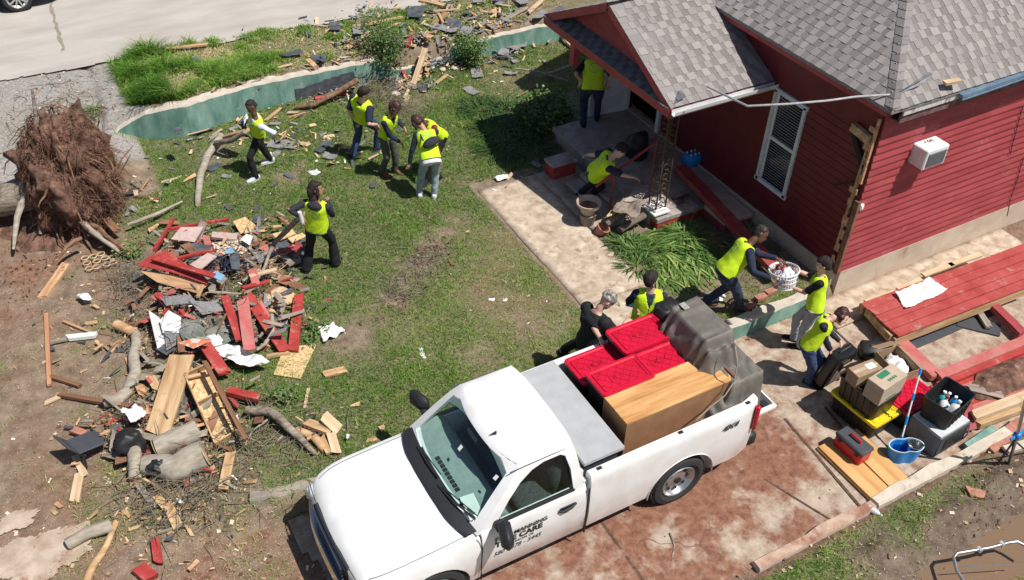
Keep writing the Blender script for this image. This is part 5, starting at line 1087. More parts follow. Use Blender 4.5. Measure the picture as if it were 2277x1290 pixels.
for (nm, m, x, y, rad, h), lab in zip(its, LAB):
    mb = MB(); mb.lathe([(0,0),(rad,0),(rad*1.02,h*.6),(rad*.8,h*.78),(rad*.35,h*.88),(rad*.35,h),(0,h)], (0,0,0), 14); o = mb.build(nm, m, smooth=40); M_ = Matrix.Rotation(.35,3,'Z') @ V((x,y,0)); o.location = (c2.x+M_.x, c2.y+M_.y, DZ+.5); o.rotation_euler = (rnd(-.35,.35), rnd(-.35,.35), 0); tag(o, lab, 'bottle' if 'roll' not in nm else 'paper roll')
    mb = MB(); mb.lathe([(0,h),(rad*.42,h),(rad*.42,h*1.1),(0,h*1.1)], (0,0,0), 12); mb.build('cap', mt['red'] if nm == 'spray_bottle' else mt['white'], o)
# mop bucket and mop
c3 = W(2005,1015,0); bk = empty('mop_bucket', (c3.x, c3.y, DZ), -.0, 'bright blue figure eight mop bucket with white rim on the driveway', 'bucket')
def eight(sc, z, n=40):
    pts = []
    for k in range(n):
        a = 2*math.pi*k/n; x = .24*math.cos(a); y = .135*math.sin(a); y *= (1-.2*math.exp(-(x/.06)**2)); pts.append(V((x*sc, y*sc, z)))
    return pts
mb = MB(); mb.loft([eight(.86,0), eight(.96,.12), eight(1.0,.24), eight(.95,.24), eight(.84,.03)]); mb.build('bucket', mt['blue'], bk, smooth=40)
mb = MB(); mb.loft([eight(1.0,.235), eight(1.04,.245), eight(1.04,.258), eight(.975,.258), eight(.97,.24)], cap=False); mb.build('rim', mat('pale_blue_rim', (.5,.68,.8), 4, .4, 0), bk, smooth=40)
mb = MB(); mb.lathe([(.09,.25),(.085,.14),(.05,.13),(0,.13)], (.12,0,0), 20); mb.lathe([(.095,.25),(.1,.262),(.088,.262)], (.12,0,0), 20); mb.build('wringer', mt['steel'], bk, smooth=40)
bk.rotation_euler = (0,0,-.4)
a, b = W(1998,1000,.06), W(2048,820,1.12); mop = empty('mop', (a.x, a.y, DZ+.05), 0, 'mop with white and blue handle leaning up out of the blue bucket', 'mop')
mb = MB(); mb.tube([a, b], .012, 8); wparent(mop, mb.build('handle', mt['white'], smooth=60))
for t0, t1 in ((0,.17),(.32,.42),(.62,.70),(.93,1.0)): mb = MB(); mb.tube([a.lerp(b,t0), a.lerp(b,t1)], .019, 8); wparent(mop, mb.build('grip', mt['blue'], smooth=60))
# red and black hand toolbox
c4 = W(1893,1000,.1); hb = empty('hand_toolbox', (c4.x, c4.y, .052), -1.5, 'red and black plastic hand toolbox standing on the wooden panels', 'toolbox')
mb = MB(); mb.box((0,0,.1), (.46,.22,.2), bev=.02); mb.build('body', mt['red'] if False else mat('tool_red', (.5,.01,.02), 5, .35, 0), hb, smooth=40)
mb = MB(); mb.box((0,0,.225), (.49,.25,.07), bev=.025); mb.build('lid', mt['dgrey'], hb, smooth=40)
mb = MB(); mb.tube([(-.09,0,.255),(-.08,0,.30),(.08,0,.30),(.09,0,.255)], .017, 8); mb.build('handle', mat('tool_red_handle', (.55,.01,.02), 5, .35, 0), hb, smooth=60)
for x in (-.15,.15): mb = MB(); mb.box((x,-.125,.18), (.05,.02,.07)); mb.build('latch', mt['black'], hb)
# wooden cabinet doors lying flat
m_wd = mat('oak_panel', [(.48,.24,.08),(.6,.34,.13),(.66,.4,.17)], 6, .5, .05, stretch=(.1,1,1), detail=9)
def pxslab(name, quad, z, t, m, label, cat):
    q = [W(x, y, z) for x, y in quad]; d = (q[1]-q[0]); rz = math.atan2(d.y, d.x); c = sum(q, V())/len(q); c.z = z-t
    M_ = (Matrix.Translation(c) @ Matrix.Rotation(rz, 4, 'Z')); Mi = M_.inverted(); mb = MB(); mb.slab([Mi @ p for p in q], t); o = mb.build(name, m); o.location = c; o.rotation_euler = (0,0,rz); tag(o, label, cat); return o
pxslab('wood_panel', [(1817,997),(1945,1119),(2024,1077),(1897,963)], .02, .035, m_wd, 'lowest orange wooden panel, its edge showing under the two narrow ones', 'wood panel')
pxslab('wood_panel', [(1820,993),(1942,1112),(1982,1090),(1862,972)], .05, .02, m_wd, 'narrow orange wooden panel nearest the truck, partly under the toolbox', 'wood panel')
pxslab('wood_panel', [(1866,970),(1984,1088),(2024,1066),(1906,952)], .05, .02, m_wd, 'narrow orange wooden panel nearest the blue mop bucket', 'wood panel')
# clear bottle
p0, p1 = W(1930,1128,.03), W(1962,1148,.03); mb = MB(); d = p1-p0; mb.tube([p0, p0+d*.6, p0+d*.8, p1], [.045,.045,.02,.018], 12); o = mb.build('plastic_bottle', mat('clear_plastic', (.5,.52,.55), 5, .15, 0), smooth=40); recenter(o, p0); tag(o, 'clear crushed plastic bottle lying by the kerb end below the wooden panels', 'bottle')
# tripod stand
st0 = W(2240,1045,-.02); tp = empty('tripod_stand', (st0.x, st0.y, -.02), 0, 'silver tripod stand with blue clamps in front of the lumber at right', 'tripod')
top = WY(2277,905,st0.y+.05); kn = WY(2262,968,st0.y+.02)
mb = MB(); mb.tube([V((st0.x+.03, st0.y+.03, .02)), kn, top+(top-kn)*1.2], .022, 8); wparent(tp, mb.build('pole', mt['steel'], smooth=60))
for e in (W(2215,1035,0), W(2240,1042,0), W(2290,1010,0)): mb = MB(); mb.tube([kn+V((0,0,-.1)), e], .014, 6); wparent(tp, mb.build('leg', mt['dgrey'], smooth=60))
mb = MB(); mb.box(kn, (.09,.09,.1), bev=.02); mb.tube([kn+V((-.12,0,-.02)), kn+V((.12,0,.03))], .018, 6); wparent(tp, mb.build('clamp', mt['blue'], smooth=60))
# silver tube frame lying in the puddle (bed frame / cart)
pts = [W(*q) for q in ((2148,1300,.22),(2128,1270,.24),(2120,1240,.25),(2128,1230,.26),(2200,1218,.26),(2245,1206,.26),(2262,1204,.25),(2277,1212,.24),(2300,1230,.22))]; mb = MB(); mb.tube(pts, .022, 8); mb.tube([W(2127,1262,.2), W(2277,1252,.2)], .006, 5)
o = mb.build('bent_tube_rail', mt['steel'], smooth=60); recenter(o, pts[3]); tag(o, 'bent silver tube frame standing over the muddy puddle in the bottom right corner', 'tube rail')
for x, y in ((2178,1222),(2228,1210)):
    c = W(x, y, .26); mb = MB(); mb.tube([c+V((0,-.03,0)), c+V((0,.03,0))], .034, 8); q = mb.build('collar', mt['galv'], smooth=60); q.data.transform(Matrix.Translation(-o.location)); q.parent = o
# ---------------------------------------------------------------- fallen red deck / porch wall
M_DECK = mat('deck_red', [(.33,.045,.042),(.43,.085,.075)], 3, .55, .2, dirt=(.42,.2,.17,.56), dscale=5)
dk = empty('fallen_wall_section', (12.0, 6.3, 0), 0, 'long section of red board wall lying on the pavement with splintered pale edges', 'wall section')
q = [W(1915,675,.3), W(2290,537,.3), W(2290,638,.3), W(1995,752,.3)]
U_ = (q[1]-q[0]).normalized(); S_ = (q[3]-q[0])
for k in range(5):
    t0, t1 = k/5+.006, (k+1)/5-.006; a = q[0].lerp(q[3], (t0+t1)/2); b = q[1].lerp(q[2], (t0+t1)/2); wd = S_.length/5*.94*abs(S_.normalized().dot(U_.cross(V((0,0,1)))))
    mb = MB(); mb.bar(a+U_*rnd(-.02,.03)+V((0,0,rnd(0,.012))), b, wd, .03); wparent(dk, mb.build('board', M_DECK))
mb = MB(); mb.bar(q[0]+V((.05,-.1,-.1)), q[3]+V((0,.1,-.1)), .05, .14); mb.bar(q[3]+V((0,.04,-.12)), q[2]+V((0,.04,-.12)), .05, .16); mb.bar(q[0]+V((0,-.04,-.1)), q[1]+V((0,-.04,-.1)), .05, .14); wparent(dk, mb.build('joist', mt['pine']))
mb = MB()
for (x0,y0,x1,y1) in ((1925,672,1990,650),(1997,645,2050,622),(2052,612,2120,588),(2110,590,2180,566)): mb.bar(W(x0,y0,.27), W(x1,y1,.27), .1, .03)
wparent(dk, mb.build('splintered_board', mt['pale']))
def board(a, b, w_, t, m, name, label, cat='board', roll=0.0, rag=True, bev=0):
    """one plank, its origin at the middle, x along its length"""
    a, b = V(a), V(b); x, y, z = frame(b-a); 
    if roll: R_ = Matrix.Rotation(roll, 3, x); y = R_ @ y; z = R_ @ z
    M_ = Matrix((x, y, z)).transposed().to_4x4(); M_.translation = (a+b)/2; L_ = (b-a).length; mb = MB(); n = max(3, int(L_/.09)); rr = []
    j = min(w_*.5, .05) if rag else 0; e0 = [random.uniform(-j, j) for _ in range(3)]; e1 = [random.uniform(-j, j) for _ in range(3)]; bend = random.uniform(-.006, .006)
    for i in range(n+1):
        s = i/n; X_ = (s-.5)*L_; k0 = (1-s)**8; k1 = s**8; zz = bend*math.sin(s*math.pi)
        wj = w_*(1+.02*random.uniform(-1,1)); o0 = k0*e0[0]+k1*e1[0]; o1 = k0*e0[1]+k1*e1[1]
        rr.append([V((X_+o0, -wj/2, zz-t/2)), V((X_+o1, wj/2, zz-t/2)), V((X_+o1, wj/2, zz+t/2)), V((X_+(o0+o1)/2+k0*e0[2]*.5+k1*e1[2]*.5, 0, zz+t/2)), V((X_+o0, -wj/2, zz+t/2))])
    mb.loft(rr); o = mb.build(name, m); o.matrix_basis = M_; tag(o, label, cat); return o
def B(x0, y0, x1, y1, w_, t, m, label, z0=None, z1=None, name='plank', cat='plank', roll=0.0, rag=True):
    g0 = G(x0, y0).z; g1 = G(x1, y1).z; a = W(x0, y0, g0+(z0 if z0 is not None else t/2+.01)); b = W(x1, y1, g1+(z1 if z1 is not None else (z0 if z0 is not None else t/2+.01)))
    return board(a, b, w_, t, m, name, label, cat, roll, rag)
# timber frame with openings, on the slab
B(1992,752,2082,838,.2,.1,mt['rose'],'wide faded red beam at the left side of the fallen frame opening',.12,.12,'beam','beam')
B(2083,840,2290,755,.16,.1,mt['rose'],'faded red beam along the near side of the fallen frame opening',.14,.14,'beam','beam')
B(2088,858,2290,775,.10,.08,mt['red'],'red beam strewn with dirt running below the fallen frame opening',.1,.1,'beam','beam')
B(2192,665,2275,745,.15,.1,mt['maroon'],'dark red crosspiece dividing the fallen frame opening',.16,.16,'beam','beam')
B(1918,684,1995,752,.09,.16,mt['pine'],'raw timber edge at the left end of the fallen red wall section',.12,.12,'beam','beam')
B(2160,668,2200,730,.10,.05,mt['grey'],'dark weathered board across the corner of the frame opening',.1,.1)
B(2040,640+80,2112,692,.03,.02,mt['pale'],'thin pale splinter at the near edge of the fallen wall section',.33,.33,'splinter','splinter')
for k, (x0,y0,x1,y1,m,lab) in enumerate(((2080,868,2290,795,mt['red'],'red board just below the frame opening, half buried in dirt'),(2090,890,2290,815,mt['rose'],'faded red board lying second below the frame opening'),(2110,912,2290,845,mt['red'],'red board lying third below the frame opening'),(2140,925,2290,868,mt['rose'],'faded red board directly above the cream lumber'))):
    B(x0,y0,x1,y1,.2,.03,m,lab,.05+.01*k,.05+.01*k)
B(2160,862,2232,880,.16,.02,mt['grey'],'grey weathered board resting on the red boards above the open black tote',.14,.14)
B(2165,925,2290,878,.15,.07,mt['pale'],'cream new lumber beam lying beside the microwave',.22,.22,'beam','beam')
B(2168,945,2290,900,.12,.1,mt['pine'],'rough split timber below the cream lumber beam',.12,.12,'beam','beam')
B(2150,900,2160,955,.14,.04,mt['maroon'],'short dark red board end beside the microwave door',.2,.1)
B(2230,1003,2290,985,.12,.06,mt['concp'],'pale concrete slab fragment at the right edge beside the tripod',.06,.06,'slab_fragment','rubble')
B(2150,1000,2215,955,.16,.06,mt['green'],'green painted broken kerb piece behind the tripod',.1,.06,'kerb_fragment','rubble')
B(2195,1000,2275,940,.2,.07,mt['brick'],'brown broken slab leaning behind the tripod legs',.1,.12,'slab_fragment','rubble')
B(2155,1010,2190,1000,.1,.06,mt['brick'],'small broken brick piece by the end of the pale kerb',.05,.08,'brick_fragment','rubble')
B(2155,1092,2185,1100,.14,.03,mt['brick'],'flat reddish tile in the mud below the tripod',.03,.03,'tile','tile')
B(2008,765,2205,682,.34,.015,mt['dgrey'],'dark sheet painting the shade inside the fallen frame opening',.03,.03,'shade_sheet','painted shade')  # dark sheet added as the raised wall section's shadow on the slab
B(2130,712,2225,735,.30,.015,mt['dgrey'],'short dark sheet painting the shade beside the dark red crosspiece',.05,.05,'shade_sheet','painted shade')  # second dark sheet, painted shade on the slab
# crumpled white sacks
def crumple(name, quad, z, m, label, amp=.04, cat='sheet', N_=26, th=.004, freq=4):
    q = [W(x, y, z) for x, y in quad]; vs = []; 
    for i in range(N_+1):
        for j in range(N_+1):
            s, t = i/N_, j/N_; p = q[0]*(1-s)*(1-t)+q[1]*s*(1-t)+q[2]*s*t+q[3]*(1-s)*t
            e = .03*V((mnoise.noise(V((s*5,t*5,z))), mnoise.noise(V((s*5,t*5,z+9))), 0)); p = p+e+V((0,0,amp*(mnoise.noise(V((p.x*freq,p.y*freq,z)))+.5*abs(mnoise.noise(V((p.x*freq*2.6,p.y*freq*2.6,z+3))))+.35)))
            vs.append(p)
    mb = MB(); mb.add(vs, [(i*(N_+1)+j, (i+1)*(N_+1)+j, (i+1)*(N_+1)+j+1, i*(N_+1)+j+1) for i in range(N_) for j in range(N_)]); o = mb.build(name, m, smooth=180, fix=False); o.modifiers.new('s','SOLIDIFY').thickness = th; evaluate(o); c = sum(q, V())/4; recenter(o, c); tag(o, label, cat); return o
crumple('plastic_sack', [(1988,655),(2062,622),(2106,648),(2015,690)], .33, mt['wplastic'], 'crumpled white plastic sack lying on the fallen red wall section', .09, 'sack')
# dirt on deck
def mound(name, px, py, r, ax, h, m, label, rot=0, kind=None, z0=None, cat='dirt pile', n=34, fr=5):
    c = G(px, py) if z0 is None else W(px, py, z0); vs = []; mb = MB(); R_ = 12
    for i in range(R_+1):
        for k in range(n):
            a = 2*math.pi*k/n; q = i/R_; rr = r*q*(1+.3*mnoise.noise(V((math.cos(a)*2+px, math.sin(a)*2, 0)))); x, y = rr*math.cos(a), rr*ax*math.sin(a); x, y = x*math.cos(rot)-y*math.sin(rot), x*math.sin(rot)+y*math.cos(rot)
            vs.append(V((c.x+x, c.y+y, c.z-.02+h*(1-q*q)**1.2*(1+.6*mnoise.noise(V((x*fr, y*fr, px))))+.02*mnoise.noise(V((x*20,y*20,1))))))
    mb.add(vs, [(i*n+k,(i+1)*n+k,(i+1)*n+(k+1)%n,i*n+(k+1)%n) for i in range(R_) for k in range(n)]); o = mb.build(name, m, smooth=180); recenter(o, c); tag(o, label, cat, kind=kind); return o
mound('soil_pile', 2235, 840, .75, .35, .12, mt['soil'], 'red brown soil spread over the red boards at the right edge', .0, z0=.07, cat='soil')
# rubble of bricks by the bald man's feet
for x, y, lab in ((1690,668,'single brick nearest the woman holding the basket'),(1668,690,'brick behind the green kerb wall, right of the bald man\'s boot'),(1712,655,'brick tucked under the end of the fallen red beam')):
    c = G(x, y); board(c+V((-.1,0,.06)), c+V((.1,rnd(-.05,.05),.06)), .1, .065, mt['brick'], 'brick', lab, 'brick', rag=False)
crumple('white_rag', [(1580,672),(1600,642),(1612,660),(1605,675)], .28, mt['wplastic'], 'white bag between the bald man\'s legs in the flower bed', .1, 'bag', 14)
# ---------------------------------------------------------------- people
def cloth(name, cols, sc=14, bump=.5): return mat(name, cols, sc, .85, bump, bdist=.012)
m_skin = {k: mat('skin_'+k, [c, tuple(min(1, v*1.15) for v in c)], 8, .5, .05) for k, c in dict(light=(.58,.34,.25), mid=(.42,.23,.15), dark=(.11,.055,.035), tan=(.32,.17,.11)).items()}
m_hair = mat('dark_hair', [(.012,.009,.008),(.03,.02,.017)], 30, .75, .6, stretch=(1,1,.3)); m_hairr = mat('reddish_hair', [(.03,.012,.012),(.08,.03,.028)], 30, .45, .6, stretch=(1,1,.3))
m_eye = mat('eye_dark', (.02,.015,.012), 4, .3, 0)
M_C = dict(black=cloth('black_cloth', (.013,.013,.015)), navy=cloth('navy_cloth', (.016,.022,.05)), jeans=cloth('blue_denim', [(.022,.04,.105),(.05,.085,.19)]), djeans=cloth('dark_denim', [(.012,.02,.045),(.025,.045,.09)]), ljeans=cloth('pale_denim', [(.22,.29,.34),(.38,.46,.5)]),
  gpants=cloth('grey_green_cloth', [(.06,.065,.06),(.10,.105,.095)]), lgrey=cloth('light_grey_cloth', [(.30,.32,.36),(.42,.44,.48)]), white=cloth('white_cloth', [(.55,.58,.62),(.7,.72,.75)]), maroon=cloth('maroon_cloth', (.22,.02,.05)), charcoal=cloth('charcoal_cloth', (.025,.025,.035)), ltblue=cloth('pale_blue_cloth', [(.38,.5,.68),(.5,.62,.78)]))
def vestmat():
    m = bpy.data.materials.new('hi_vis_yellow'); m.use_nodes = True; nt = m.node_tree; N = nt.nodes; L = nt.links; b = N['Principled BSDF']; b.inputs['Roughness'].default_value = .75
    def A(n): q = N.new('ShaderNodeAttribute'); q.attribute_name = n; return q.outputs['Fac']
    def mth(op, a, c=None, d=None):
        q = N.new('ShaderNodeMath'); q.operation = op
        for i, v_ in enumerate((a, c, d)):
            if v_ is None: continue
            if isinstance(v_, (int, float)): q.inputs[i].default_value = v_
            else: L.new(v_, q.inputs[i])
        return q.outputs[0]
    u, v, w_ = A('tu'), A('tv'), A('tw')
    tc = N.new('ShaderNodeTexCoord').outputs['Object']; nz = N.new('ShaderNodeTexNoise'); nz.inputs['Scale'].default_value = 9; nz.inputs['Detail'].default_value = 5; L.new(tc, nz.inputs['Vector'])
    cr = N.new('ShaderNodeValToRGB'); L.new(nz.outputs[0], cr.inputs[0]); cr.color_ramp.elements[0].position = .3; cr.color_ramp.elements[0].color = (.50,.72,.01,1); cr.color_ramp.elements[1].position = .7; cr.color_ramp.elements[1].color = (.62,.86,.015,1)
    # printed ring and lines of lettering on the back (w<0)
    du = mth('MULTIPLY', u, 1.0); dv = mth('SUBTRACT', v, .34); r = mth('SQRT', mth('ADD', mth('MULTIPLY', du, du), mth('MULTIPLY', dv, dv)))
    ring = mth('LESS_THAN', mth('ABSOLUTE', mth('SUBTRACT', r, .085)), .006)
    ins = mth('LESS_THAN', r, .075); wv = N.new('ShaderNodeTexNoise'); wv.inputs['Scale'].default_value = 60; wv.inputs['Detail'].default_value = 1; cb = N.new('ShaderNodeCombineXYZ'); L.new(mth('MULTIPLY', u, 1.0), cb.inputs[0]); L.new(mth('MULTIPLY', v, .6), cb.inputs[1]); L.new(cb.outputs[0], wv.inputs['Vector'])
    rows = mth('GREATER_THAN', mth('SINE', mth('MULTIPLY', v, 190)), .1); mark = mth('MULTIPLY', mth('MULTIPLY', ins, rows), mth('GREATER_THAN', wv.outputs[0], .5))
    pr = mth('MULTIPLY', mth('MAXIMUM', ring, mark), mth('LESS_THAN', w_, -.02)); 
    # small badge on the left breast
    bu = mth('ADD', u, .075); bv = mth('SUBTRACT', v, .38); br = mth('SQRT', mth('ADD', mth('MULTIPLY', bu, bu), mth('MULTIPLY', bv, bv))); badge = mth('MULTIPLY', mth('MULTIPLY', mth('LESS_THAN', br, .03), mth('GREATER_THAN', wv.outputs[0], .42)), mth('GREATER_THAN', w_, .02))
    mx = N.new('ShaderNodeMix'); mx.data_type = 'RGBA'; L.new(mth('MULTIPLY', mth('MAXIMUM', pr, badge), .8), mx.inputs['Factor']); L.new(cr.outputs[0], mx.inputs[6]); mx.inputs[7].default_value = (.05,.3,.22,1)
    # dark zip line down the front
    zp = mth('MULTIPLY', mth('LESS_THAN', mth('ABSOLUTE', u), .006), mth('GREATER_THAN', w_, .02)); m2 = N.new('ShaderNodeMix'); m2.data_type = 'RGBA'; L.new(zp, m2.inputs['Factor']); L.new(mx.outputs[2], m2.inputs[6]); m2.inputs[7].default_value = (.04,.06,.09,1)
    L.new(m2.outputs[2], b.inputs['Base Color']); bp = N.new('ShaderNodeBump'); bp.inputs['Strength'].default_value = .5; bp.inputs['Distance'].default_value = .015; L.new(nz.outputs[0], bp.inputs['Height']); L.new(bp.outputs[0], b.inputs['Normal'])
    return m
m_vest = vestmat(); m_vtrim = cloth('vest_trim', (.02,.03,.06))
def ik(a, t, l1, l2, pole):
    d = t-a; L_ = d.length; mx = (l1+l2)*.995
    if L_ > mx: d = d*(mx/L_); t = a+d; L_ = mx
    if L_ < abs(l1-l2)+.02: L_ = abs(l1-l2)+.02
    x = (l1*l1-l2*l2+L_*L_)/(2*L_); h = math.sqrt(max(0, l1*l1-x*x)); dn = d.normalized(); p = pole-dn*pole.dot(dn)
    if p.length < 1e-3: p = V((0,0,1))
    return a+dn*x+p.normalized()*h, t
def ring(c, t, s, a, b, n=20, pw=2.3, zoff=0):
    """superellipse ring: s = side axis (half width a), f = front axis (half depth b)"""
    t = t.normalized(); s = (s-t*s.dot(t)).normalized(); f = t.cross(s)
    if f.dot(s.cross(t)) > 0: pass
    out = []
    for k in range(n):
        th = 2*math.pi*k/n; cc, ss = math.cos(th), math.sin(th); out.append(c+s*(a*math.copysign(abs(cc)**(2/pw), cc))+f*(b*math.copysign(abs(ss)**(2/pw), ss)))
    return out
def fuse(name, mb, m, parent, voxel=.013, wr=.0, wf=9.0, seed=0, sm=3, disp_axis=None):
    o = mb.build(name, m, None); r = o.modifiers.new('r','REMESH'); r.mode = 'VOXEL'; r.voxel_size = voxel; s = o.modifiers.new('s','SMOOTH'); s.iterations = sm; s.factor = .5; evaluate(o); me = o.data
    if wr:
        me.update()
        co = np.empty(len(me.vertices)*3, np.float32); me.vertices.foreach_get('co', co); co = co.reshape(-1, 3); no = np.empty(len(me.vertices)*3, np.float32); me.vertices.foreach_get('normal', no); no = no.reshape(-1, 3)
        q = co*wf+seed; d = vnoise(q[:,0]+q[:,2]*.6, q[:,1]+q[:,2]*.9)*1.0+.6*vnoise(q[:,0]*2.1-q[:,2]*1.5, q[:,1]*2+q[:,2]*1.7)-.8
        co = co+no*(d*wr)[:,None]; me.vertices.foreach_set('co', co.ravel())
    me.materials.clear(); me.materials.append(m); me.polygons.foreach_set('use_smooth', np.ones(len(me.polygons), bool)); me.update(); o.parent = parent; return o
def person(label, feet, pel, neck, head, hands, face, sk='mid', shirt='navy', sleeve='long', pants='jeans', vest=True, shoes='black', hair='short', sc=1.0, girth=1.0, lookd=None, flare=.0, group='volunteers in yellow vests', hem=None, cuff=None, elbow=(None,None), hairm=None, back=0, fz=0, kneeb=0, bend=.99, stand=0.0, gl=None, footz=None):
    """feet: two pixels (left, right) or (px,py,z); pel, neck, head, hands: (px,py,z) targets; face: facing direction in the ground plane"""
    fw = V((face[0], face[1], 0)).normalized(); rt = V((fw.y, -fw.x, 0)); up = V((0,0,1)); ft = []
    for q in feet: ft.append(G(*q) if len(q) == 2 else W(*q))
    base = sum(f.z for f in ft)/2; W_ = lambda px, py, z: W(px, py, z+base); best = None
    for z in np.arange(.45, 1.12, .01):
        c_ = W_(pel[0], pel[1], float(z)); md = (ft[0]+ft[1])/2; c_.x += (md.x-c_.x)*stand; c_.y += (md.y-c_.y)*stand; s0 = rt*.092*sc; d_ = max((c_-s0-V((0,0,.03))-(ft[0]+up*.085*sc)).length, (c_+s0-V((0,0,.03))-(ft[1]+up*.085*sc)).length)
        if d_ < .86*sc*bend: best = c_
    P = best if best is not None else W_(*pel); root = empty('person', (P.x, P.y, min(f.z for f in ft)), math.atan2(fw.y, fw.x), label, 'person', group)
    Mi = root.matrix_basis.inverted()
    T = W_(*neck)-P; T = T.normalized()*(.50*sc); N_ = P+T; t = T.normalized(); s = (rt-t*rt.dot(t)).normalized(); f = s.cross(t)   # front axis of torso
    if f.dot(fw) < 0 and abs(t.z) > .3: f = -f
    f = s.cross(t); f = -f if f.dot(fw*abs(t.z)+V((0,0,-1))*(1-abs(t.z))) < 0 else f
    Hc = W_(*head); hd = (Hc-N_).normalized(); Hc = N_+hd*(.195*sc)
    g = girth; L = lambda k: P+t*(k*sc)
    # torso sections (distance along the spine, half width, half depth, forward shift)
    TS = [(-.10,.145*g,.105*g,-.01),(-.02,.168*g,.118*g,-.012),(.08,.158*g,.108*g,.0),(.19,.145*g,.102*g,.006),(.30,.160*g,.112*g,.008),(.39,.165*g,.105*g,.0),(.45,.155,.075,-.006),(.478,.10,.06,-.004),(.51,.062,.058,.004),(.54,.052,.052,.01)]
    def torso(mb, extra, k0=0, k1=99, n=22):
        rr = [ring(L(d)+f*(o*sc), t, s, (a+extra)*sc, (b+extra)*sc, n) for i, (d, a, b, o) in enumerate(TS) if k0 <= i <= k1]; mb.loft(rr)
    hip = [P-s*.092*sc*g-t*.03, P+s*.092*sc*g-t*.03]; sh = [L(.425)-s*.168*sc*(.6+.4*g), L(.425)+s*.168*sc*(.6+.4*g)]
    legs = []
    for k in (0, 1):
        ank = ft[k]+up*(.085*sc); kn, an = ik(hip[k], ank, .435*sc, .425*sc, fw+(s*(.15 if k else -.15))+V((0,0,kneeb))); legs.append((hip[k], kn, an))
    arms = []
    for k in (0, 1):
        tgt = W_(*hands[k]) if hands[k] is not None else sh[k]+V((0,0,-.55))*sc+fw*.05; pole = elbow[k] if elbow[k] is not None else (-fw*.7+up*-.6+s*(.5 if k else -.5)); el, wr = ik(sh[k], tgt-(tgt-sh[k]).normalized()*.07, .29*sc, .255*sc, V(pole)); arms.append((sh[k], el, wr, tgt))
    lt = lambda mb: [setattr(mb, 'v', [tuple(Mi @ V(q)) for q in mb.v])]
    # head axes
    hf = V(lookd).normalized() if lookd is not None else (fw+V((0,0,-.25))).normalized()
    hu = (hd*1.0+up*.2); hu = (hu-hf*hu.dot(hf)); hu = hu.normalized() if hu.length > .15 else (up-hf*up.dot(hf)).normalized(); hs = hf.cross(hu); Rh = Matrix((hs, hf, hu)).transposed(); hp_ = lambda x, y, z: Hc+(hs*x+hf*y+hu*z)*sc
    # ---- body: one continuous skin surface
    mb = MB(); torso(mb, -.018, 0, 8)
    mb.loft([ring(hp_(0,y,z), hu, hs, a*sc, b*sc, 20, 2.1) for (z,a,b,y) in ((-.118,.030,.030,.045),(-.10,.045,.055,.030),(-.07,.060,.075,.018),(-.03,.068,.088,.008),(.01,.073,.095,.0),(.05,.075,.098,-.006),(.085,.066,.085,-.010),(.11,.045,.058,-.012),(.123,.015,.02,-.012))])
    mb.ell(hp_(0,.100,-.022), (.012*sc,.020*sc,.022*sc), Rh); mb.ell(hp_(0,.088,-.058), (.024*sc,.014*sc,.011*sc), Rh); mb.ell(hp_(0,.075,-.10), (.022*sc,.02*sc,.016*sc), Rh); mb.ell(hp_(0,.084,.024), (.05*sc,.014*sc,.010*sc), Rh)
    for e in (-1, 1): mb.ell(hp_(e*.077,-.006,-.012), (.012*sc,.019*sc,.032*sc), Rh)
    mb.tube([N_-t*.08, N_.lerp(Hc,.35), Hc-hu*.04], [.058*sc,.052*sc,.052*sc], 12)
    for (a, b, c) in legs: mb.tube([a, a.lerp(b,.5), b, b.lerp(c,.35), c, c-up*.04], [.085*sc*g,.068*sc*g,.052*sc,.055*sc,.036*sc,.036*sc], 12)
    for (a, b, c, h) in arms: mb.tube([a, a.lerp(b,.4), b, b.lerp(c,.35), c], [.05*sc*g,.044*sc*g,.036*sc,.036*sc,.026*sc], 12); mb.ell(a, (.05*sc,)*3)
    hand = MB()
    for k, (a, b, c, h) in enumerate(arms):
        d = (h-c); d = d.normalized() if d.length > .01 else (c-b).normalized(); side = d.cross(up if abs(d.z) < .9 else fw).normalized(); nn = side.cross(d).normalized()
        if nn.z > 0: nn = -nn
        pc = c+d*.048*sc; Rm = Matrix((side, d, nn)).transposed(); mb.ell(pc, (.040*sc,.052*sc,.019*sc), Rm); sgn = 1 if k else -1
        for i, (o_, ln) in enumerate(((-.027,.068),(-.009,.078),(.009,.074),(.026,.058))):
            q0 = pc+side*(o_*sc)+d*.035*sc; q1 = q0+d*(ln*.5*sc)+nn*.012*sc+side*o_*.15; q2 = q1+d*(ln*.32*sc)+nn*(.03*sc); hand.tube([q0, q1, q2], [.0095*sc,.0088*sc,.007*sc], 7)
        inw = -1 if (side.dot(s) > 0) == (k == 1) else 1
        q0 = pc+side*(inw*.028*sc)-d*.015*sc; hand.tube([q0, q0+side*(inw*.024*sc)+d*.028*sc+nn*.01, q0+side*(inw*.026*sc)+d*.058*sc+nn*.024], [.012*sc,.010*sc,.008*sc], 7)
    lt(mb); lt(hand); body = fuse('body', mb, m_skin[sk], root, .0105, sm=2)
    # fingers join the same mesh
    bm = bmesh.new(); bm.from_mesh(body.data); hm = hand.build('t', [], None); bm.from_mesh(hm.data); bm.to_mesh(body.data); bm.free(); q = hm.data; bpy.data.objects.remove(hm); bpy.data.meshes.remove(q); body.data.polygons.foreach_set('use_smooth', [True]*len(body.data.polygons))
    for e in (-1, 1): mb = MB(); mb.ell(hp_(e*.031,.088,.006), (.013*sc,.009*sc,.008*sc), Rh); lt(mb); mb.build('eye', m_eye, root, smooth=180)
    # ---- trousers
    mb = MB(); torso(mb, .006, 0, 2)
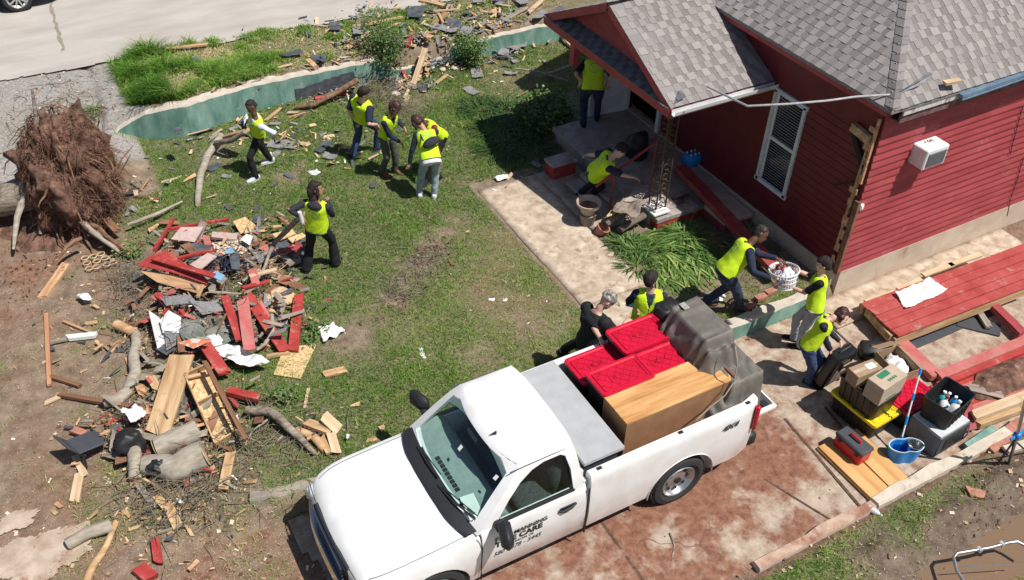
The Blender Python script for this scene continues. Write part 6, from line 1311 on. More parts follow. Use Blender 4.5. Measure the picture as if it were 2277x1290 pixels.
    for (a, b, c) in legs:
        mb.tube([a+up*.02, a.lerp(b,.45), b, b.lerp(c,.5), c.lerp(b,.04), c-up*.03], [.106*sc*g,.088*sc*g,.072*sc,(.066+flare*.4)*sc,(.060+flare)*sc,(.062+flare*1.3)*sc], 14)
    lt(mb); fuse('trousers', mb, M_C[pants], root, .0125, .016, 8, random.random()*50)
    # ---- shirt
    mb = MB(); torso(mb, .008, 1, 7)
    for k, (a, b, c, h) in enumerate(arms):
        if sleeve == 'long': mb.ell(a, (.066*sc*g,.066*sc*g,.062*sc*g)); mb.tube([a-(s*(.05 if k else -.05)), a, a.lerp(b,.5), b, b.lerp(c,.5), c.lerp(b,.03)], [.055*sc,.062*sc*g,.056*sc*g,.050*sc,.046*sc,.037*sc], 12)
        else: mb.ell(a, (.068*sc*g,.068*sc*g,.064*sc*g)); mb.tube([a-(s*(.05 if k else -.05)), a, a.lerp(b,.5), a.lerp(b,.85)], [.055*sc,.064*sc*g,.060*sc*g,.060*sc*g], 12)
    lt(mb); fuse('shirt', mb, M_C[shirt], root, .0125, .014, 9, random.random()*50)
    if cuff:   # lower sleeves in another colour
        mb = MB()
        for (a, b, c, h) in arms: mb.tube([b.lerp(a,.25), b, b.lerp(c,.5), c], [.05*sc,.046*sc,.042*sc,.034*sc], 12)
        lt(mb); fuse('sleeve', mb, M_C[cuff], root, .0125, .008, 9)
    if hem: mb = MB(); mb.loft([ring(L(d), t, s, a*sc*g, b*sc*g, 22) for d, a, b in ((-.13,.182,.135),(-.06,.185,.137),(.02,.178,.128))]); lt(mb); fuse('shirt_hem', mb, M_C[hem], root, .0125, .01, 9)
    # ---- vest: tank shape with deep V neck
    if vest:
        mb = MB(); VS = [(-.055,.186*g,.134*g,-.008),(.02,.184*g,.134*g,-.006),(.12,.176*g,.130*g,.0),(.22,.172*g,.128*g,.006),(.31,.176*g,.131*g,.006),(.38,.182*g,.130*g,.0),(.425,.186*g,.118*g,-.002),(.462,.172*g,.100*g,-.004),(.492,.125*g,.078,-.004)]
        mb.loft([ring(L(d)+f*(o*sc), t, s, a*sc, b*sc, 24, 2.4) for d, a, b, o in VS]); lt(mb); v_ = fuse('vest', mb, m_vest, root, .0115, .012, 7, random.random()*50, 2)
        me = v_.data; co = np.empty(len(me.vertices)*3, np.float32); me.vertices.foreach_get('co', co); co = co.reshape(-1, 3); R3 = root.rotation_euler.to_matrix().transposed(); sl_ = np.array(R3 @ s); tl = np.array(R3 @ t); fl = np.array(R3 @ f); Pl = np.array(Mi @ P); q = (co-Pl)/sc; tu, tv, tw = q @ sl_, q @ tl, q @ fl
        # open the V neck and trim everything above the shoulder line by pulling it under the shirt
        vneck = (tw > .0) & (tv > .30) & (np.abs(tu) < (tv-.30)*.36); neckh = (tv > .47) & (np.abs(tu) < .06)
        pull = vneck | neckh; co[pull] -= (fl*.05*sc)[None,:]*np.where(tw[pull] > 0, 1, -1)[:,None]+(tl*.012)[None,:]; me.vertices.foreach_set('co', co.ravel())
        setattr_pt(me, 'tu', tu); setattr_pt(me, 'tv', tv); setattr_pt(me, 'tw', tw)
        mb = MB(); rb = ring(L(-.05)-f*.008*sc, t, s, .188*sc*g, .136*sc*g, 24, 2.4); mb.tube(rb+[rb[0]], .006, 5); lt(mb); mb.build('hem_trim', m_vtrim, v_, smooth=180)
    # ---- shoes
    for k, (a, b, c) in enumerate(legs):
        gnd = ft[k]; an = c; lift = an.z-(gnd.z+.085*sc); d = (fw+s*(.12 if k else -.12)); d.z = 0; d.normalize(); sd = V((d.y,-d.x,0)); z0 = an-up*.085*sc; mb = MB()
        mb.loft([ring(z0+d*x*sc+up*(z+h_/2)*sc, d, sd, w2*sc, h_/2*sc, 14, 2.8) for x, w2, z, h_ in ((-.085,.025,.015,.05),(-.075,.038,.0,.09),(-.03,.043,.0,.115),(.03,.042,.0,.11),(.08,.046,.0,.075),(.13,.049,.0,.058),(.17,.043,.0,.05),(.195,.02,.006,.03))])
        if shoes in ('boot','whiteboot'): mb.tube([z0+up*.06*sc, z0+up*.2*sc], [.05*sc,.05*sc], 12)
        lt(mb); sm_ = {'black': M_C['black'], 'boot': mat('brown_leather', (.16,.07,.035), 9, .6, .3), 'whiteboot': M_C['white'], 'white': M_C['white'], 'brown': mat('brown_leather', (.10,.045,.03), 9, .6, .3)}[shoes]
        sh_ = mb.build('shoe', sm_, root, smooth=50); mb = MB(); mb.loft([ring(z0+d*x*sc+up*z, up, sd, w2*sc, l*sc, 16, 2.6) for x, z, w2, l in ((.055,-.004,.050,.145),(.055,.018,.050,.145))]); lt(mb); mb.build('sole', mt['white'] if shoes in ('white','whiteboot') else mt['dgrey'], sh_)
    # ---- hair / hat
    hmx = hairm or m_hair
    if hair != 'none':
        mb = MB(); c_ = (.0,-.016,.030)
        if hair in ('short','long','bob','bun','pony'):
            mb.loft([ring(hp_(0,y,z), hu, hs, a*sc, b*sc, 20, 2.1) for (z,a,b,y) in ((-.07,.058,.05,-.055),(-.04,.078,.068,-.045),(.0,.086,.08,-.034),(.04,.088,.088,-.024),(.08,.080,.100,-.008),(.115,.060,.075,-.010),(.138,.028,.035,-.012))])
            mb.ell(hp_(0,.055,.075), (.062*sc,.048*sc,.036*sc), Rh)
        if hair == 'afro': mb.ell(hp_(0,-.02,.045), (.098*sc,.108*sc,.105*sc), Rh)
        if hair == 'cropped': mb.loft([ring(hp_(0,y,z), hu, hs, a*sc, b*sc, 20, 2.1) for (z,a,b,y) in ((-.04,.066,.06,-.044),(.0,.076,.072,-.034),(.04,.078,.088,-.02),(.08,.073,.088,-.012),(.115,.050,.062,-.012),(.13,.02,.03,-.012))])
        if hair == 'long':
            dn = V((0,0,-1)); b0 = hp_(0,-.075,.0); mb.loft([ring(b0+dn*k_*sc-hf*.01, dn, hs, a*sc, b*sc, 16) for k_, a, b in ((-.04,.07,.045),(.06,.088,.05),(.16,.085,.045),(.24,.06,.035),(.29,.03,.02))])
            for e in (-1,1): mb.tube([hp_(e*.075,.02,.04), hp_(e*.088,.02,-.04)+dn*.02, hp_(e*.085,.01,-.04)+dn*.12*sc], [.026*sc,.028*sc,.016*sc], 8)
        if hair == 'bob':
            dn = V((0,0,-1))
            for e in (-1,0,1): mb.tube([hp_(e*.07,-.05*(1-abs(e)*.6),.03), hp_(e*.085,-.07+abs(e)*.06,-.04), hp_(e*.08,-.06+abs(e)*.06,-.06)+dn*.06*sc], [.045*sc,.045*sc,.025*sc], 10)
        if hair == 'bun': mb.ell(hp_(0,-.115,.05), (.042*sc,.04*sc,.042*sc), Rh)
        if hair == 'pony': mb.tube([hp_(0,-.10,.05), hp_(0,-.16,.02), hp_(0,-.16,.0)+V((0,0,-.10)), hp_(0,-.14,.0)+V((0,0,-.22))], [.03,.035,.028,.01], 8)
        lt(mb); fuse('hair', mb, hmx, root, .010, .014, 22, random.random()*50, 1)
    if back == 'cap':
        mb = MB(); mb.loft([ring(hp_(0,y,z), hu, hs, a*sc, b*sc, 22, 2.1) for (z,a,b,y) in ((.02,.088,.108,-.008),(.06,.088,.106,-.008),(.10,.076,.09,-.008),(.13,.05,.06,-.01),(.142,.015,.02,-.01))]); mb.ell(hp_(0,.135,.035), (.075*sc,.065*sc,.010*sc), Rh); lt(mb)
        fuse('cap', mb, mat('camouflage', [(.07,.065,.05),(.18,.165,.14),(.32,.30,.26)], 22, .9, .3, ramp=(.4,.58), detail=2), root, .010)
    if gl:
        mb = MB(); 
        if gl == 'top': pts = [hp_(.085*math.cos(a), .03+.0*a, .10+.035*math.sin(a)) for a in np.linspace(0, math.pi, 12)]; mb.tube(pts, .006, 5)
        else:
            for e in (-1,1): mb.box(hp_(e*.036,.104,.006), (.052*sc,.008,.032*sc), Rh)
            mb.tube([hp_(-.08,.0,.01), hp_(-.06,.1,.012), hp_(.06,.1,.012), hp_(.08,.0,.01)], .0045, 5)
        lt(mb); mb.build('glasses', mt['black'] if gl != 'top' else mt['white'], root)
    return dict(root=root, arms=arms, P=P, t=t, s=s, f=f, L=L, Mi=Mi, N=N_, Hc=Hc)
R_IMG = V((.86,-.5,0)); A_IMG = V((.5,.86,0))       # picture right and picture away, on the ground
def D(r, a, z=0): q = R_IMG*r+A_IMG*a; q.z = z; return q
pp = {}
# 1 walker with the split log
pp[1] = person('person in yellow vest, white sleeves and black trousers walking past the green wall', [(570,400),(603,362)], (577,306,.98), (566,247,1.46), (551,214,1.66), [(609,308,.86),(545,278,1.05)], D(-.75,-.55), 'dark', 'white', 'long', 'black', shoes='whiteboot', hair='cropped', lookd=D(-.8,-.6,-.55), sc=.97, girth=.92, stand=.75) 
# 2 man in jeans seen from behind
pp[2] = person('broad person in yellow vest and blue jeans with short navy sleeves, back turned', [(785,352),(838,335)], (810,275,.98), (803,214,1.46), (812,192,1.66), [None,(842,284,.80)], D(.55,.75), 'light', 'navy', 'short', 'jeans', hair='short', lookd=D(.9,.3,-.3), sc=1.0, girth=1.16, stand=.8)
# 3 woman reaching out
pp[3] = person('person in yellow vest and grey trousers, both arms stretched downwards', [(880,385),(850,388)], (862,308,.90), (868,258,1.35), (878,240,1.52), [(903,290,.95),(895,322,.78)], D(.8,-.45), 'mid', 'navy', 'long', 'gpants', shoes='boot', hair='long', lookd=D(.8,-.6,-.8), sc=.96, girth=.95, hairm=m_hairr, stand=.7)
# 4 bending over, back to the camera
pp[4] = person('person in yellow vest and pale jeans bending over, sling bag on the back', [(933,436),(966,438)], (957,350,.90), (946,292,1.24), (935,278,1.32), [(908,372,.62),(925,395,.45)], D(-.12,.9), 'mid', 'navy', 'long', 'ljeans', shoes='white', hair='bob', lookd=D(-.2,.6,-1.1), sc=.98, hem='white', hairm=m_hairr)
# 5 bending towards the camera
pp[5] = person('person in yellow vest with maroon sleeves bent double facing the camera', [(950,408),(975,400)], (975,300,.86), (955,283,1.08), (948,290,.98), [(950,380,.4),(988,355,.55)], D(-.5,-.75), 'dark', 'maroon', 'long', 'black', hair='afro', lookd=D(-.4,-.5,-1.3), sc=.97)
# 6 hooded woman seen from behind at the debris pile
pp[6] = person('person in yellow vest and black flared trousers standing beside the debris pile', [(683,603),(747,590)], (712,515,.97), (703,445,1.45), (702,418,1.63), [(672,492,1.12),(728,440,1.25)], D(.15,.9), 'tan', 'charcoal', 'long', 'black', hair='long', lookd=D(.95,.25,.05), sc=1.0, flare=.03, stand=.6)
# 7 at the porch door
pp[7] = person('person in yellow vest seen from behind, standing at the open white porch door', [(1297,280,.49),(1327,266,.49)], (1318,195,.92), (1322,122,1.42), (1325,92,1.62), [(1290,188,.9),(1352,190,.9)], D(.0,1), 'light', 'black', 'short', 'djeans', hair='short', sc=1.04, girth=1.1)
# 8 bending on the steps
pp[8] = person('person in yellow vest bending over on the porch steps, reaching down to the rolled rug', [(1290,438),(1318,436)], (1325,385,.92), (1368,343,1.30), (1386,328,1.36), [(1302,345,.9),(1432,402,.72)], D(.95,.2), 'light', 'navy', 'long' if False else 'short', 'black', hair='afro', lookd=D(.8,-.2,-.7), sc=1.0, girth=1.12)
# 9 man in black shirt
pp[9] = person('man in black t-shirt and camouflage cap leaning over the side of the truck bed', [(1253,786),(1305,818)], (1318,762,.93), (1328,686,1.38), (1350,668,1.5), [(1342,768,1.18),(1400,712,1.12)], D(.62,.42), 'light', 'black', 'short', 'black', vest=False, hair='none', back='cap', lookd=D(.85,.1,-.7), sc=1.08, girth=1.38, group=None)
# 10 vest man facing the camera
pp[10] = person('person in yellow vest with pale blue lower sleeves looking down behind the red totes', [(1418,802),(1452,794)], (1434,712,.93), (1446,650,1.40), (1447,634,1.52), [(1438,690,1.16),(1422,692,1.16)], D(-.05,-1), 'light', 'navy', 'short', 'djeans', hair='short', lookd=D(-.1,-.5,-1.3), sc=1.04, girth=1.08, cuff='ltblue', gl='face')
# 11 bald man handing over the basket
pp[11] = person('person with shaved head and navy sleeves stepping forward to hand over the basket', [(1566,678),(1645,692)], (1616,600,.98), (1668,540,1.34), (1692,519,1.46), [(1738,580,1.12),(1722,628,1.08)], D(1,-.1), 'dark', 'navy', 'long', 'djeans', hair='cropped', lookd=D(.9,-.4,-.5), sc=1.06, girth=1.12, shoes='brown', hairm=mat('shaved_hair', (.02,.013,.01), 9, .7, .2))
# 12 woman receiving the basket
pp[12] = person('person with short black sleeves and light grey trousers taking the white basket', [(1778,775),(1765,757)], (1812,680,.98), (1826,608,1.43), (1832,588,1.6), [(1746,638,1.08),(1752,595,1.14)], D(-.9,.25), 'light', 'black', 'short', 'lgrey', hair='bun', lookd=D(-.9,.2,-.15), sc=.99, flare=.02)
# 13 woman with suitcase
pp[13] = person('person in yellow vest and blue jeans bending over to hold the black suitcase', [(1812,838),(1795,855)], (1802,765,.96), (1840,712,1.30), (1868,703,1.34), [(1872,768,.78),(1848,787,.74)], D(.8,-.5), 'light', 'charcoal', 'long', 'jeans', hair='bob', lookd=D(.85,-.5,-.6), sc=.98, hairm=m_hairr)
def sub(p, mb, name, m, **k): mb.v = [tuple(p['Mi'] @ V(q)) for q in mb.v]; return mb.build(name, m, p['root'], **k)
# sling bag
q = pp[4]; mb = MB(); c = q['L'](.22)-q['f']*.19+q['s']*.05; Rb = Matrix((q['s'], q['f'], q['t'])).transposed(); mb.ell(c, (.16,.07,.085), Rb @ Matrix.Rotation(-.35,3,'Y')); 
o = mb.build('sling_bag', cloth('bag_cloth', (.03,.032,.038)), smooth=60); recenter(o, c); tag(o, 'black sling bag worn on the back of the person in pale jeans bending over', 'bag')
mb = MB(); mb.tube([c+q['s']*.13-q['t']*.02, c+q['s']*.12+q['f']*.18-q['t']*.02], .012, 6); mb.tube([c-q['s']*.13+q['t']*.05, q['L'](.42)-q['s']*.10-q['f']*.09, q['L'](.46)-q['s']*.1+q['f']*.02], .013, 6); mb.v = [tuple(V(v_)-c) for v_ in mb.v]; mb.build('strap', mt['black'], o)
# hood on the dark top
q = pp[6]; mb = MB(); mb.ell(q['L'](.47)-q['f']*.085, (.12,.07,.075), Matrix((q['s'], q['f'], q['t'])).transposed()); sub(q, mb, 'hood', M_C['charcoal'], smooth=180)
mb = MB(); a = q['arms'][0][3]; mb.tube([a+V((-.02,0,.18)), a+V((0,0,.0)), a+V((.01,0,-.08))], [.03,.035,.025], 8); o = mb.build('white_stick', mt['white'], smooth=60); recenter(o, a); tag(o, 'white object held up in the left hand of the person at the debris pile', 'board piece')
# laundry basket handed over
bc = W(1744,618,1.08); bkt = empty('laundry_basket', bc, .0, 'white plastic laundry basket full of things, held between two people', 'basket')
Rb = Matrix.Rotation(-.35, 3, 'X') @ Matrix.Rotation(math.radians(60), 3, 'Z'); m_bk = mt['wplastic']; NB = 30
def bring(z, a, b): return [Rb @ V((a*math.cos(2*math.pi*k/NB), b*math.sin(2*math.pi*k/NB), z)) for k in range(NB)]
for z, a, b, th in ((.13,.30,.215,.016),(.07,.285,.20,.008),(.0,.27,.19,.008),(-.10,.245,.17,.012)):
    mb = MB(); r = bring(z, a, b); mb.tube(r+[r[0]], th, 6); mb.build('hoop', m_bk, bkt, smooth=60)
mb = MB()
for k in range(0, NB): 
    a0 = 2*math.pi*k/NB; mb.bar(Rb @ V((.245*math.cos(a0), .17*math.sin(a0), -.10)), Rb @ V((.295*math.cos(a0), .21*math.sin(a0), .13)), .022, .006, Rb @ V((math.cos(a0), math.sin(a0), 0)))
mb.build('slat', m_bk, bkt); mb = MB(); mb.lathe([(0,-.105),(.2,-.105),(.2,-.09),(0,-.09)], (0,0,0), 20); mb.v = [tuple(Rb @ V(v_)) for v_ in mb.v]; mb.build('base', m_bk, bkt)
for nm, m, off, rad, lab, cat in (('patterned_cloth', mat('patterned_cloth', [(.12,.10,.16),(.6,.58,.62)], 28, .9, .4, detail=2, ramp=(.46,.54)), (-.12,.08,.06), (.12,.10,.09), 'dark and white patterned cloth bundled at the back of the laundry basket', 'cloth'), ('red_bag', mat('red_print', [(.35,.01,.015),(.3,.01,.015),(.7,.6,.6)], 16, .4, .3, detail=1, ramp=(.4,.62)), (.10,.03,.09), (.10,.08,.10), 'shiny red printed packet inside the white laundry basket', 'packet'), ('folded_towel', mt['wplastic'], (-.02,-.08,.08), (.13,.08,.06), 'folded white towel at the front of the laundry basket', 'towel')):
    mb = MB(); mb.ell((0,0,0), rad, n=22, m=14); o = mb.build(nm, m, smooth=180)
    for v_ in o.data.vertices: v_.co += V((1,1,1))*.05*mnoise.noise(v_.co*13)
    o.location = bc+Rb @ V(off); tag(o, lab, cat)
# suitcase
sc0, sc1 = W(1868,782,.74), W(1838,845,.05); su = empty('suitcase', (sc1.x, sc1.y, 0), 0, 'black hard suitcase on wheels being held upright by the person bending over', 'suitcase')
h0 = W(1858,800,.66); xx = D(.75,.55).normalized(); up_ = (V((0,0,1))*.8+D(.45,.15)).normalized(); c = W(1858,812,.38); zz_ = (up_-xx*up_.dot(xx)).normalized(); yy = zz_.cross(xx); Rs = Matrix((xx, yy, zz_)).transposed()
mb = MB(); mb.box(c, (.46,.20,.68), Rs, bev=.035); wparent(su, mb.build('shell', mat('suitcase_shell', (.012,.012,.014), 6, .3, .1), smooth=40))
mb = MB(); mb.box(c-Rs @ V((0,.105,-.12)), (.16,.02,.2), Rs, bev=.008); mb.box(c-Rs @ V((.15,.102,0)), (.012,.012,.6), Rs); wparent(su, mb.build('front_panel', mt['dgrey']))
mb = MB(); 
for q2 in ((-.07,.12),(.07,.12)): pass
ptsn = [c+Rs @ V((-.07,-.12,.02)), c+Rs @ V((-.07,-.135,.18)), c+Rs @ V((.07,-.135,.18)), c+Rs @ V((.07,-.12,.02)), c+Rs @ V((-.07,-.12,.02))]; mb.tube(ptsn, .011, 6); wparent(su, mb.build('badge_frame', mat('gold_trim', (.35,.24,.14), 5, .35, 0)))
mb = MB(); mb.tube([c+Rs @ V((-.1,0,.34)), c+Rs @ V((-.1,0,.39)), c+Rs @ V((.1,0,.39)), c+Rs @ V((.1,0,.34))], .013, 6); wparent(su, mb.build('handle', mt['dgrey'], smooth=60))
for a, b in ((-.18,-.07),(.18,-.07),(-.18,.07),(.18,.07)): mb = MB(); w0 = c+Rs @ V((a,b,-.37)); mb.lathe([(0,-.012),(.03,-.012),(.03,.012),(0,.012)], w0, 12, axis=xx); wparent(su, mb.build('wheel', mt['black'], smooth=40))
# ---------------------------------------------------------------- plants
def leaf_strip(mb, p, d, L_, wd, up0=.8, n=5, droop=1.0, att=None, v=0.5):
    d = V(d).normalized(); s = d.cross(V((0,0,1))).normalized(); pts = []; q = V(p); el = math.asin(min(.99, up0))
    for i in range(n+1):
        t = i/n; w_ = wd*(1-t**2.2)*(.6+.8*math.sin(min(1, t*1.6+.25)*math.pi*.5)) if i < n else .0006; pts.append((q.copy(), w_)); e = el-droop*t*1.4; q = q+(d*math.cos(e)+V((0,0,1))*math.sin(e))*(L_/n); q.z = max(q.z, p[2]+.01)
    b = len(mb.v); vs = []
    for q, w_ in pts: vs += [q-s*w_/2, q+s*w_/2]
    mb.add(vs, [(2*i, 2*i+1, 2*i+3, 2*i+2) for i in range(n)])
    if att is not None: att.extend([v]*len(vs))
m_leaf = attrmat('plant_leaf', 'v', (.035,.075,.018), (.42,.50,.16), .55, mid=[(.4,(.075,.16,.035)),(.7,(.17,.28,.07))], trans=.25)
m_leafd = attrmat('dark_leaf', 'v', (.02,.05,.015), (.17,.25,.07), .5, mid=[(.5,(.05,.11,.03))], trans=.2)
def clump(name, px, py, r, n, L_, wd, label, cat, m=None, up=.85, droop=1.0, vr=(.2,.7), dirb=None, spread=1.0):
    c = G(px, py); mb = MB(); att = []
    for _ in range(n):
        a = random.random()*6.283; rr = r*math.sqrt(random.random()); x, y = c.x+rr*math.cos(a), c.y+rr*math.sin(a); d = V((math.cos(a)+rnd(-.5,.5), math.sin(a)+rnd(-.5,.5), 0))*spread
        if dirb is not None: d = V(dirb)+V((rnd(-.8,.8), rnd(-.8,.8), 0))
        leaf_strip(mb, (x, y, float(gz(x, y))), d, L_*rnd(.6,1.15), wd*rnd(.7,1.2), up*rnd(.7,1.1) if up < .95 else up, 5, droop*rnd(.7,1.2), att, rnd(*vr))
    o = mb.build(name, m or m_leaf, fix=False); setattr_pt(o.data, 'v', att); recenter(o, c); tag(o, label, cat); return o
# iris leaves flattened beside the walk
IR = [(1395,545,'iris clump against the walk edge beside the clay pots','up'),(1430,560,'iris clump with arching leaves just right of the walk edge','up'),(1470,530,'flattened iris leaves below the iron porch post','r'),(1500,560,'flattened pale iris leaves in the middle of the flower bed','r'),(1540,590,'flattened yellowish iris leaves close to the bald person\'s knee','r'),(1480,600,'iris clump above the head of the person with pale blue sleeves','r'),(1560,560,'dark iris leaves beside the fallen red beam','r'),(1420,590,'low iris clump at the bottom end of the flower bed','up'),(1520,520,'dark iris clump under the porch ledge','up')]
for x, y, lab, k in IR:
    if k == 'up': clump('iris_plant', x, y, .28, 150, .3, .014, lab, 'plant', vr=(.2,.75), droop=1.4)
    else: clump('iris_plant', x, y, .34, 60, .5, .03, lab, 'plant', up=.3, droop=rnd(.3,.9), vr=(.3,1.0) if x < 1550 else (.1,.5), dirb=(.75,-.55,0) if x % 20 else (-.2,-.9,0))
# dark day-lily clumps in the shade of the porch roof
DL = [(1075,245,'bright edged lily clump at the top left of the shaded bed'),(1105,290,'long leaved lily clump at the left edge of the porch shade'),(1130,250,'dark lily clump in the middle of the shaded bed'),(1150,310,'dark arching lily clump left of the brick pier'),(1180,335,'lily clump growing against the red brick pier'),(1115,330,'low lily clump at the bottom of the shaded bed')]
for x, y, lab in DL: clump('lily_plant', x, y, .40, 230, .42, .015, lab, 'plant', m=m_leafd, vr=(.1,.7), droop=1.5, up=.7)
def bush(name, px, py, r, h, n, ls, label, m, vr, cat='shrub', stems=9, dead=0):
    c = G(px, py); root = empty(name, c, 0, label, cat); mb = MB(); tips = []
    for k in range(stems):
        a = random.random()*6.283; e = V((math.cos(a)*r*rnd(.3,.8), math.sin(a)*r*rnd(.3,.8), h*rnd(.5,.9))); mid_ = e*.5+V((rnd(-.1,.1), rnd(-.1,.1), .1)); mb.tube([V((0,0,-.03)), mid_, e], [.018,.012,.006], 5); tips += [mid_, e]
        for _ in range(3): q = e+V((rnd(-1,1)*r*.5, rnd(-1,1)*r*.5, rnd(-.1,.3)*h)); mb.tube([mid_.lerp(e,.6), q], [.007,.003], 4); tips.append(q)
    mb.build('stem', mt['twig'], root); mb = MB(); att = []
    for _ in range(n):
        t = random.choice(tips); p = t+V((random.gauss(0,1)*r*.26, random.gauss(0,1)*r*.26, random.gauss(0,1)*h*.16)); p.z = max(p.z, .02); d = V((rnd(-1,1), rnd(-1,1), rnd(-.3,.6))).normalized(); s = d.cross(V((rnd(-1,1),rnd(-1,1),1))).normalized()*ls*.33; l_ = ls*rnd(.6,1.2)
        mb.add([p, p+d*l_*.5+s, p+d*l_, p+d*l_*.5-s], [(0,1,2,3)]); att += [rnd(*vr)]*4
    o = mb.build('foliage', m, root, fix=False); setattr_pt(o.data, 'v', att); return root
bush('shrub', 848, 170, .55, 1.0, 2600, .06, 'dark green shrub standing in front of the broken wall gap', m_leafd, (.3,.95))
bush('shrub', 1045, 150, .38, .62, 1700, .055, 'small bright green shrub near the porch shade, above the scattered debris', m_leaf, (.3,.75))
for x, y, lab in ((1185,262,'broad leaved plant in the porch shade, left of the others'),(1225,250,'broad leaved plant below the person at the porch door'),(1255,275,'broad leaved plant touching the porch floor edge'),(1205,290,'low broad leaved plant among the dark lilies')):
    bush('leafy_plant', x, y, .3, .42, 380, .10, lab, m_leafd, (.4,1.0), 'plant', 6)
for x, y, lab in ((640,900,'low weed patch beside the reddish brown board scraps'),(690,745,'leafy weed patch just left of the white plastic bag'),(300,570,'small green weeds at the foot of the root ball'),(210,255,'weed patch on the gravel above the root ball'),(505,760,'weeds poking out beside the round glass top')):
    bush('weed_patch', x, y, .24, .12, 260, .05, lab, m_leaf, (.3,.8), 'weeds', 4)
# ---------------------------------------------------------------- uprooted tree
def rootball():
    c = V((.20, 15.5, .0)); root = empty('uprooted_tree', c, 0, 'uprooted tree with a tall mass of torn reddish roots standing on bare dirt', 'tree')
    mb = MB(); mb.ell((0,0,0), (1,1,1), n=90, m=60); o = mb.build('root_plate_soil', mt['soil'], root, smooth=180)
    for v_ in o.data.vertices:
        q = v_.co.copy(); k = 1+.40*mnoise.noise(q*1.9)+.26*mnoise.noise(q*5)+.16*mnoise.noise(q*11); v_.co = V((q.x*.68*k, q.y*.80*k, q.z*1.12*k+.85)); v_.co.z = max(v_.co.z, -.05)
    # main roots
    rs = random.Random(5); k_ = 0
    def wander(p, d, L_, n, g=.35, jit=.35):
        pts = [V(p)]; d = V(d).normalized()
        for i in range(n): d = (d+V((rs.uniform(-1,1), rs.uniform(-1,1), rs.uniform(-1,1)))*jit+V((0,0,-g*.3))).normalized(); q = pts[-1]+d*(L_/n); q.z = max(q.z, .02+rs.random()*.05); pts.append(q)
        return pts
    for i in range(34):
        a = rs.uniform(0, 6.283); z = rs.uniform(.2, 1.9); st = V((math.cos(a)*.5, math.sin(a)*.55, z)); d = V((math.cos(a)*.6+.25, math.sin(a)*.6-.2, rs.uniform(-1.2,.25))); r0 = rs.uniform(.012,.045); pts = wander(st, d, rs.uniform(.4,1.0), 8, .5); mb = MB(); mb.tube(pts, [r0*(1-.8*t) for t in np.linspace(0,1,9)], 7, wob=.12); mb.build('root', mt['root'], root, smooth=60)
    mb = MB()
    for i in range(2200):
        a = rs.uniform(0, 6.283); z = rs.uniform(.0, 2.05); rr = .72*math.sqrt(max(.05, 1-((z-.85)/1.3)**2)); st = V((math.cos(a)*rr, math.sin(a)*rr*1.1, z)); d = V((math.cos(a)*.4+rs.uniform(-.5,.9), math.sin(a)*.4+rs.uniform(-.7,.4), rs.uniform(-1.3,.2))); pts = wander(st, d, rs.uniform(.12,.5), 4, .8, .75); r0 = rs.uniform(.002,.012)*rs.random()+.002; mb.tube(pts, [r0, r0*.8, r0*.6, r0*.45, r0*.25], 3, cap=False)
    o = mb.build('fine_roots', mat('fine_root', [(.07,.035,.022),(.24,.125,.08)], 4, .9, .2), root); o['kind'] = 'stuff'
    # trunk: lies away to the left, broken upright limb at the back
    mb = MB(); mb.tube([V((-.2,.1,.75)), V((-1.0,.25,.55)), V((-2.2,.6,.38)), V((-3.6,1.0,.3))], [.34,.27,.24,.22], 16, wob=.08); mb.build('trunk', mt['bark'], root, smooth=60)
    a = WY(72,200,15.8)-c; b = WY(80,330,15.6)-c; mb = MB(); mb.tube([b+V((0,0,-.5)), b, b.lerp(a,.5)+V((.03,0,0)), a], [.08,.065,.04,.02], 8, wob=.12); mb.build('limb', mt['bark'], root, smooth=60)
    for (x0,y0,x1,y1,r0) in ((95,250,110,330,.06),(130,255,200,262,.035),(60,420,30,555,.06),(100,420,90,520,.07),(160,430,235,465,.05),(150,470,265,560,.06),(205,500,285,560,.045),(180,530,130,575,.04),(90,310,150,265,.03),(220,270,232,225,.015),(250,400,295,325,.018)):
        a = W(x0,y0,.8 if y0 < 440 else .35)-c; b = W(x1,y1,.45 if y1 < 440 else .2)-c; m_ = (a+b)/2+V((rs.uniform(-.06,.06),rs.uniform(-.06,.06),.06)); mb = MB(); mb.tube([a, a.lerp(m_,.5)+V((.02,0,.03)), m_, m_.lerp(b,.5), b], [r0,r0*.95,r0*.85,r0*.7,r0*.4], 8, wob=.1); mb.build('root', mt['root'] if r0 < .06 else mt['palebark'], root, smooth=60)
rootball()
mound('soil_pile', 140, 500, 1.1, .8, .32, mt['soil'], 'heap of dark clods and torn soil at the foot of the root ball', cat='soil', fr=7)
mound('soil_pile', 40, 470, .8, .7, .25, mt['soil'], 'dark soil heap below the fallen trunk at the left edge', cat='soil', fr=7)
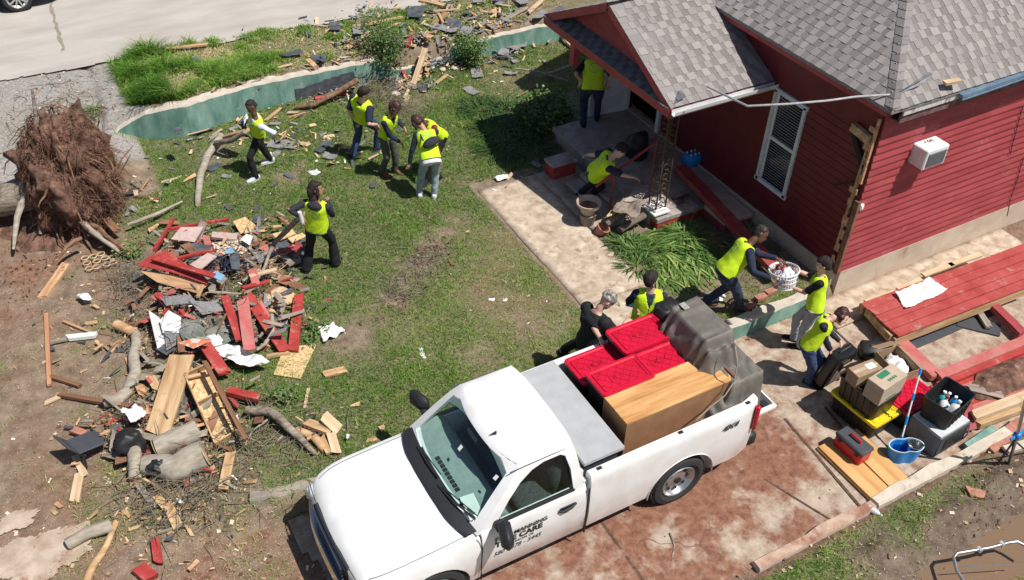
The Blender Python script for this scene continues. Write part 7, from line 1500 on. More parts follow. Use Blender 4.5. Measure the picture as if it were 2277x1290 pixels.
# ---------------------------------------------------------------- debris: pile in the middle of the yard
R, RO, PI, PA, BR, GY, MA = mt['red'], mt['rose'], mt['pine'], mt['pale'], mt['brown'], mt['grey'], mt['maroon']
BL = [
 (385,488,342,558,.05,.05,R,'thin red post leaning at the back left of the pile',.1,.5),
 (378,510,508,488,.045,.045,R,'thin red rail reaching back from the leaning red post',.3,.12),
 (345,575,470,612,.10,.03,R,'narrow red strip across the big red siding panel',.62,.58),
 (395,575,480,555,.05,.04,R,'short red stick behind the pinkish slab',.45,.4),
 (592,582,668,545,.16,.05,MA,'dark red board under the feet of the hooded person',.06,.12),
 (598,585,622,568,.06,.04,PI,'short tan stick crossing the dark red board',.16,.14),
 (627,560,632,595,.06,.04,BR,'upright looking brown stick beside the black trouser leg',.1,.06),
 (500,658,535,760,.12,.04,R,'narrow red plank leaning over the round glass top',.42,.3),
 (540,668,556,783,.17,.05,RO,'faded pinkish red board in the middle of the pile',.5,.3),
 (548,655,632,778,.16,.05,R,'long red board slanting down to the right of the pile',.3,.1),
 (665,655,652,782,.15,.05,R,'upright red board at the right edge of the pile',.12,.08),
 (595,793,642,785,.05,.05,PI,'short tan batten at the foot of the right hand red boards',.06,.06),
 (455,765,500,832,.17,.07,R,'red beam end under the white tarpaulin',.3,.16),
 (350,655,385,690,.1,.04,R,'short red board end left of the pile centre',.3,.2),
 (388,660,365,700,.08,.03,R,'pointed red splinter board on grey sheet metal',.34,.22),
 (402,690,432,730,.06,.05,R,'red stick between the white plastic and round glass top',.3,.2),
 (555,615,610,600,.07,.03,PA,'pale plank end behind the beige cushion',.35,.3),
 (540,640,600,625,.06,.03,R,'small red strip on splintered wood beside the cushion',.35,.3),
 (575,672,600,715,.10,.04,RO,'short faded board between the red planks',.28,.15),
 (440,660,455,625,.05,.03,PI,'stubby tan stick above the grey sheets',.45,.35),
 (405,790,350,965,.34,.04,PI,'wide clean tan plank lying across the front of the pile',.45,.18),
 (500,868,583,887,.11,.08,R,'red beam sticking out right of the tan drawer',.22,.16),
 (455,805,548,980,.06,.05,BR,'dark brown batten along the right side of the drawer',.48,.25),
 (332,835,352,868,.12,.05,PI,'short tan board end left of the wide plank',.2,.12),
 (325,838,350,870,.05,.04,R,'thin red stick beside the short tan board end',.24,.1),
 (130,877,330,910,.07,.05,BR,'long reddish brown plank lying left of the pile',.05,.12),
 (97,898,137,880,.06,.03,PA,'small pale yellow splinter at the left edge of the yard',.03,.03),
 (103,700,110,856,.06,.045,mat('orange_batten',[(.42,.2,.1),(.52,.28,.15)],9,.7,.3,stretch=(.12,1,1)),'long orange batten standing out on the bare dirt at left',.05,.05),
 (112,837,178,858,.06,.045,BR,'short reddish batten at the foot of the long orange one',.05,.05),
 (112,762,150,754,.05,.04,GY,'dark grey stick attached to the pale plastic tube',.06,.06),
 (148,752,212,745,.09,.06,mt['white'],'white painted board lying beside the orange batten',.06,.06),
 (140,714,205,740,.04,.03,PI,'thin tan stick above the white painted board',.04,.04),
 (188,720,214,716,.06,.03,PI,'short tan stick left of the splintered log end',.04,.04),
 (515,1002,495,1095,.13,.05,PI,'short tan board lying right of the brush heap',.12,.08),
 (480,985,510,1000,.05,.03,BR,'thin brown stick below the drawer',.1,.1),
 (165,1010,190,1060,.09,.02,PA,'torn pale board leaning on the front left of the heap',.05,.05),
 (178,1050,165,1118,.12,.03,PA,'cream flat scrap below the black bags',.04,.04),
 (160,955,190,965,.10,.04,mt['brick'],'orange brown wooden block left of the black chair',.08,.08),
 (505,250+628,530,905,.05,.03,MA,'short dark red stick under the end of the drawer',.14,.1),
 (400,838,378,805,.05,.05,BR,'short dark stick behind the drawer top',.35,.3),
 (720,925,752,955,.16,.03,PA,'cream splintered board leaning on the log heap at right',.2,.12),
 (682,940,735,960,.12,.06,PI,'broken tan slab behind the cream splintered board',.1,.1),
 (735,960,748,1005,.12,.03,PA,'upright pale broken board beside the truck bonnet',.14,.06),
 (715,975,735,1010,.10,.04,PI,'short split board at the end of the grey branch',.06,.06),
 (686,865,678,905,.04,.02,PA,'thin pale splinter on the grass right of the pile',.02,.02),
 (722,833,768,822,.12,.03,mt['raw'],'reddish broken wood scrap below the white plastic bag',.04,.04),
 (845,945,852,955,.08,.03,PI,'small square wood chip on the grass above the truck mirror',.02,.02),
 (815,980,838,976,.05,.02,mt['raw'],'small reddish chip next to the truck bonnet',.02,.02),
 (310,860,318,880,.10,.05,mt['raw'],'short reddish plank behind the pale curved branch',.1,.1),
 (1440,1100,1446,1108,.05,.02,PA,'tiny pale chip beside the rear tyre',.02,.02),
 (345,1100,370,1130,.10,.04,PI,'broken tan plank among the twigs at the front',.08,.05),
 (372,1120,395,1170,.12,.04,PI,'tan plank end sticking out of the front of the brush heap',.1,.06),
 (308,1080,335,1115,.07,.04,GY,'grey stick end among the twigs at the front left',.08,.05),
 (345,1200,352,1250,.10,.05,R,'broken red painted piece in front of the brush heap',.06,.06),
 (308,1262,335,1285,.16,.08,R,'red painted brick at the bottom edge of the photo',.06,.06),
 (1000,720-140,1008,590,.04,.02,BR,'small dark stick in the rut across the lawn',.03,.03),
 (500,305,545,292,.16,.06,mt['raw'],'freshly split orange end of the branch the walking person drags',.32,.62),
 (360,405,405,392,.05,.02,PA,'thin pale splinter on the lawn below the green wall',.02,.02),
 (465,310,480,300,.07,.03,GY,'small grey board piece by the bend of the dragged branch',.05,.05),
 (350,1105+80,420,1165,.03,.03,GY,'thin grey stick lying at the bottom of the brush heap',.05,.05),
 (300,437,355,442,.06,.03,BR,'dark brown flat stick on the grass above the root ball end',.03,.03),
 (215,515,262,555,.10,.05,mt['brick'],'reddish broken board at the foot of the root ball',.12,.08),
 (230,480,258,512,.12,.05,BR,'brown board stub leaning on the root ball',.3,.2),
 (270,545,290,565,.09,.04,PI,'short tan block beside the foot of the root ball',.08,.08),
 (290,565,318,540,.04,.02,BR,'thin brown splinter beside the shrubby twigs',.04,.04),
 (95,660,145,590,.14,.04,mt['raw'],'half buried weathered plank on the bare dirt at left',.02,.02),
]
for q in BL: B(q[0],q[1],q[2],q[3],q[4],q[5],q[6],q[7],q[8],q[9])
# big panels and sheets of the pile
def panel4(name, quad, zs, t, m, label, cat='panel'):
    q = [W(x, y, G(x, y).z+z) for (x, y), z in zip(quad, zs)]; c = sum(q, V())/len(q); d = q[1]-q[0]; rz = math.atan2(d.y, d.x); M_ = Matrix.Translation(c) @ Matrix.Rotation(rz, 4, 'Z'); Mi = M_.inverted(); mb = MB(); mb.slab([Mi @ p for p in q], t); o = mb.build(name, m); o.location = c; o.rotation_euler = (0,0,rz); tag(o, label, cat); return o
panel4('siding_panel', [(303,590),(352,558),(372,557),(462,622),(460,632),(382,605)], [.55,.62,.62,.45,.42,.5], .03, R, 'large bright red siding panel on top of the debris pile')
panel4('wood_panel', [(308,600),(388,612),(462,634),(440,653),(350,628)], [.45,.42,.38,.30,.36], .025, mt['raw'], 'bare split wooden panel sticking out under the red siding panel')
panel4('paving_slab', [(380,532),(402,505),(453,504),(432,538)], [.3,.34,.32,.28], .05, mt['pinks'], 'square pinkish slab at the back of the debris pile', 'slab')
panel4('paving_slab', [(470,527),(472,515),(528,519),(526,533)], [.25,.26,.25,.24], .05, mt['pinks'], 'long pinkish slab behind the animal print cloth', 'slab')
panel4('shingle_sheet', [(422,588),(462,562),(482,570),(445,600)], [.45,.5,.48,.42], .02, mt['pinks'], 'pinkish shingle sheet touching the navy netting', 'shingle')
panel4('shingle_sheet', [(410,575),(440,558),(450,564),(422,585)], [.4,.42,.4,.38], .015, mt['felt'], 'dark felt piece between the red panel and pinkish sheet', 'shingle')
panel4('shingle_sheet', [(425,540),(470,545),(465,562),(430,558)], [.28,.26,.24,.26], .015, mt['felt'], 'dark shingle lying behind the pinkish sheet', 'shingle')
panel4('shingle_sheet', [(510,570),(532,560),(534,600),(515,598)], [.42,.42,.32,.34], .015, mt['felt'], 'dark shingle standing at the right of the navy netting', 'shingle')
panel4('osb_piece', [(518,492),(545,482),(568,500),(560,515),(535,520)], [.14,.16,.14,.1,.12], .02, mt['osb'], 'jagged tan board at the very back of the pile', 'board piece')
panel4('osb_piece', [(605,520),(650,508),(658,520),(620,535)], [.2,.22,.2,.18], .02, mt['osb'], 'tan flake board by the hooded person\'s left leg', 'board piece')
panel4('osb_piece', [(640,530),(672,518),(682,525),(650,540)], [.2,.2,.18,.16], .02, mt['osb'], 'small bright flake board touching the black trousers', 'board piece')
panel4('osb_piece', [(608,833),(632,772),(704,765),(668,842)], [.03,.05,.04,.03], .015, mt['osb'], 'pale flake board lying flat on the lawn right of the pile', 'board piece')
panel4('cloth_sheet', [(470,540),(535,532),(560,545),(530,575),(480,560)], [.2,.22,.2,.18,.2], .04, mat('animal_print', [(.04,.03,.025),(.62,.5,.38)], 22, .9, .4, detail=2, ramp=(.44,.52)), 'animal print cloth in the back of the pile', 'cloth')
panel4('dark_tarpaulin', [(580,560),(615,530),(680,535),(690,570),(640,590),(600,590)], [.08,.14,.12,.06,.05,.06], .03, mt['felt'], 'dark sheeting under the boards beside the hooded person', 'tarpaulin')
for k, (qd, zs, m, lab) in enumerate((([(330,690),(352,705),(378,760),(350,775)], [.3,.3,.2,.2], mt['white'], 'white sheet metal strip at the left side of the pile'),([(355,660),(420,655),(440,672),(370,680)], [.38,.4,.36,.34], mt['shing'], 'grey shingle sheet below the bare split panel'),([(420,668),(480,672),(500,690),(450,700)], [.38,.36,.32,.34], mt['shing'], 'grey felt folded over the round glass top'),([(355,712),(375,690),(402,705),(400,740),(362,740)], [.36,.42,.38,.3,.3], mt['wplastic'], 'white plastic panel on the left side of the pile'),([(365,735),(402,738),(402,760),(370,780)], [.32,.3,.22,.18], mt['shing'], 'grey folded felt below the white plastic panel'),([(345,775),(402,745),(410,760),(370,790)], [.2,.22,.18,.12], mt['felt'], 'dark metal sheet left of the white tarpaulin'),([(462,610),(480,602),(500,612),(492,625)], [.5,.52,.5,.46], mt['ltblue'], 'pale blue plastic sheet at the centre of the pile'),([(498,560),(515,548),(522,560),(508,566)], [.4,.44,.42,.38], mt['ltblue'], 'pale blue and red scrap behind the navy netting'),([(535,532),(548,520),(562,525),(555,545)], [.34,.36,.34,.3], mt['wplastic'], 'white plastic scrap on the animal print cloth'))):
    panel4('scrap_sheet', qd, zs, .012, m, lab, 'sheet')
crumple('tarpaulin', [(400,752),(470,752),(602,812),(555,826)], .34, mt['wplastic'], 'white printed tarpaulin draped over the middle of the pile', .13, 'tarpaulin', 30)
panel4('tarpaulin_hem', [(395,762),(430,752),(470,758),(430,775)], [.5,.5,.46,.44], .01, mat('printed_hem', [(.55,.5,.48),(.6,.2,.08)], 9, .7, 0, detail=1, ramp=(.5,.56)), 'white and orange printed end of the tarpaulin', 'tarpaulin')
crumple('plastic_bag', [(708,738),(738,726),(768,738),(722,768)], .24, mt['wplastic'], 'white crumpled plastic bag on the lawn right of the pile', .12, 'bag', 18, freq=9)
crumple('plastic_scrap', [(930,780),(938,778),(948,798),(936,800)], .22, mt['wplastic'], 'small white scrap lying alone in the middle of the lawn', .05, 'scrap', 8, freq=9)
crumple('plastic_scrap', [(683,384),(704,380),(714,388),(695,394)], .22, mt['wplastic'], 'white scrap on the grass behind the hooded person\'s head', .05, 'scrap', 8, freq=9)
crumple('plastic_scrap', [(170,662),(188,652),(208,668),(190,675)], .1, mt['wplastic'], 'white curled plastic piece on the bare dirt at left', .08, 'scrap', 10, freq=7)
crumple('plastic_sheet', [(268,915),(300,905),(325,915),(300,950)], .3, mt['wplastic'], 'off white rumpled cloth left of the wide tan plank', .1, 'cloth', 16, freq=7)
crumple('plastic_scrap', [(1085,664),(1100,663),(1101,668),(1086,669)], .23, mt['white'], 'left one of two small white bars on the lawn', .01, 'scrap', 4)
crumple('plastic_scrap', [(1116,665),(1127,663),(1128,670),(1117,671)], .23, mt['white'], 'right one of two small white bars on the lawn', .01, 'scrap', 4)
crumple('plastic_scrap', [(1098,398),(1128,390),(1131,398),(1108,406)], .24, mt['wplastic'], 'white scrap on the grass left of the walk', .05, 'scrap', 8)
crumple('plastic_sheet', [(540,262),(548,255),(556,270),(545,285)], .35, mt['wplastic'], 'white plastic piece against the green wall behind the walking person', .05, 'scrap', 8)
# round glass / dish
c = W(468,730,.42); mb = MB(); mb.lathe([(0,0),(.40,0),(.43,.012),(.435,.03),(.42,.035),(.405,.018),(0,.012)], (0,0,0), 48); o = mb.build('round_table_top', mat('dirty_glass', [(.10,.12,.10),(.24,.25,.22)], 4, .25, .1, dirt=(.3,.08,.07,.6), dscale=5), smooth=35); o.location = c; o.rotation_euler = (.06,.05,0); tag(o, 'round greenish table top lying in the middle of the pile', 'table top')
# navy netting: woven strips
mb = MB(); c = W(497,592,.46)
for k in range(26):
    a = rnd(0, 6.283); p = V((rnd(-.26,.26), rnd(-.2,.2), rnd(0,.1))); d = V((math.cos(a), math.sin(a), rnd(-.2,.2)))*rnd(.12,.3); mb.tube([p-d, p+V((0,0,rnd(0,.06))), p+d], .011, 5)
o = mb.build('netting', mt['navy']); o.location = c; tag(o, 'tangle of navy blue straps on top of the debris pile', 'straps')
# beige cushion
c = W(626,660,.32); mb = MB(); mb.lathe([(0,.02),(.2,.03),(.27,.0),(.24,-.04),(0,-.05)], (0,0,0), 24); o = mb.build('cushion', mt['tan'], smooth=180)
for v_ in o.data.vertices: v_.co = V((v_.co.x*1.15, v_.co.y*.75+.25*v_.co.x**2, v_.co.z+.08*mnoise.noise(v_.co*5)-.6*v_.co.x**2))
o.location = c; o.rotation_euler = (.1,.2,.3); tag(o, 'beige curved cushion between the red boards and the grass', 'cushion')
# drawer: open box with dividers, flake board bottom
def drawer():
    q = [W(410,832,.50), W(462,808,.50), W(530,955,.28), W(478,985,.28)]; c = sum(q, V())/4; root = empty('open_wooden_box', c, 0, 'open tan wooden box with a divider lying in the debris pile', 'wooden box')
    n = (q[1]-q[0]).cross(q[2]-q[1]).normalized(); n = n if n.z > 0 else -n; mb = MB(); mb.slab([p-n*.10 for p in q], .012); wparent(root, mb.build('bottom', mt['osb']))
    for i in range(4): mb = MB(); mb.bar(q[i]-n*.05, q[(i+1)%4]-n*.05, .022, .12, n); wparent(root, mb.build('side', PI if i != 1 else BR))
    for t in (.42,): mb = MB(); mb.bar(q[0].lerp(q[3],t)-n*.05, q[1].lerp(q[2],t)-n*.05, .02, .10, n); wparent(root, mb.build('divider', PI))
    mb = MB(); mb.bar(q[0].lerp(q[3],.04)-n*.03, q[1].lerp(q[2],.12)-n*.03, .05, .03, n); wparent(root, mb.build('divider', PI))
drawer()
# logs and branches
def log(name, pts, rad, m, label, cat='log', n=12, wob=.06, cut=True):
    P_ = [W(x, y, G(x, y).z+z) for x, y, z in pts]; c = sum(P_, V())/len(P_); root = None; fine = []; rr = []
    R_ = rad if hasattr(rad, '__len__') else [rad]*len(P_)
    for i in range(len(P_)-1):
        for j in range(5): t = j/5; q = P_[i].lerp(P_[i+1], t); fine.append(q+V((mnoise.noise(q*3), mnoise.noise(q*3+V((5,5,5))), mnoise.noise(q*3+V((9,9,9)))*.5))*R_[0]*.35); rr.append(R_[i]*(1-t)+R_[i+1]*t)
    fine.append(P_[-1]); rr.append(R_[-1]); mb = MB(); mb.tube(fine, rr, n, wob=wob); o = mb.build(name, m, smooth=60); recenter(o, c); tag(o, label, cat)
    if cut and R_[0] > .05:
        mb = MB(); d = (P_[-1]-P_[-2]).normalized(); mb.lathe([(0,0),(R_[-1]*.86,0),(R_[-1]*.86,.006),(0,.008)], P_[-1]-c+d*.001, 14, axis=d); mb.build('cut_end', mt['pale'], o)
        mb = MB(); d = (P_[0]-P_[1]).normalized(); mb.lathe([(0,0),(R_[0]*.86,0),(R_[0]*.86,.006),(0,.008)], P_[0]-c+d*.001, 14, axis=d); mb.build('cut_end', mt['pale'], o)
    return o
PB, BK = mt['palebark'], mt['bark']
log('log', [(345,998,.2),(440,955,.22)], .15, PB, 'thick grey log with pale sawn end below the wide tan plank')
log('log', [(322,1035,.2),(385,1045,.2),(455,1010,.22)], [.13,.18,.2], PB, 'forked thick grey log in front of the drawer')
log('log', [(305,962,.3),(302,1010,.24),(300,1065,.1)], .085, PB, 'upright looking grey log beside the black bag')
log('branch', [(302,742,.1),(298,790,.1),(300,832,.1),(285,868,.12)], [.075,.08,.085,.08], PB, 'pale curved branch running down left of the pile', 'branch')
log('branch', [(285,868,.12),(262,885,.14),(235,893,.14)], [.08,.09,.085], PB, 'thick sawn end of the pale curved branch', 'branch')
log('log', [(258,722,.1),(298,738,.1)], [.08,.07], mt['raw'], 'orange splintered log end at the top of the curved branch')
log('log', [(150,1210,.08),(200,1185,.1),(245,1168,.1)], [.075,.08,.085], PB, 'grey log lying alone at the bottom left')
log('branch', [(258,1160,.06),(235,1215,.05),(205,1262,.05),(190,1300,.05)], [.04,.04,.05,.05], mt['pine'], 'peeled pale stick running off the bottom edge', 'branch')
log('branch', [(550,912,.15),(600,915,.2),(625,930,.22),(655,965,.12),(700,1008,.06)], [.06,.06,.06,.055,.03], BK, 'rough grey branch lying between the pile and the truck', 'branch')
log('branch', [(600,930,.1),(560,960,.08),(545,990,.05)], [.02,.015,.01], BK, 'thin side twig under the rough grey branch', 'branch', cut=False)
log('branch', [(660,955,.06),(700,975,.06),(722,1000,.05)], [.05,.06,.05], mt['raw'], 'split reddish branch beside the cream boards', 'branch')
log('branch', [(545,293,.65),(515,312,.45),(480,318,.25)], [.045,.05,.055], BK, 'upper half of the broken branch held by the walking person', 'branch', cut=False)
log('branch', [(492,302,.2),(462,345,.12),(445,395,.08),(440,455,.05)], [.065,.07,.065,.05], PB, 'lower grey half of the broken branch trailing on the grass', 'branch')
log('branch', [(668,482,1.1),(640,510,.75),(610,540,.5),(598,565,.4)], [.04,.045,.04,.03], BK, 'dark branch held up by the hooded person', 'branch', cut=False)
log('branch', [(605,545,.45),(590,590,.35),(570,625,.3),(556,640,.3)], [.03,.025,.018,.01], GY, 'grey twig bending down from the dark branch into the pile', 'branch', cut=False)
log('branch', [(540,625,.3),(575,600,.25),(610,620,.12),(640,622,.08)], [.018,.018,.016,.01], PB, 'pale bent twig on the right of the pile', 'branch', cut=False)
log('branch', [(605,700,.2),(606,735,.2),(590,765,.15),(572,778,.1)], [.03,.032,.03,.02], PB, 'curved pale branch between the two long red boards', 'branch', cut=False)
log('branch', [(285,500,.15),(340,480,.15),(405,448,.12)], [.03,.035,.02], PB, 'long pale branch lying on the grass right of the root ball', 'branch', cut=False)
log('branch', [(795,178,.35),(745,208,.2),(700,232,.12),(655,240,.05)], [.06,.055,.05,.03], mt['root'], 'brown log leaning along the foot of the green wall', 'branch')
log('branch', [(700,222,.06),(730,215,.06),(770,205,.06)], [.06,.05,.05], R, 'red painted post lying below the leaning brown log', 'post', cut=False)
log('branch', [(1490,1185,.04),(1500,1215,.03),(1485,1290,.02)], [.014,.012,.010], BK, 'thin dark twig on the muddy driveway near the door', 'branch', cut=False)
log('branch', [(1145,152,.1),(1200,160,.12),(1262,180,.1)], [.018,.018,.012], PB, 'thin pale stick in the porch shade', 'branch', cut=False)
log('branch', [(1215,165,.12),(1280,142,.2)], [.03,.03], PB, 'thicker pale stick leaning towards the red porch post', 'branch', cut=False)
log('branch', [(1150,215,.05),(1205,185,.1)], [.02,.015], BR, 'brown stick at the edge of the porch shade', 'branch', cut=False)
log('branch', [(0,440,.1),(40,430,.15),(80,428,.3)], [.12,.13,.15], BK, 'dark fallen trunk section at the left edge of the photo', 'log')
# black bags and chair
for x, y, z, s_, lab in ((292,985,.16,(.2,.19,.2),'shiny black rubbish bag left of the grey logs'),(355,1035,.2,(.15,.11,.08),'flat black rubbish bag pinned under the forked log')):
    mb = MB(); mb.ell((0,0,0), s_, n=30, m=20); o = mb.build('rubbish_bag', mt['black'], smooth=180)
    for v_ in o.data.vertices: v_.co += v_.co.normalized()*(.07*mnoise.noise(v_.co*7)+.03*mnoise.noise(v_.co*19))
    o.location = W(x, y, z+.1); tag(o, lab, 'rubbish bag')
ch = empty('broken_chair', W(200,1000,.1), .4, 'broken dark plastic chair at the left side of the brush heap', 'chair')
mb = MB(); mb.box((0,0,.16), (.42,.34,.03), Matrix.Rotation(.3,3,'Y'), bev=.01); mb.build('seat', mt['dgrey'], ch); mb = MB(); mb.box((-.2,.05,.22), (.03,.36,.34), Matrix.Rotation(-.5,3,'Y'), bev=.01); mb.build('backrest', mt['dgrey'], ch)
for x, y in ((-.15,-.15),(.18,-.14),(.16,.15)): mb = MB(); mb.tube([(x,y,.16),(x*1.3,y*1.3,-.05)], .018, 6); mb.build('leg', mt['black'], ch)
# brush heap of twigs
def brush(name, label, blobs, n, L_, r0):
    mb = MB(); rs = random.Random(11)
    for _ in range(n):
        px, py, rr, zz = rs.choice(blobs); c = G(px, py); p = c+V((rs.gauss(0,rr), rs.gauss(0,rr), abs(rs.gauss(0,zz)))); a = rs.uniform(0,6.283); d = V((math.cos(a), math.sin(a), rs.uniform(-.25,.35))); l_ = L_*rs.uniform(.3,1.3); k = r0*rs.uniform(.4,1.5)
        q1 = p+d*l_*.5+V((rs.uniform(-.05,.05),rs.uniform(-.05,.05),rs.uniform(-.02,.04))); q2 = q1+(d+V((rs.uniform(-.5,.5),rs.uniform(-.5,.5),rs.uniform(-.3,.2))))*l_*.5
        for q in (p, q1, q2): q.z = max(q.z, float(gz(q.x, q.y))+.01)
        mb.tube([p, q1, q2], [k, k*.8, k*.4], 4, cap=False)
        if rs.random() < .5: mb.tube([q1, q1+V((rs.uniform(-1,1), rs.uniform(-1,1), rs.uniform(0,.5)))*l_*.3], [k*.6, k*.3], 3, cap=False)
    o = mb.build(name, mt['twig'], fix=False); tag(o, label, 'twigs', kind='stuff')
brush('twig_brush', 'tangled grey twigs and small branches heaped around and below the debris pile', [(430,1075,.4,.12),(350,1085,.3,.1),(480,1050,.3,.08),(390,1130,.35,.06),(330,650,.25,.12),(280,620,.2,.06),(470,700,.4,.2),(560,960,.3,.05),(640,980,.3,.03),(870,215,.35,.08),(820,200,.3,.1),(900,260,.3,.03),(300,940,.25,.08),(560,620,.25,.15),(480,580,.4,.12),(230,480,.3,.1),(150,240,.5,.03),(950,580,.2,.02),(900,640,.2,.02),(330,720,.25,.04),(1700,560,.4,.05),(1640,520,.3,.05)], 3600, .34, .005)
# cut hollow stems in a ring pattern
mb = MB(); c = G(225,585)
for k in range(11):
    x, y = (k%4)*.13+rnd(-.02,.02)-.2, (k//4)*.15+rnd(-.02,.02)-.15; mb.lathe([(.055,0),(.065,.01),(.065,.03),(.055,.035),(.048,.015)], (x,y,rnd(0,.02)), 14, cap=False)
o = mb.build('ring_mat', PA, smooth=60); o.location = c+V((0,0,.03)); tag(o, 'tan mat of linked rings lying at the foot of the root ball', 'mat')
mb = MB()
# porch goods: clay pot, rolled rugs
c = G(1305,500); pot = empty('planter_urn', (c.x, c.y, .25), 0, 'pale clay urn with wide rim standing on a pot beside the rolled rug', 'planter')
m_clay = mat('pale_clay', [(.36,.29,.22),(.46,.38,.30)], 8, .85, .2)
mb = MB(); mb.lathe([(0,0),(.12,0),(.15,.2),(.16,.22),(.13,.23),(.10,.05),(0,.05)], (0,0,0), 26); mb.build('pot', mat('grey_pot', [(.17,.14,.12),(.24,.2,.17)], 8, .85, .2), pot, smooth=35)
mb = MB(); mb.lathe([(0,.22),(.12,.22),(.17,.38),(.215,.40),(.22,.45),(.205,.455),(.19,.44),(.14,.30),(0,.28)], (0,0,0), 30); mb.build('urn', m_clay, pot, smooth=35)
mb = MB(); mb.lathe([(0,.31),(.165,.36),(0,.37)], (0,0,0), 20); mb.build('potting_soil', mt['soil'], pot)
c = G(1330,520); mb = MB(); mb.lathe([(0,0),(.08,0),(.11,.18),(.12,.2),(.1,.2),(.07,.03),(0,.03)], (0,0,0), 20); o = mb.build('flower_pot', mt['brick'], smooth=35); o.location = (c.x, c.y, .22); o.rotation_euler = (.4,.3,0); tag(o, 'small terracotta pot tipped beside the pale urn', 'flower pot')
def roll(pa, pb, r, turns, m, label, name='rolled_rug'):
    a, b = W(*pa), W(*pb); x, y, z = frame(b-a); mb = MB(); rings = []; N_ = 44
    for e in (a, a.lerp(b,.5)+V((0,0,.015)), b):
        outer = []; 
        for k in range(N_): th = turns*6.283*k/(N_-1); rr = r*(.35+.65*k/(N_-1)); outer.append(e+y*rr*math.cos(th)+z*rr*math.sin(th)*.85)
        rings.append(outer)
    mb.loft(rings, cap=False, close=False); o = mb.build(name, m, smooth=60, fix=False); s_ = o.modifiers.new('s','SOLIDIFY'); s_.thickness = .014; evaluate(o); recenter(o, (a+b)/2); tag(o, label, 'rug')
roll((1345,498,.42), (1385,470,.5), .10, 2.2, mt['rug'], 'rolled brown rug in front of the porch steps')
roll((1378,512,.4), (1432,478,.46), .08, 2.0, mat('rug_dark', [(.11,.085,.07),(.18,.145,.12)], 30, .95, .5), 'darker rolled rug at the right of the brown one')
crumple('rug_sheet', [(1360,470),(1395,440),(1440,455),(1410,490)], .68, mt['rug'], 'open end of a brown rug draped over the rolled rugs', .12, 'rug', 20, .012)
crumple('rug_sheet', [(1345,485),(1375,450),(1400,438),(1372,475)], .62, mt['tan'], 'tan strip of carpet leaning on the draped rug', .05, 'rug', 14, .012)
crumple('rug_sheet', [(1385,450),(1425,410),(1445,415),(1425,450)], .72, mat('rug_pale', [(.3,.27,.23),(.42,.38,.33)], 30, .95, .4), 'pale rug end the person on the steps is reaching for', .06, 'rug', 14, .012)
c = W(1415,350,.5); mb = MB(); mb.ell((0,0,0), (.24,.2,.3), n=24, m=16); o = mb.build('black_sack', mt['black'], smooth=180); o.location = (c.x, c.y, .75)
for v_ in o.data.vertices: v_.co += v_.co.normalized()*.06*mnoise.noise(v_.co*6)
tag(o, 'black sack standing on the porch behind the red handrail', 'sack')
c = W(1455,450,.5); mb = MB()
for k in range(14): a = rnd(0,6.283); mb.tube([V((rnd(-.2,.3), rnd(-.15,.15), .02)), V((rnd(-.2,.3), rnd(-.15,.15), .1)), V((rnd(-.2,.3), rnd(-.15,.15), .02))], .006, 5)
o = mb.build('wire_tangle', m_iron); o.location = (9.45, 10.5, .48); tag(o, 'tangle of dark wire on the ledge beside the iron porch post', 'wire')
# ---------------------------------------------------------------- debris at the top of the yard
T2 = [
 (992,28,897,118,.13,.05,PI,'long tan plank slanting in the upper debris field',.25,.05),
 (785,60,893,38,.07,.04,PI,'tan stick lying across the tall grass left of the felt pieces',.1,.08),
 (768,108,822,72,.09,.04,PA,'pale board left of the dark shrub',.06,.1),
 (935,0,1000,15,.14,.04,PI,'tan plank at the top edge of the photo',.06,.06),
 (950,25,1022,20,.04,.03,PA,'thin pale stick just under the top tan plank',.08,.06),
 (1175,28,1208,-2,.10,.04,PA,'pale plank near the left tip of the porch roof',.06,.1),
 (985,50,975,30,.05,.03,mt['raw'],'short orange stick crossing the long tan plank',.15,.2),
 (918,190,945,110,.11,.05,PA,'pale splintered plank leaning on the broken wall',.05,.55),
 (932,145,948,110,.10,.05,mt['raw'],'orange splintered plank beside the pale leaning one',.2,.5),
 (893,150,905,180,.07,.05,MA,'dark red stub beside the dark shrub',.15,.05),
 (970,185,995,165,.07,.03,PI,'short tan piece below the wall rubble',.04,.04),
 (1090,62,1170,18,.10,.03,mt['grey'],'long grey batten near the upper porch roof corner',.05,.05),
 (1085,28,1145,38,.07,.03,mt['raw'],'reddish batten among the shingles at the top',.04,.04),
 (905,100,920,78,.10,.03,R,'red scrap right of the dark shrub',.05,.05),
 (365,108,462,98,.08,.03,mt['raw'],'orange board half hidden in the tall grass',.12,.12),
 (620,150,652,142,.05,.02,PA,'small pale stick in the strip above the green wall',.06,.05),
 (1020,30,1050,60,.03,.02,GY,'thin grey stick pointing to the small shrub',.05,.05),
 (850,38,880,20,.06,.02,GY,'grey splinter at the top beside the road edge',.05,.05),
 (590,268,625,240,.06,.03,PI,'tan splinter at the foot of the green wall',.04,.04),
 (680,250,640,262,.04,.02,PI,'thin tan stick below the leaning brown log',.03,.03),
 (415,300,470,285,.02,.02,PA,'thin pale lath in front of the dark shingle strip',.04,.04),
 (1240,70,1275,105,.10,.03,PA,'pale board piece in the shade beside the porch post',.1,.1),
]
for q in T2: B(q[0],q[1],q[2],q[3],q[4],q[5],q[6],q[7],q[8],q[9])
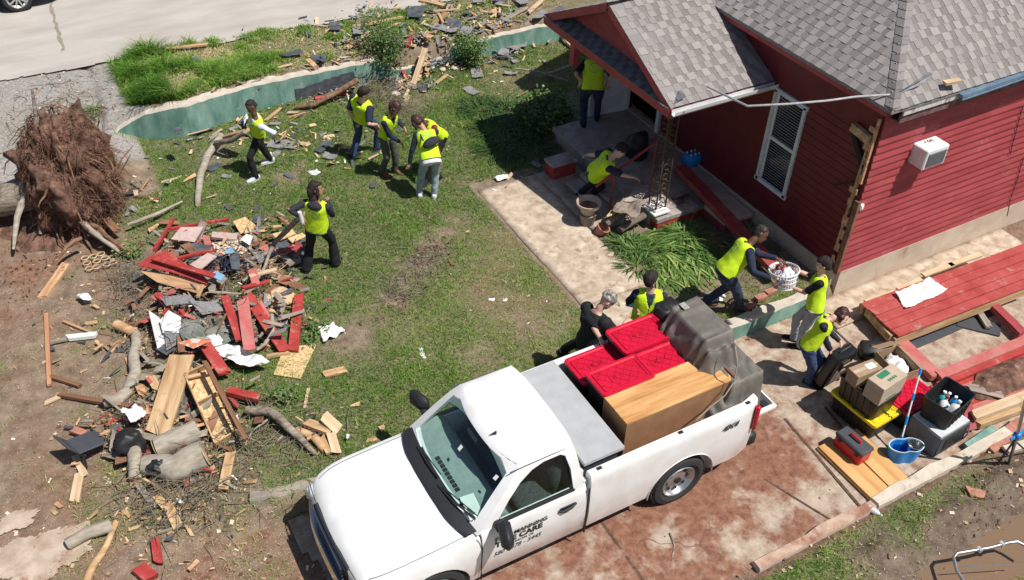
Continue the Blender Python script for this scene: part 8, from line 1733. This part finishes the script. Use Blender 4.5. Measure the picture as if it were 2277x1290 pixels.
SH = [(925,38,.28,'f','big black felt piece beside the long tan plank'),(1010,62,.22,'f','black torn felt under the grey shingles at top centre'),(990,72,.26,'s','grey shingle next to the torn black felt'),(1035,78,.24,'s','grey shingle strip right of the torn black felt'),(745,68,.18,'f','dark shingle scrap in the grass below the road'),(800,75,.24,'s','light grey shingles left of the dark shrub'),(650,128,.2,'f','dark shingle scrap on the raised grassy strip'),(525,168,.14,'s','small blue grey scrap in the raised grass, left part'),(438,140,.14,'s','grey shingle scrap in the tall grass above the wall end'),(705,140,.18,'f','dark scrap just above the wall top'),(1160,10,.22,'s','pale grey shingle at the top left of the porch roof'),(1110,5,.2,'f','dark shingle at the very top edge'),(1200,42,.2,'s','bluish shingle by the tip of the porch roof'),(1065,10,.14,'s','grey scrap near the top edge, right of the tan planks'),(1125,52,.12,'s','square pale grey shingle left of the roof tip'),(1110,95,.3,'f','dark felt at the edge of the porch shade'),(1150,110,.26,'s','grey shingle in the porch shade by the wall'),(1120,125,.2,'s','pale shingle strip lying in the porch shade'),(985,130,.18,'s','grey rubble below the wall gap'),(1020,140,.16,'f','dark scrap under the small green shrub'),(1060,165,.2,'s','grey shingle beside the small green shrub'),(940,200,.16,'f','dark shingle between the shrub and the lily bed'),(625,325,.2,'s','grey shingle behind the walking person'),(612,348,.16,'s','pale shingle at the heel of the walking person'),(720,330,.18,'f','dark shingle scrap near the man in blue jeans'),(735,350,.15,'s','pale grey scrap below the dark shingle near the blue jeans'),(475,375,.14,'f','dark curled felt under the broken branch'),(445,283,.36,'f','wide dark shingle strip at the foot of the green wall'),(398,295,.14,'f','short dark shingle left of the wide strip'),(570,468,.1,'f','small dark plastic scrap on the grass behind the pile'),(575,492,.12,'f','black sole shaped scrap behind the pile'),(510,465,.1,'f','dark blue scrap on the grass above the pile'),(1048,205,.16,'s','pale blue shingle at the top of the lily bed'),(830,415,.08,'f','tiny dark scrap beside the lawn ruts'),(505,395,.08,'s','bluish scrap on the lawn left of the walker'),(1110,15,.1,'s','tiny pale scrap at the top edge'),(880,290,.1,'f','small dark scrap beside the group of volunteers')]
for x, y, r, k, lab in SH:
    c = G(x, y); a = rnd(0,3.14); n_ = random.choice((4,4,5)); mb = MB(); pts = []; NX = 7
    vs = []; w_, h_ = r*rnd(.8,1.2), r*rnd(.4,.7); ph = rnd(0,9)
    for i in range(NX+1):
        for j in range(4):
            u_, v_ = i/NX-.5, j/3-.5; X_ = u_*2*w_*(1+.15*mnoise.noise(V((v_*4,ph,0)))); Y_ = v_*2*h_*(1+.25*mnoise.noise(V((u_*4,ph,5)))); Zc = .03+.05*r/.2*abs(mnoise.noise(V((X_*5,Y_*5,ph))))+.10*r*(u_**2)*4; vs.append(V((X_*math.cos(a)-Y_*math.sin(a), X_*math.sin(a)+Y_*math.cos(a), Zc)))
    mb.add(vs, [(i*4+j,(i+1)*4+j,(i+1)*4+j+1,i*4+j+1) for i in range(NX) for j in range(3)]); o = mb.build('shingle_scrap', mt['felt'] if k == 'f' else mt['shing'], fix=False); s_ = o.modifiers.new('s','SOLIDIFY'); s_.thickness = .008; evaluate(o)
    o.location = (c.x, c.y, c.z+(.05 if y < 150 else 0)); tag(o, lab, 'shingle scrap')
# rubble stones in the wall gap and at the left bank
for i, (x, y, lab) in enumerate(((960,150,'pale rubble lump in the broken wall gap, left one'),(985,158,'pale rubble lump in the broken wall gap, middle one'),(1010,155,'pale rubble lump under the small green shrub'),(880,212,'white rubble lump below the dark shrub'),(705,205,'white rubble lump in the dark wall gap'))):
    c = G(x, y); mb = MB(); mb.ell((0,0,0), (rnd(.07,.12),rnd(.06,.09),rnd(.04,.06)), n=10, m=7); o = mb.build('rubble_stone', mt['concp'], smooth=30)
    for v_ in o.data.vertices: v_.co *= 1+.3*mnoise.noise(v_.co*12+V((i,0,0)))
    o.location = c+V((0,0,.04)); tag(o, lab, 'rubble')
# dark hollow broken out of the wall face
mb = MB(); a, b = V((W(656,205,.4).x, 17.40, .30)), V((W(782,168,.4).x, 17.40, .42)); n_ = 14; top = []; bot = []
for i in range(n_+1): t = i/n_; p = a.lerp(b, t); top.append(V((p.x, 17.405, p.z+.16+rnd(-.03,.03)))); bot.append(V((p.x, 17.405, p.z-.16)))
mb.add(top+bot+[q+V((0,.02,0)) for q in top+bot], [(i,i+1,n_+2+i,n_+1+i) for i in range(n_)]+[(i,i+1,2*(n_+1)+i+1,2*(n_+1)+i) for i in range(n_)]); o = mb.build('broken_wall_patch', mt['felt'], fix=False); recenter(o, a); tag(o, 'dark broken out patch low in the green wall', 'wall patch')

# splinters, torn shingle bits and offcuts: far too many to count
def splinters(name, label, blobs, n, m, seed, smin=.03, smax=.2, up=0.0):
    rs = random.Random(seed); mb = MB(); tot = sum(b[4] for b in blobs)
    for _ in range(n):
        q = rs.random()*tot
        for bl in blobs:
            q -= bl[4]
            if q <= 0: break
        px, py, rr, zz, _w = bl; c = G(px, py); x, y = c.x+rs.gauss(0,rr), c.y+rs.gauss(0,rr*.8); z = float(gz(x, y))+.015+abs(rs.gauss(0,zz))+up; l_ = smin+(smax-smin)*rs.random()**2; wd = l_*rs.uniform(.12,.5); th = rs.uniform(.004,.018)
        R_ = Matrix.Rotation(rs.uniform(0,6.28),3,'Z') @ Matrix.Rotation(rs.gauss(0,.3),3,'Y') @ Matrix.Rotation(rs.gauss(0,.3),3,'X'); k = rs.uniform(.3,1)
        vs = [(-l_,-wd*k,-th),(l_*rs.uniform(.6,1),-wd,-th),(l_,wd*rs.uniform(.1,1),-th),(-l_*rs.uniform(.6,1),wd*k,-th)]; vs += [(a,b,th) for a,b,_z in vs]
        mb.add([V((x,y,z))+(R_ @ V(v))*.5 for v in vs], [(0,3,2,1),(4,5,6,7),(0,1,5,4),(1,2,6,5),(2,3,7,6),(3,0,4,7)], 0)
    o = mb.build(name, m, fix=False); tag(o, label, 'debris', kind='stuff')
PILE = [(440,640,.45,.14,3),(480,720,.5,.16,4),(560,720,.4,.10,3),(560,570,.45,.08,3),(420,560,.3,.1,2),(380,900,.4,.12,2),(300,950,.35,.08,2),(420,1010,.4,.1,2),(620,620,.35,.05,1.5),(380,1120,.4,.05,2),(700,960,.25,.06,1),(330,760,.4,.06,1.5),(250,760,.6,.02,1),(230,1150,.8,.02,1),(500,1120,.6,.02,1)]
TOP = [(880,60,.9,.05,3),(1000,60,.8,.05,4),(1120,50,.7,.05,3),(960,150,.35,.12,4),(900,190,.3,.05,2),(1100,110,.4,.05,2),(740,80,.6,.05,1),(650,330,.5,.02,1),(480,330,.7,.02,1.2),(720,330,.6,.02,1),(740,205,.35,.05,2),(600,255,.5,.02,1),(1180,400,.4,.02,.5),(300,440,.5,.03,1)]
M_DEB = mat('grey_debris', [(.03,.026,.022),(.12,.10,.08),(.27,.23,.19)], 16, .95, 1.0, bdist=.04)
for k, (x, y, r, ax, h) in enumerate(((440,650,.6,.6,.30),(475,735,.55,.7,.26),(560,575,.6,.5,.14),(580,720,.45,.6,.14),(400,905,.55,.7,.24),(350,1015,.5,.7,.14),(330,620,.4,.5,.25))):
    mound('debris_core', x, y, r, ax, h, M_DEB, ('dark matted rubbish under the red siding panel','dark matted rubbish around the round table top','dark matted rubbish beside the black trousered person','dark matted rubbish under the long red boards','dark matted rubbish under the wide tan plank','dark matted rubbish around the thick grey logs','dark twiggy rubbish left of the red siding panel')[k], kind='stuff', cat='debris', fr=9)
splinters('broken_boards', 'short broken grey and brown boards jumbled through the debris pile', PILE[:8]+PILE[8:9], 150, mt['grey'], 21, .15, .5, .05)
splinters('broken_boards', 'short broken brown boards jumbled through the debris pile', PILE[:9], 110, mt['brown'], 22, .15, .5, .05)
splinters('broken_boards', 'short broken faded red boards jumbled through the debris pile', PILE[:5], 60, mt['rose'], 23, .15, .5, .06)
splinters('shingle_scraps', 'larger shingle pieces jumbled through the debris pile', PILE[:6], 70, mt['shing'], 24, .15, .38, .05)
splinters('wood_splinters', 'broken wood splinters and offcuts scattered through the debris pile', PILE, 620, mt['pine'], 1)
splinters('wood_splinters', 'dull brown splinters scattered through the debris pile', PILE, 420, mt['raw'], 2)
splinters('paint_scraps', 'small broken pieces of red painted board in the debris pile', PILE[:8], 230, mt['red'], 3, .04, .28)
splinters('shingle_scraps', 'small torn bits of dark shingle in the debris pile', PILE, 330, mt['felt'], 4, .05, .25)
splinters('shingle_scraps', 'small torn bits of grey shingle across the upper yard', TOP, 420, mt['shing'], 5, .05, .3)
splinters('shingle_scraps', 'small torn bits of black felt across the upper yard', TOP, 260, mt['felt'], 6, .05, .32)
splinters('wood_splinters', 'pale splinters and laths scattered across the upper yard', TOP, 420, mt['pale'], 7, .04, .3)
splinters('wood_splinters', 'orange brown splinters scattered across the upper yard', TOP, 260, mt['raw'], 8, .04, .35)
splinters('white_scraps', 'tiny white plastic and plaster bits scattered through the yard', PILE+TOP, 160, mt['white'], 9, .02, .12)
splinters('clods', 'broken clods of red soil over the driveway and the torn ground', [(1620,960,.5,.0,2),(1700,1030,.5,.0,2),(1450,1150,.6,.0,1),(150,500,.8,.05,3),(60,600,.7,.02,2),(970,560,.25,.01,1.5),(880,690,.25,.01,1),(1640,620,.6,.02,2),(2200,1100,.8,.01,1.5)], 1400, mt['soil'], 10, .012, .075)
splinters('grit', 'pale stone chips and grit over the muddy driveway', [(1620,1000,.7,.0,2),(1450,1160,.7,.0,2),(1250,1230,.8,.0,1),(1750,1080,.4,.0,1),(1950,1200,.8,.0,1)], 800, mt['concp'], 12, .01, .05)
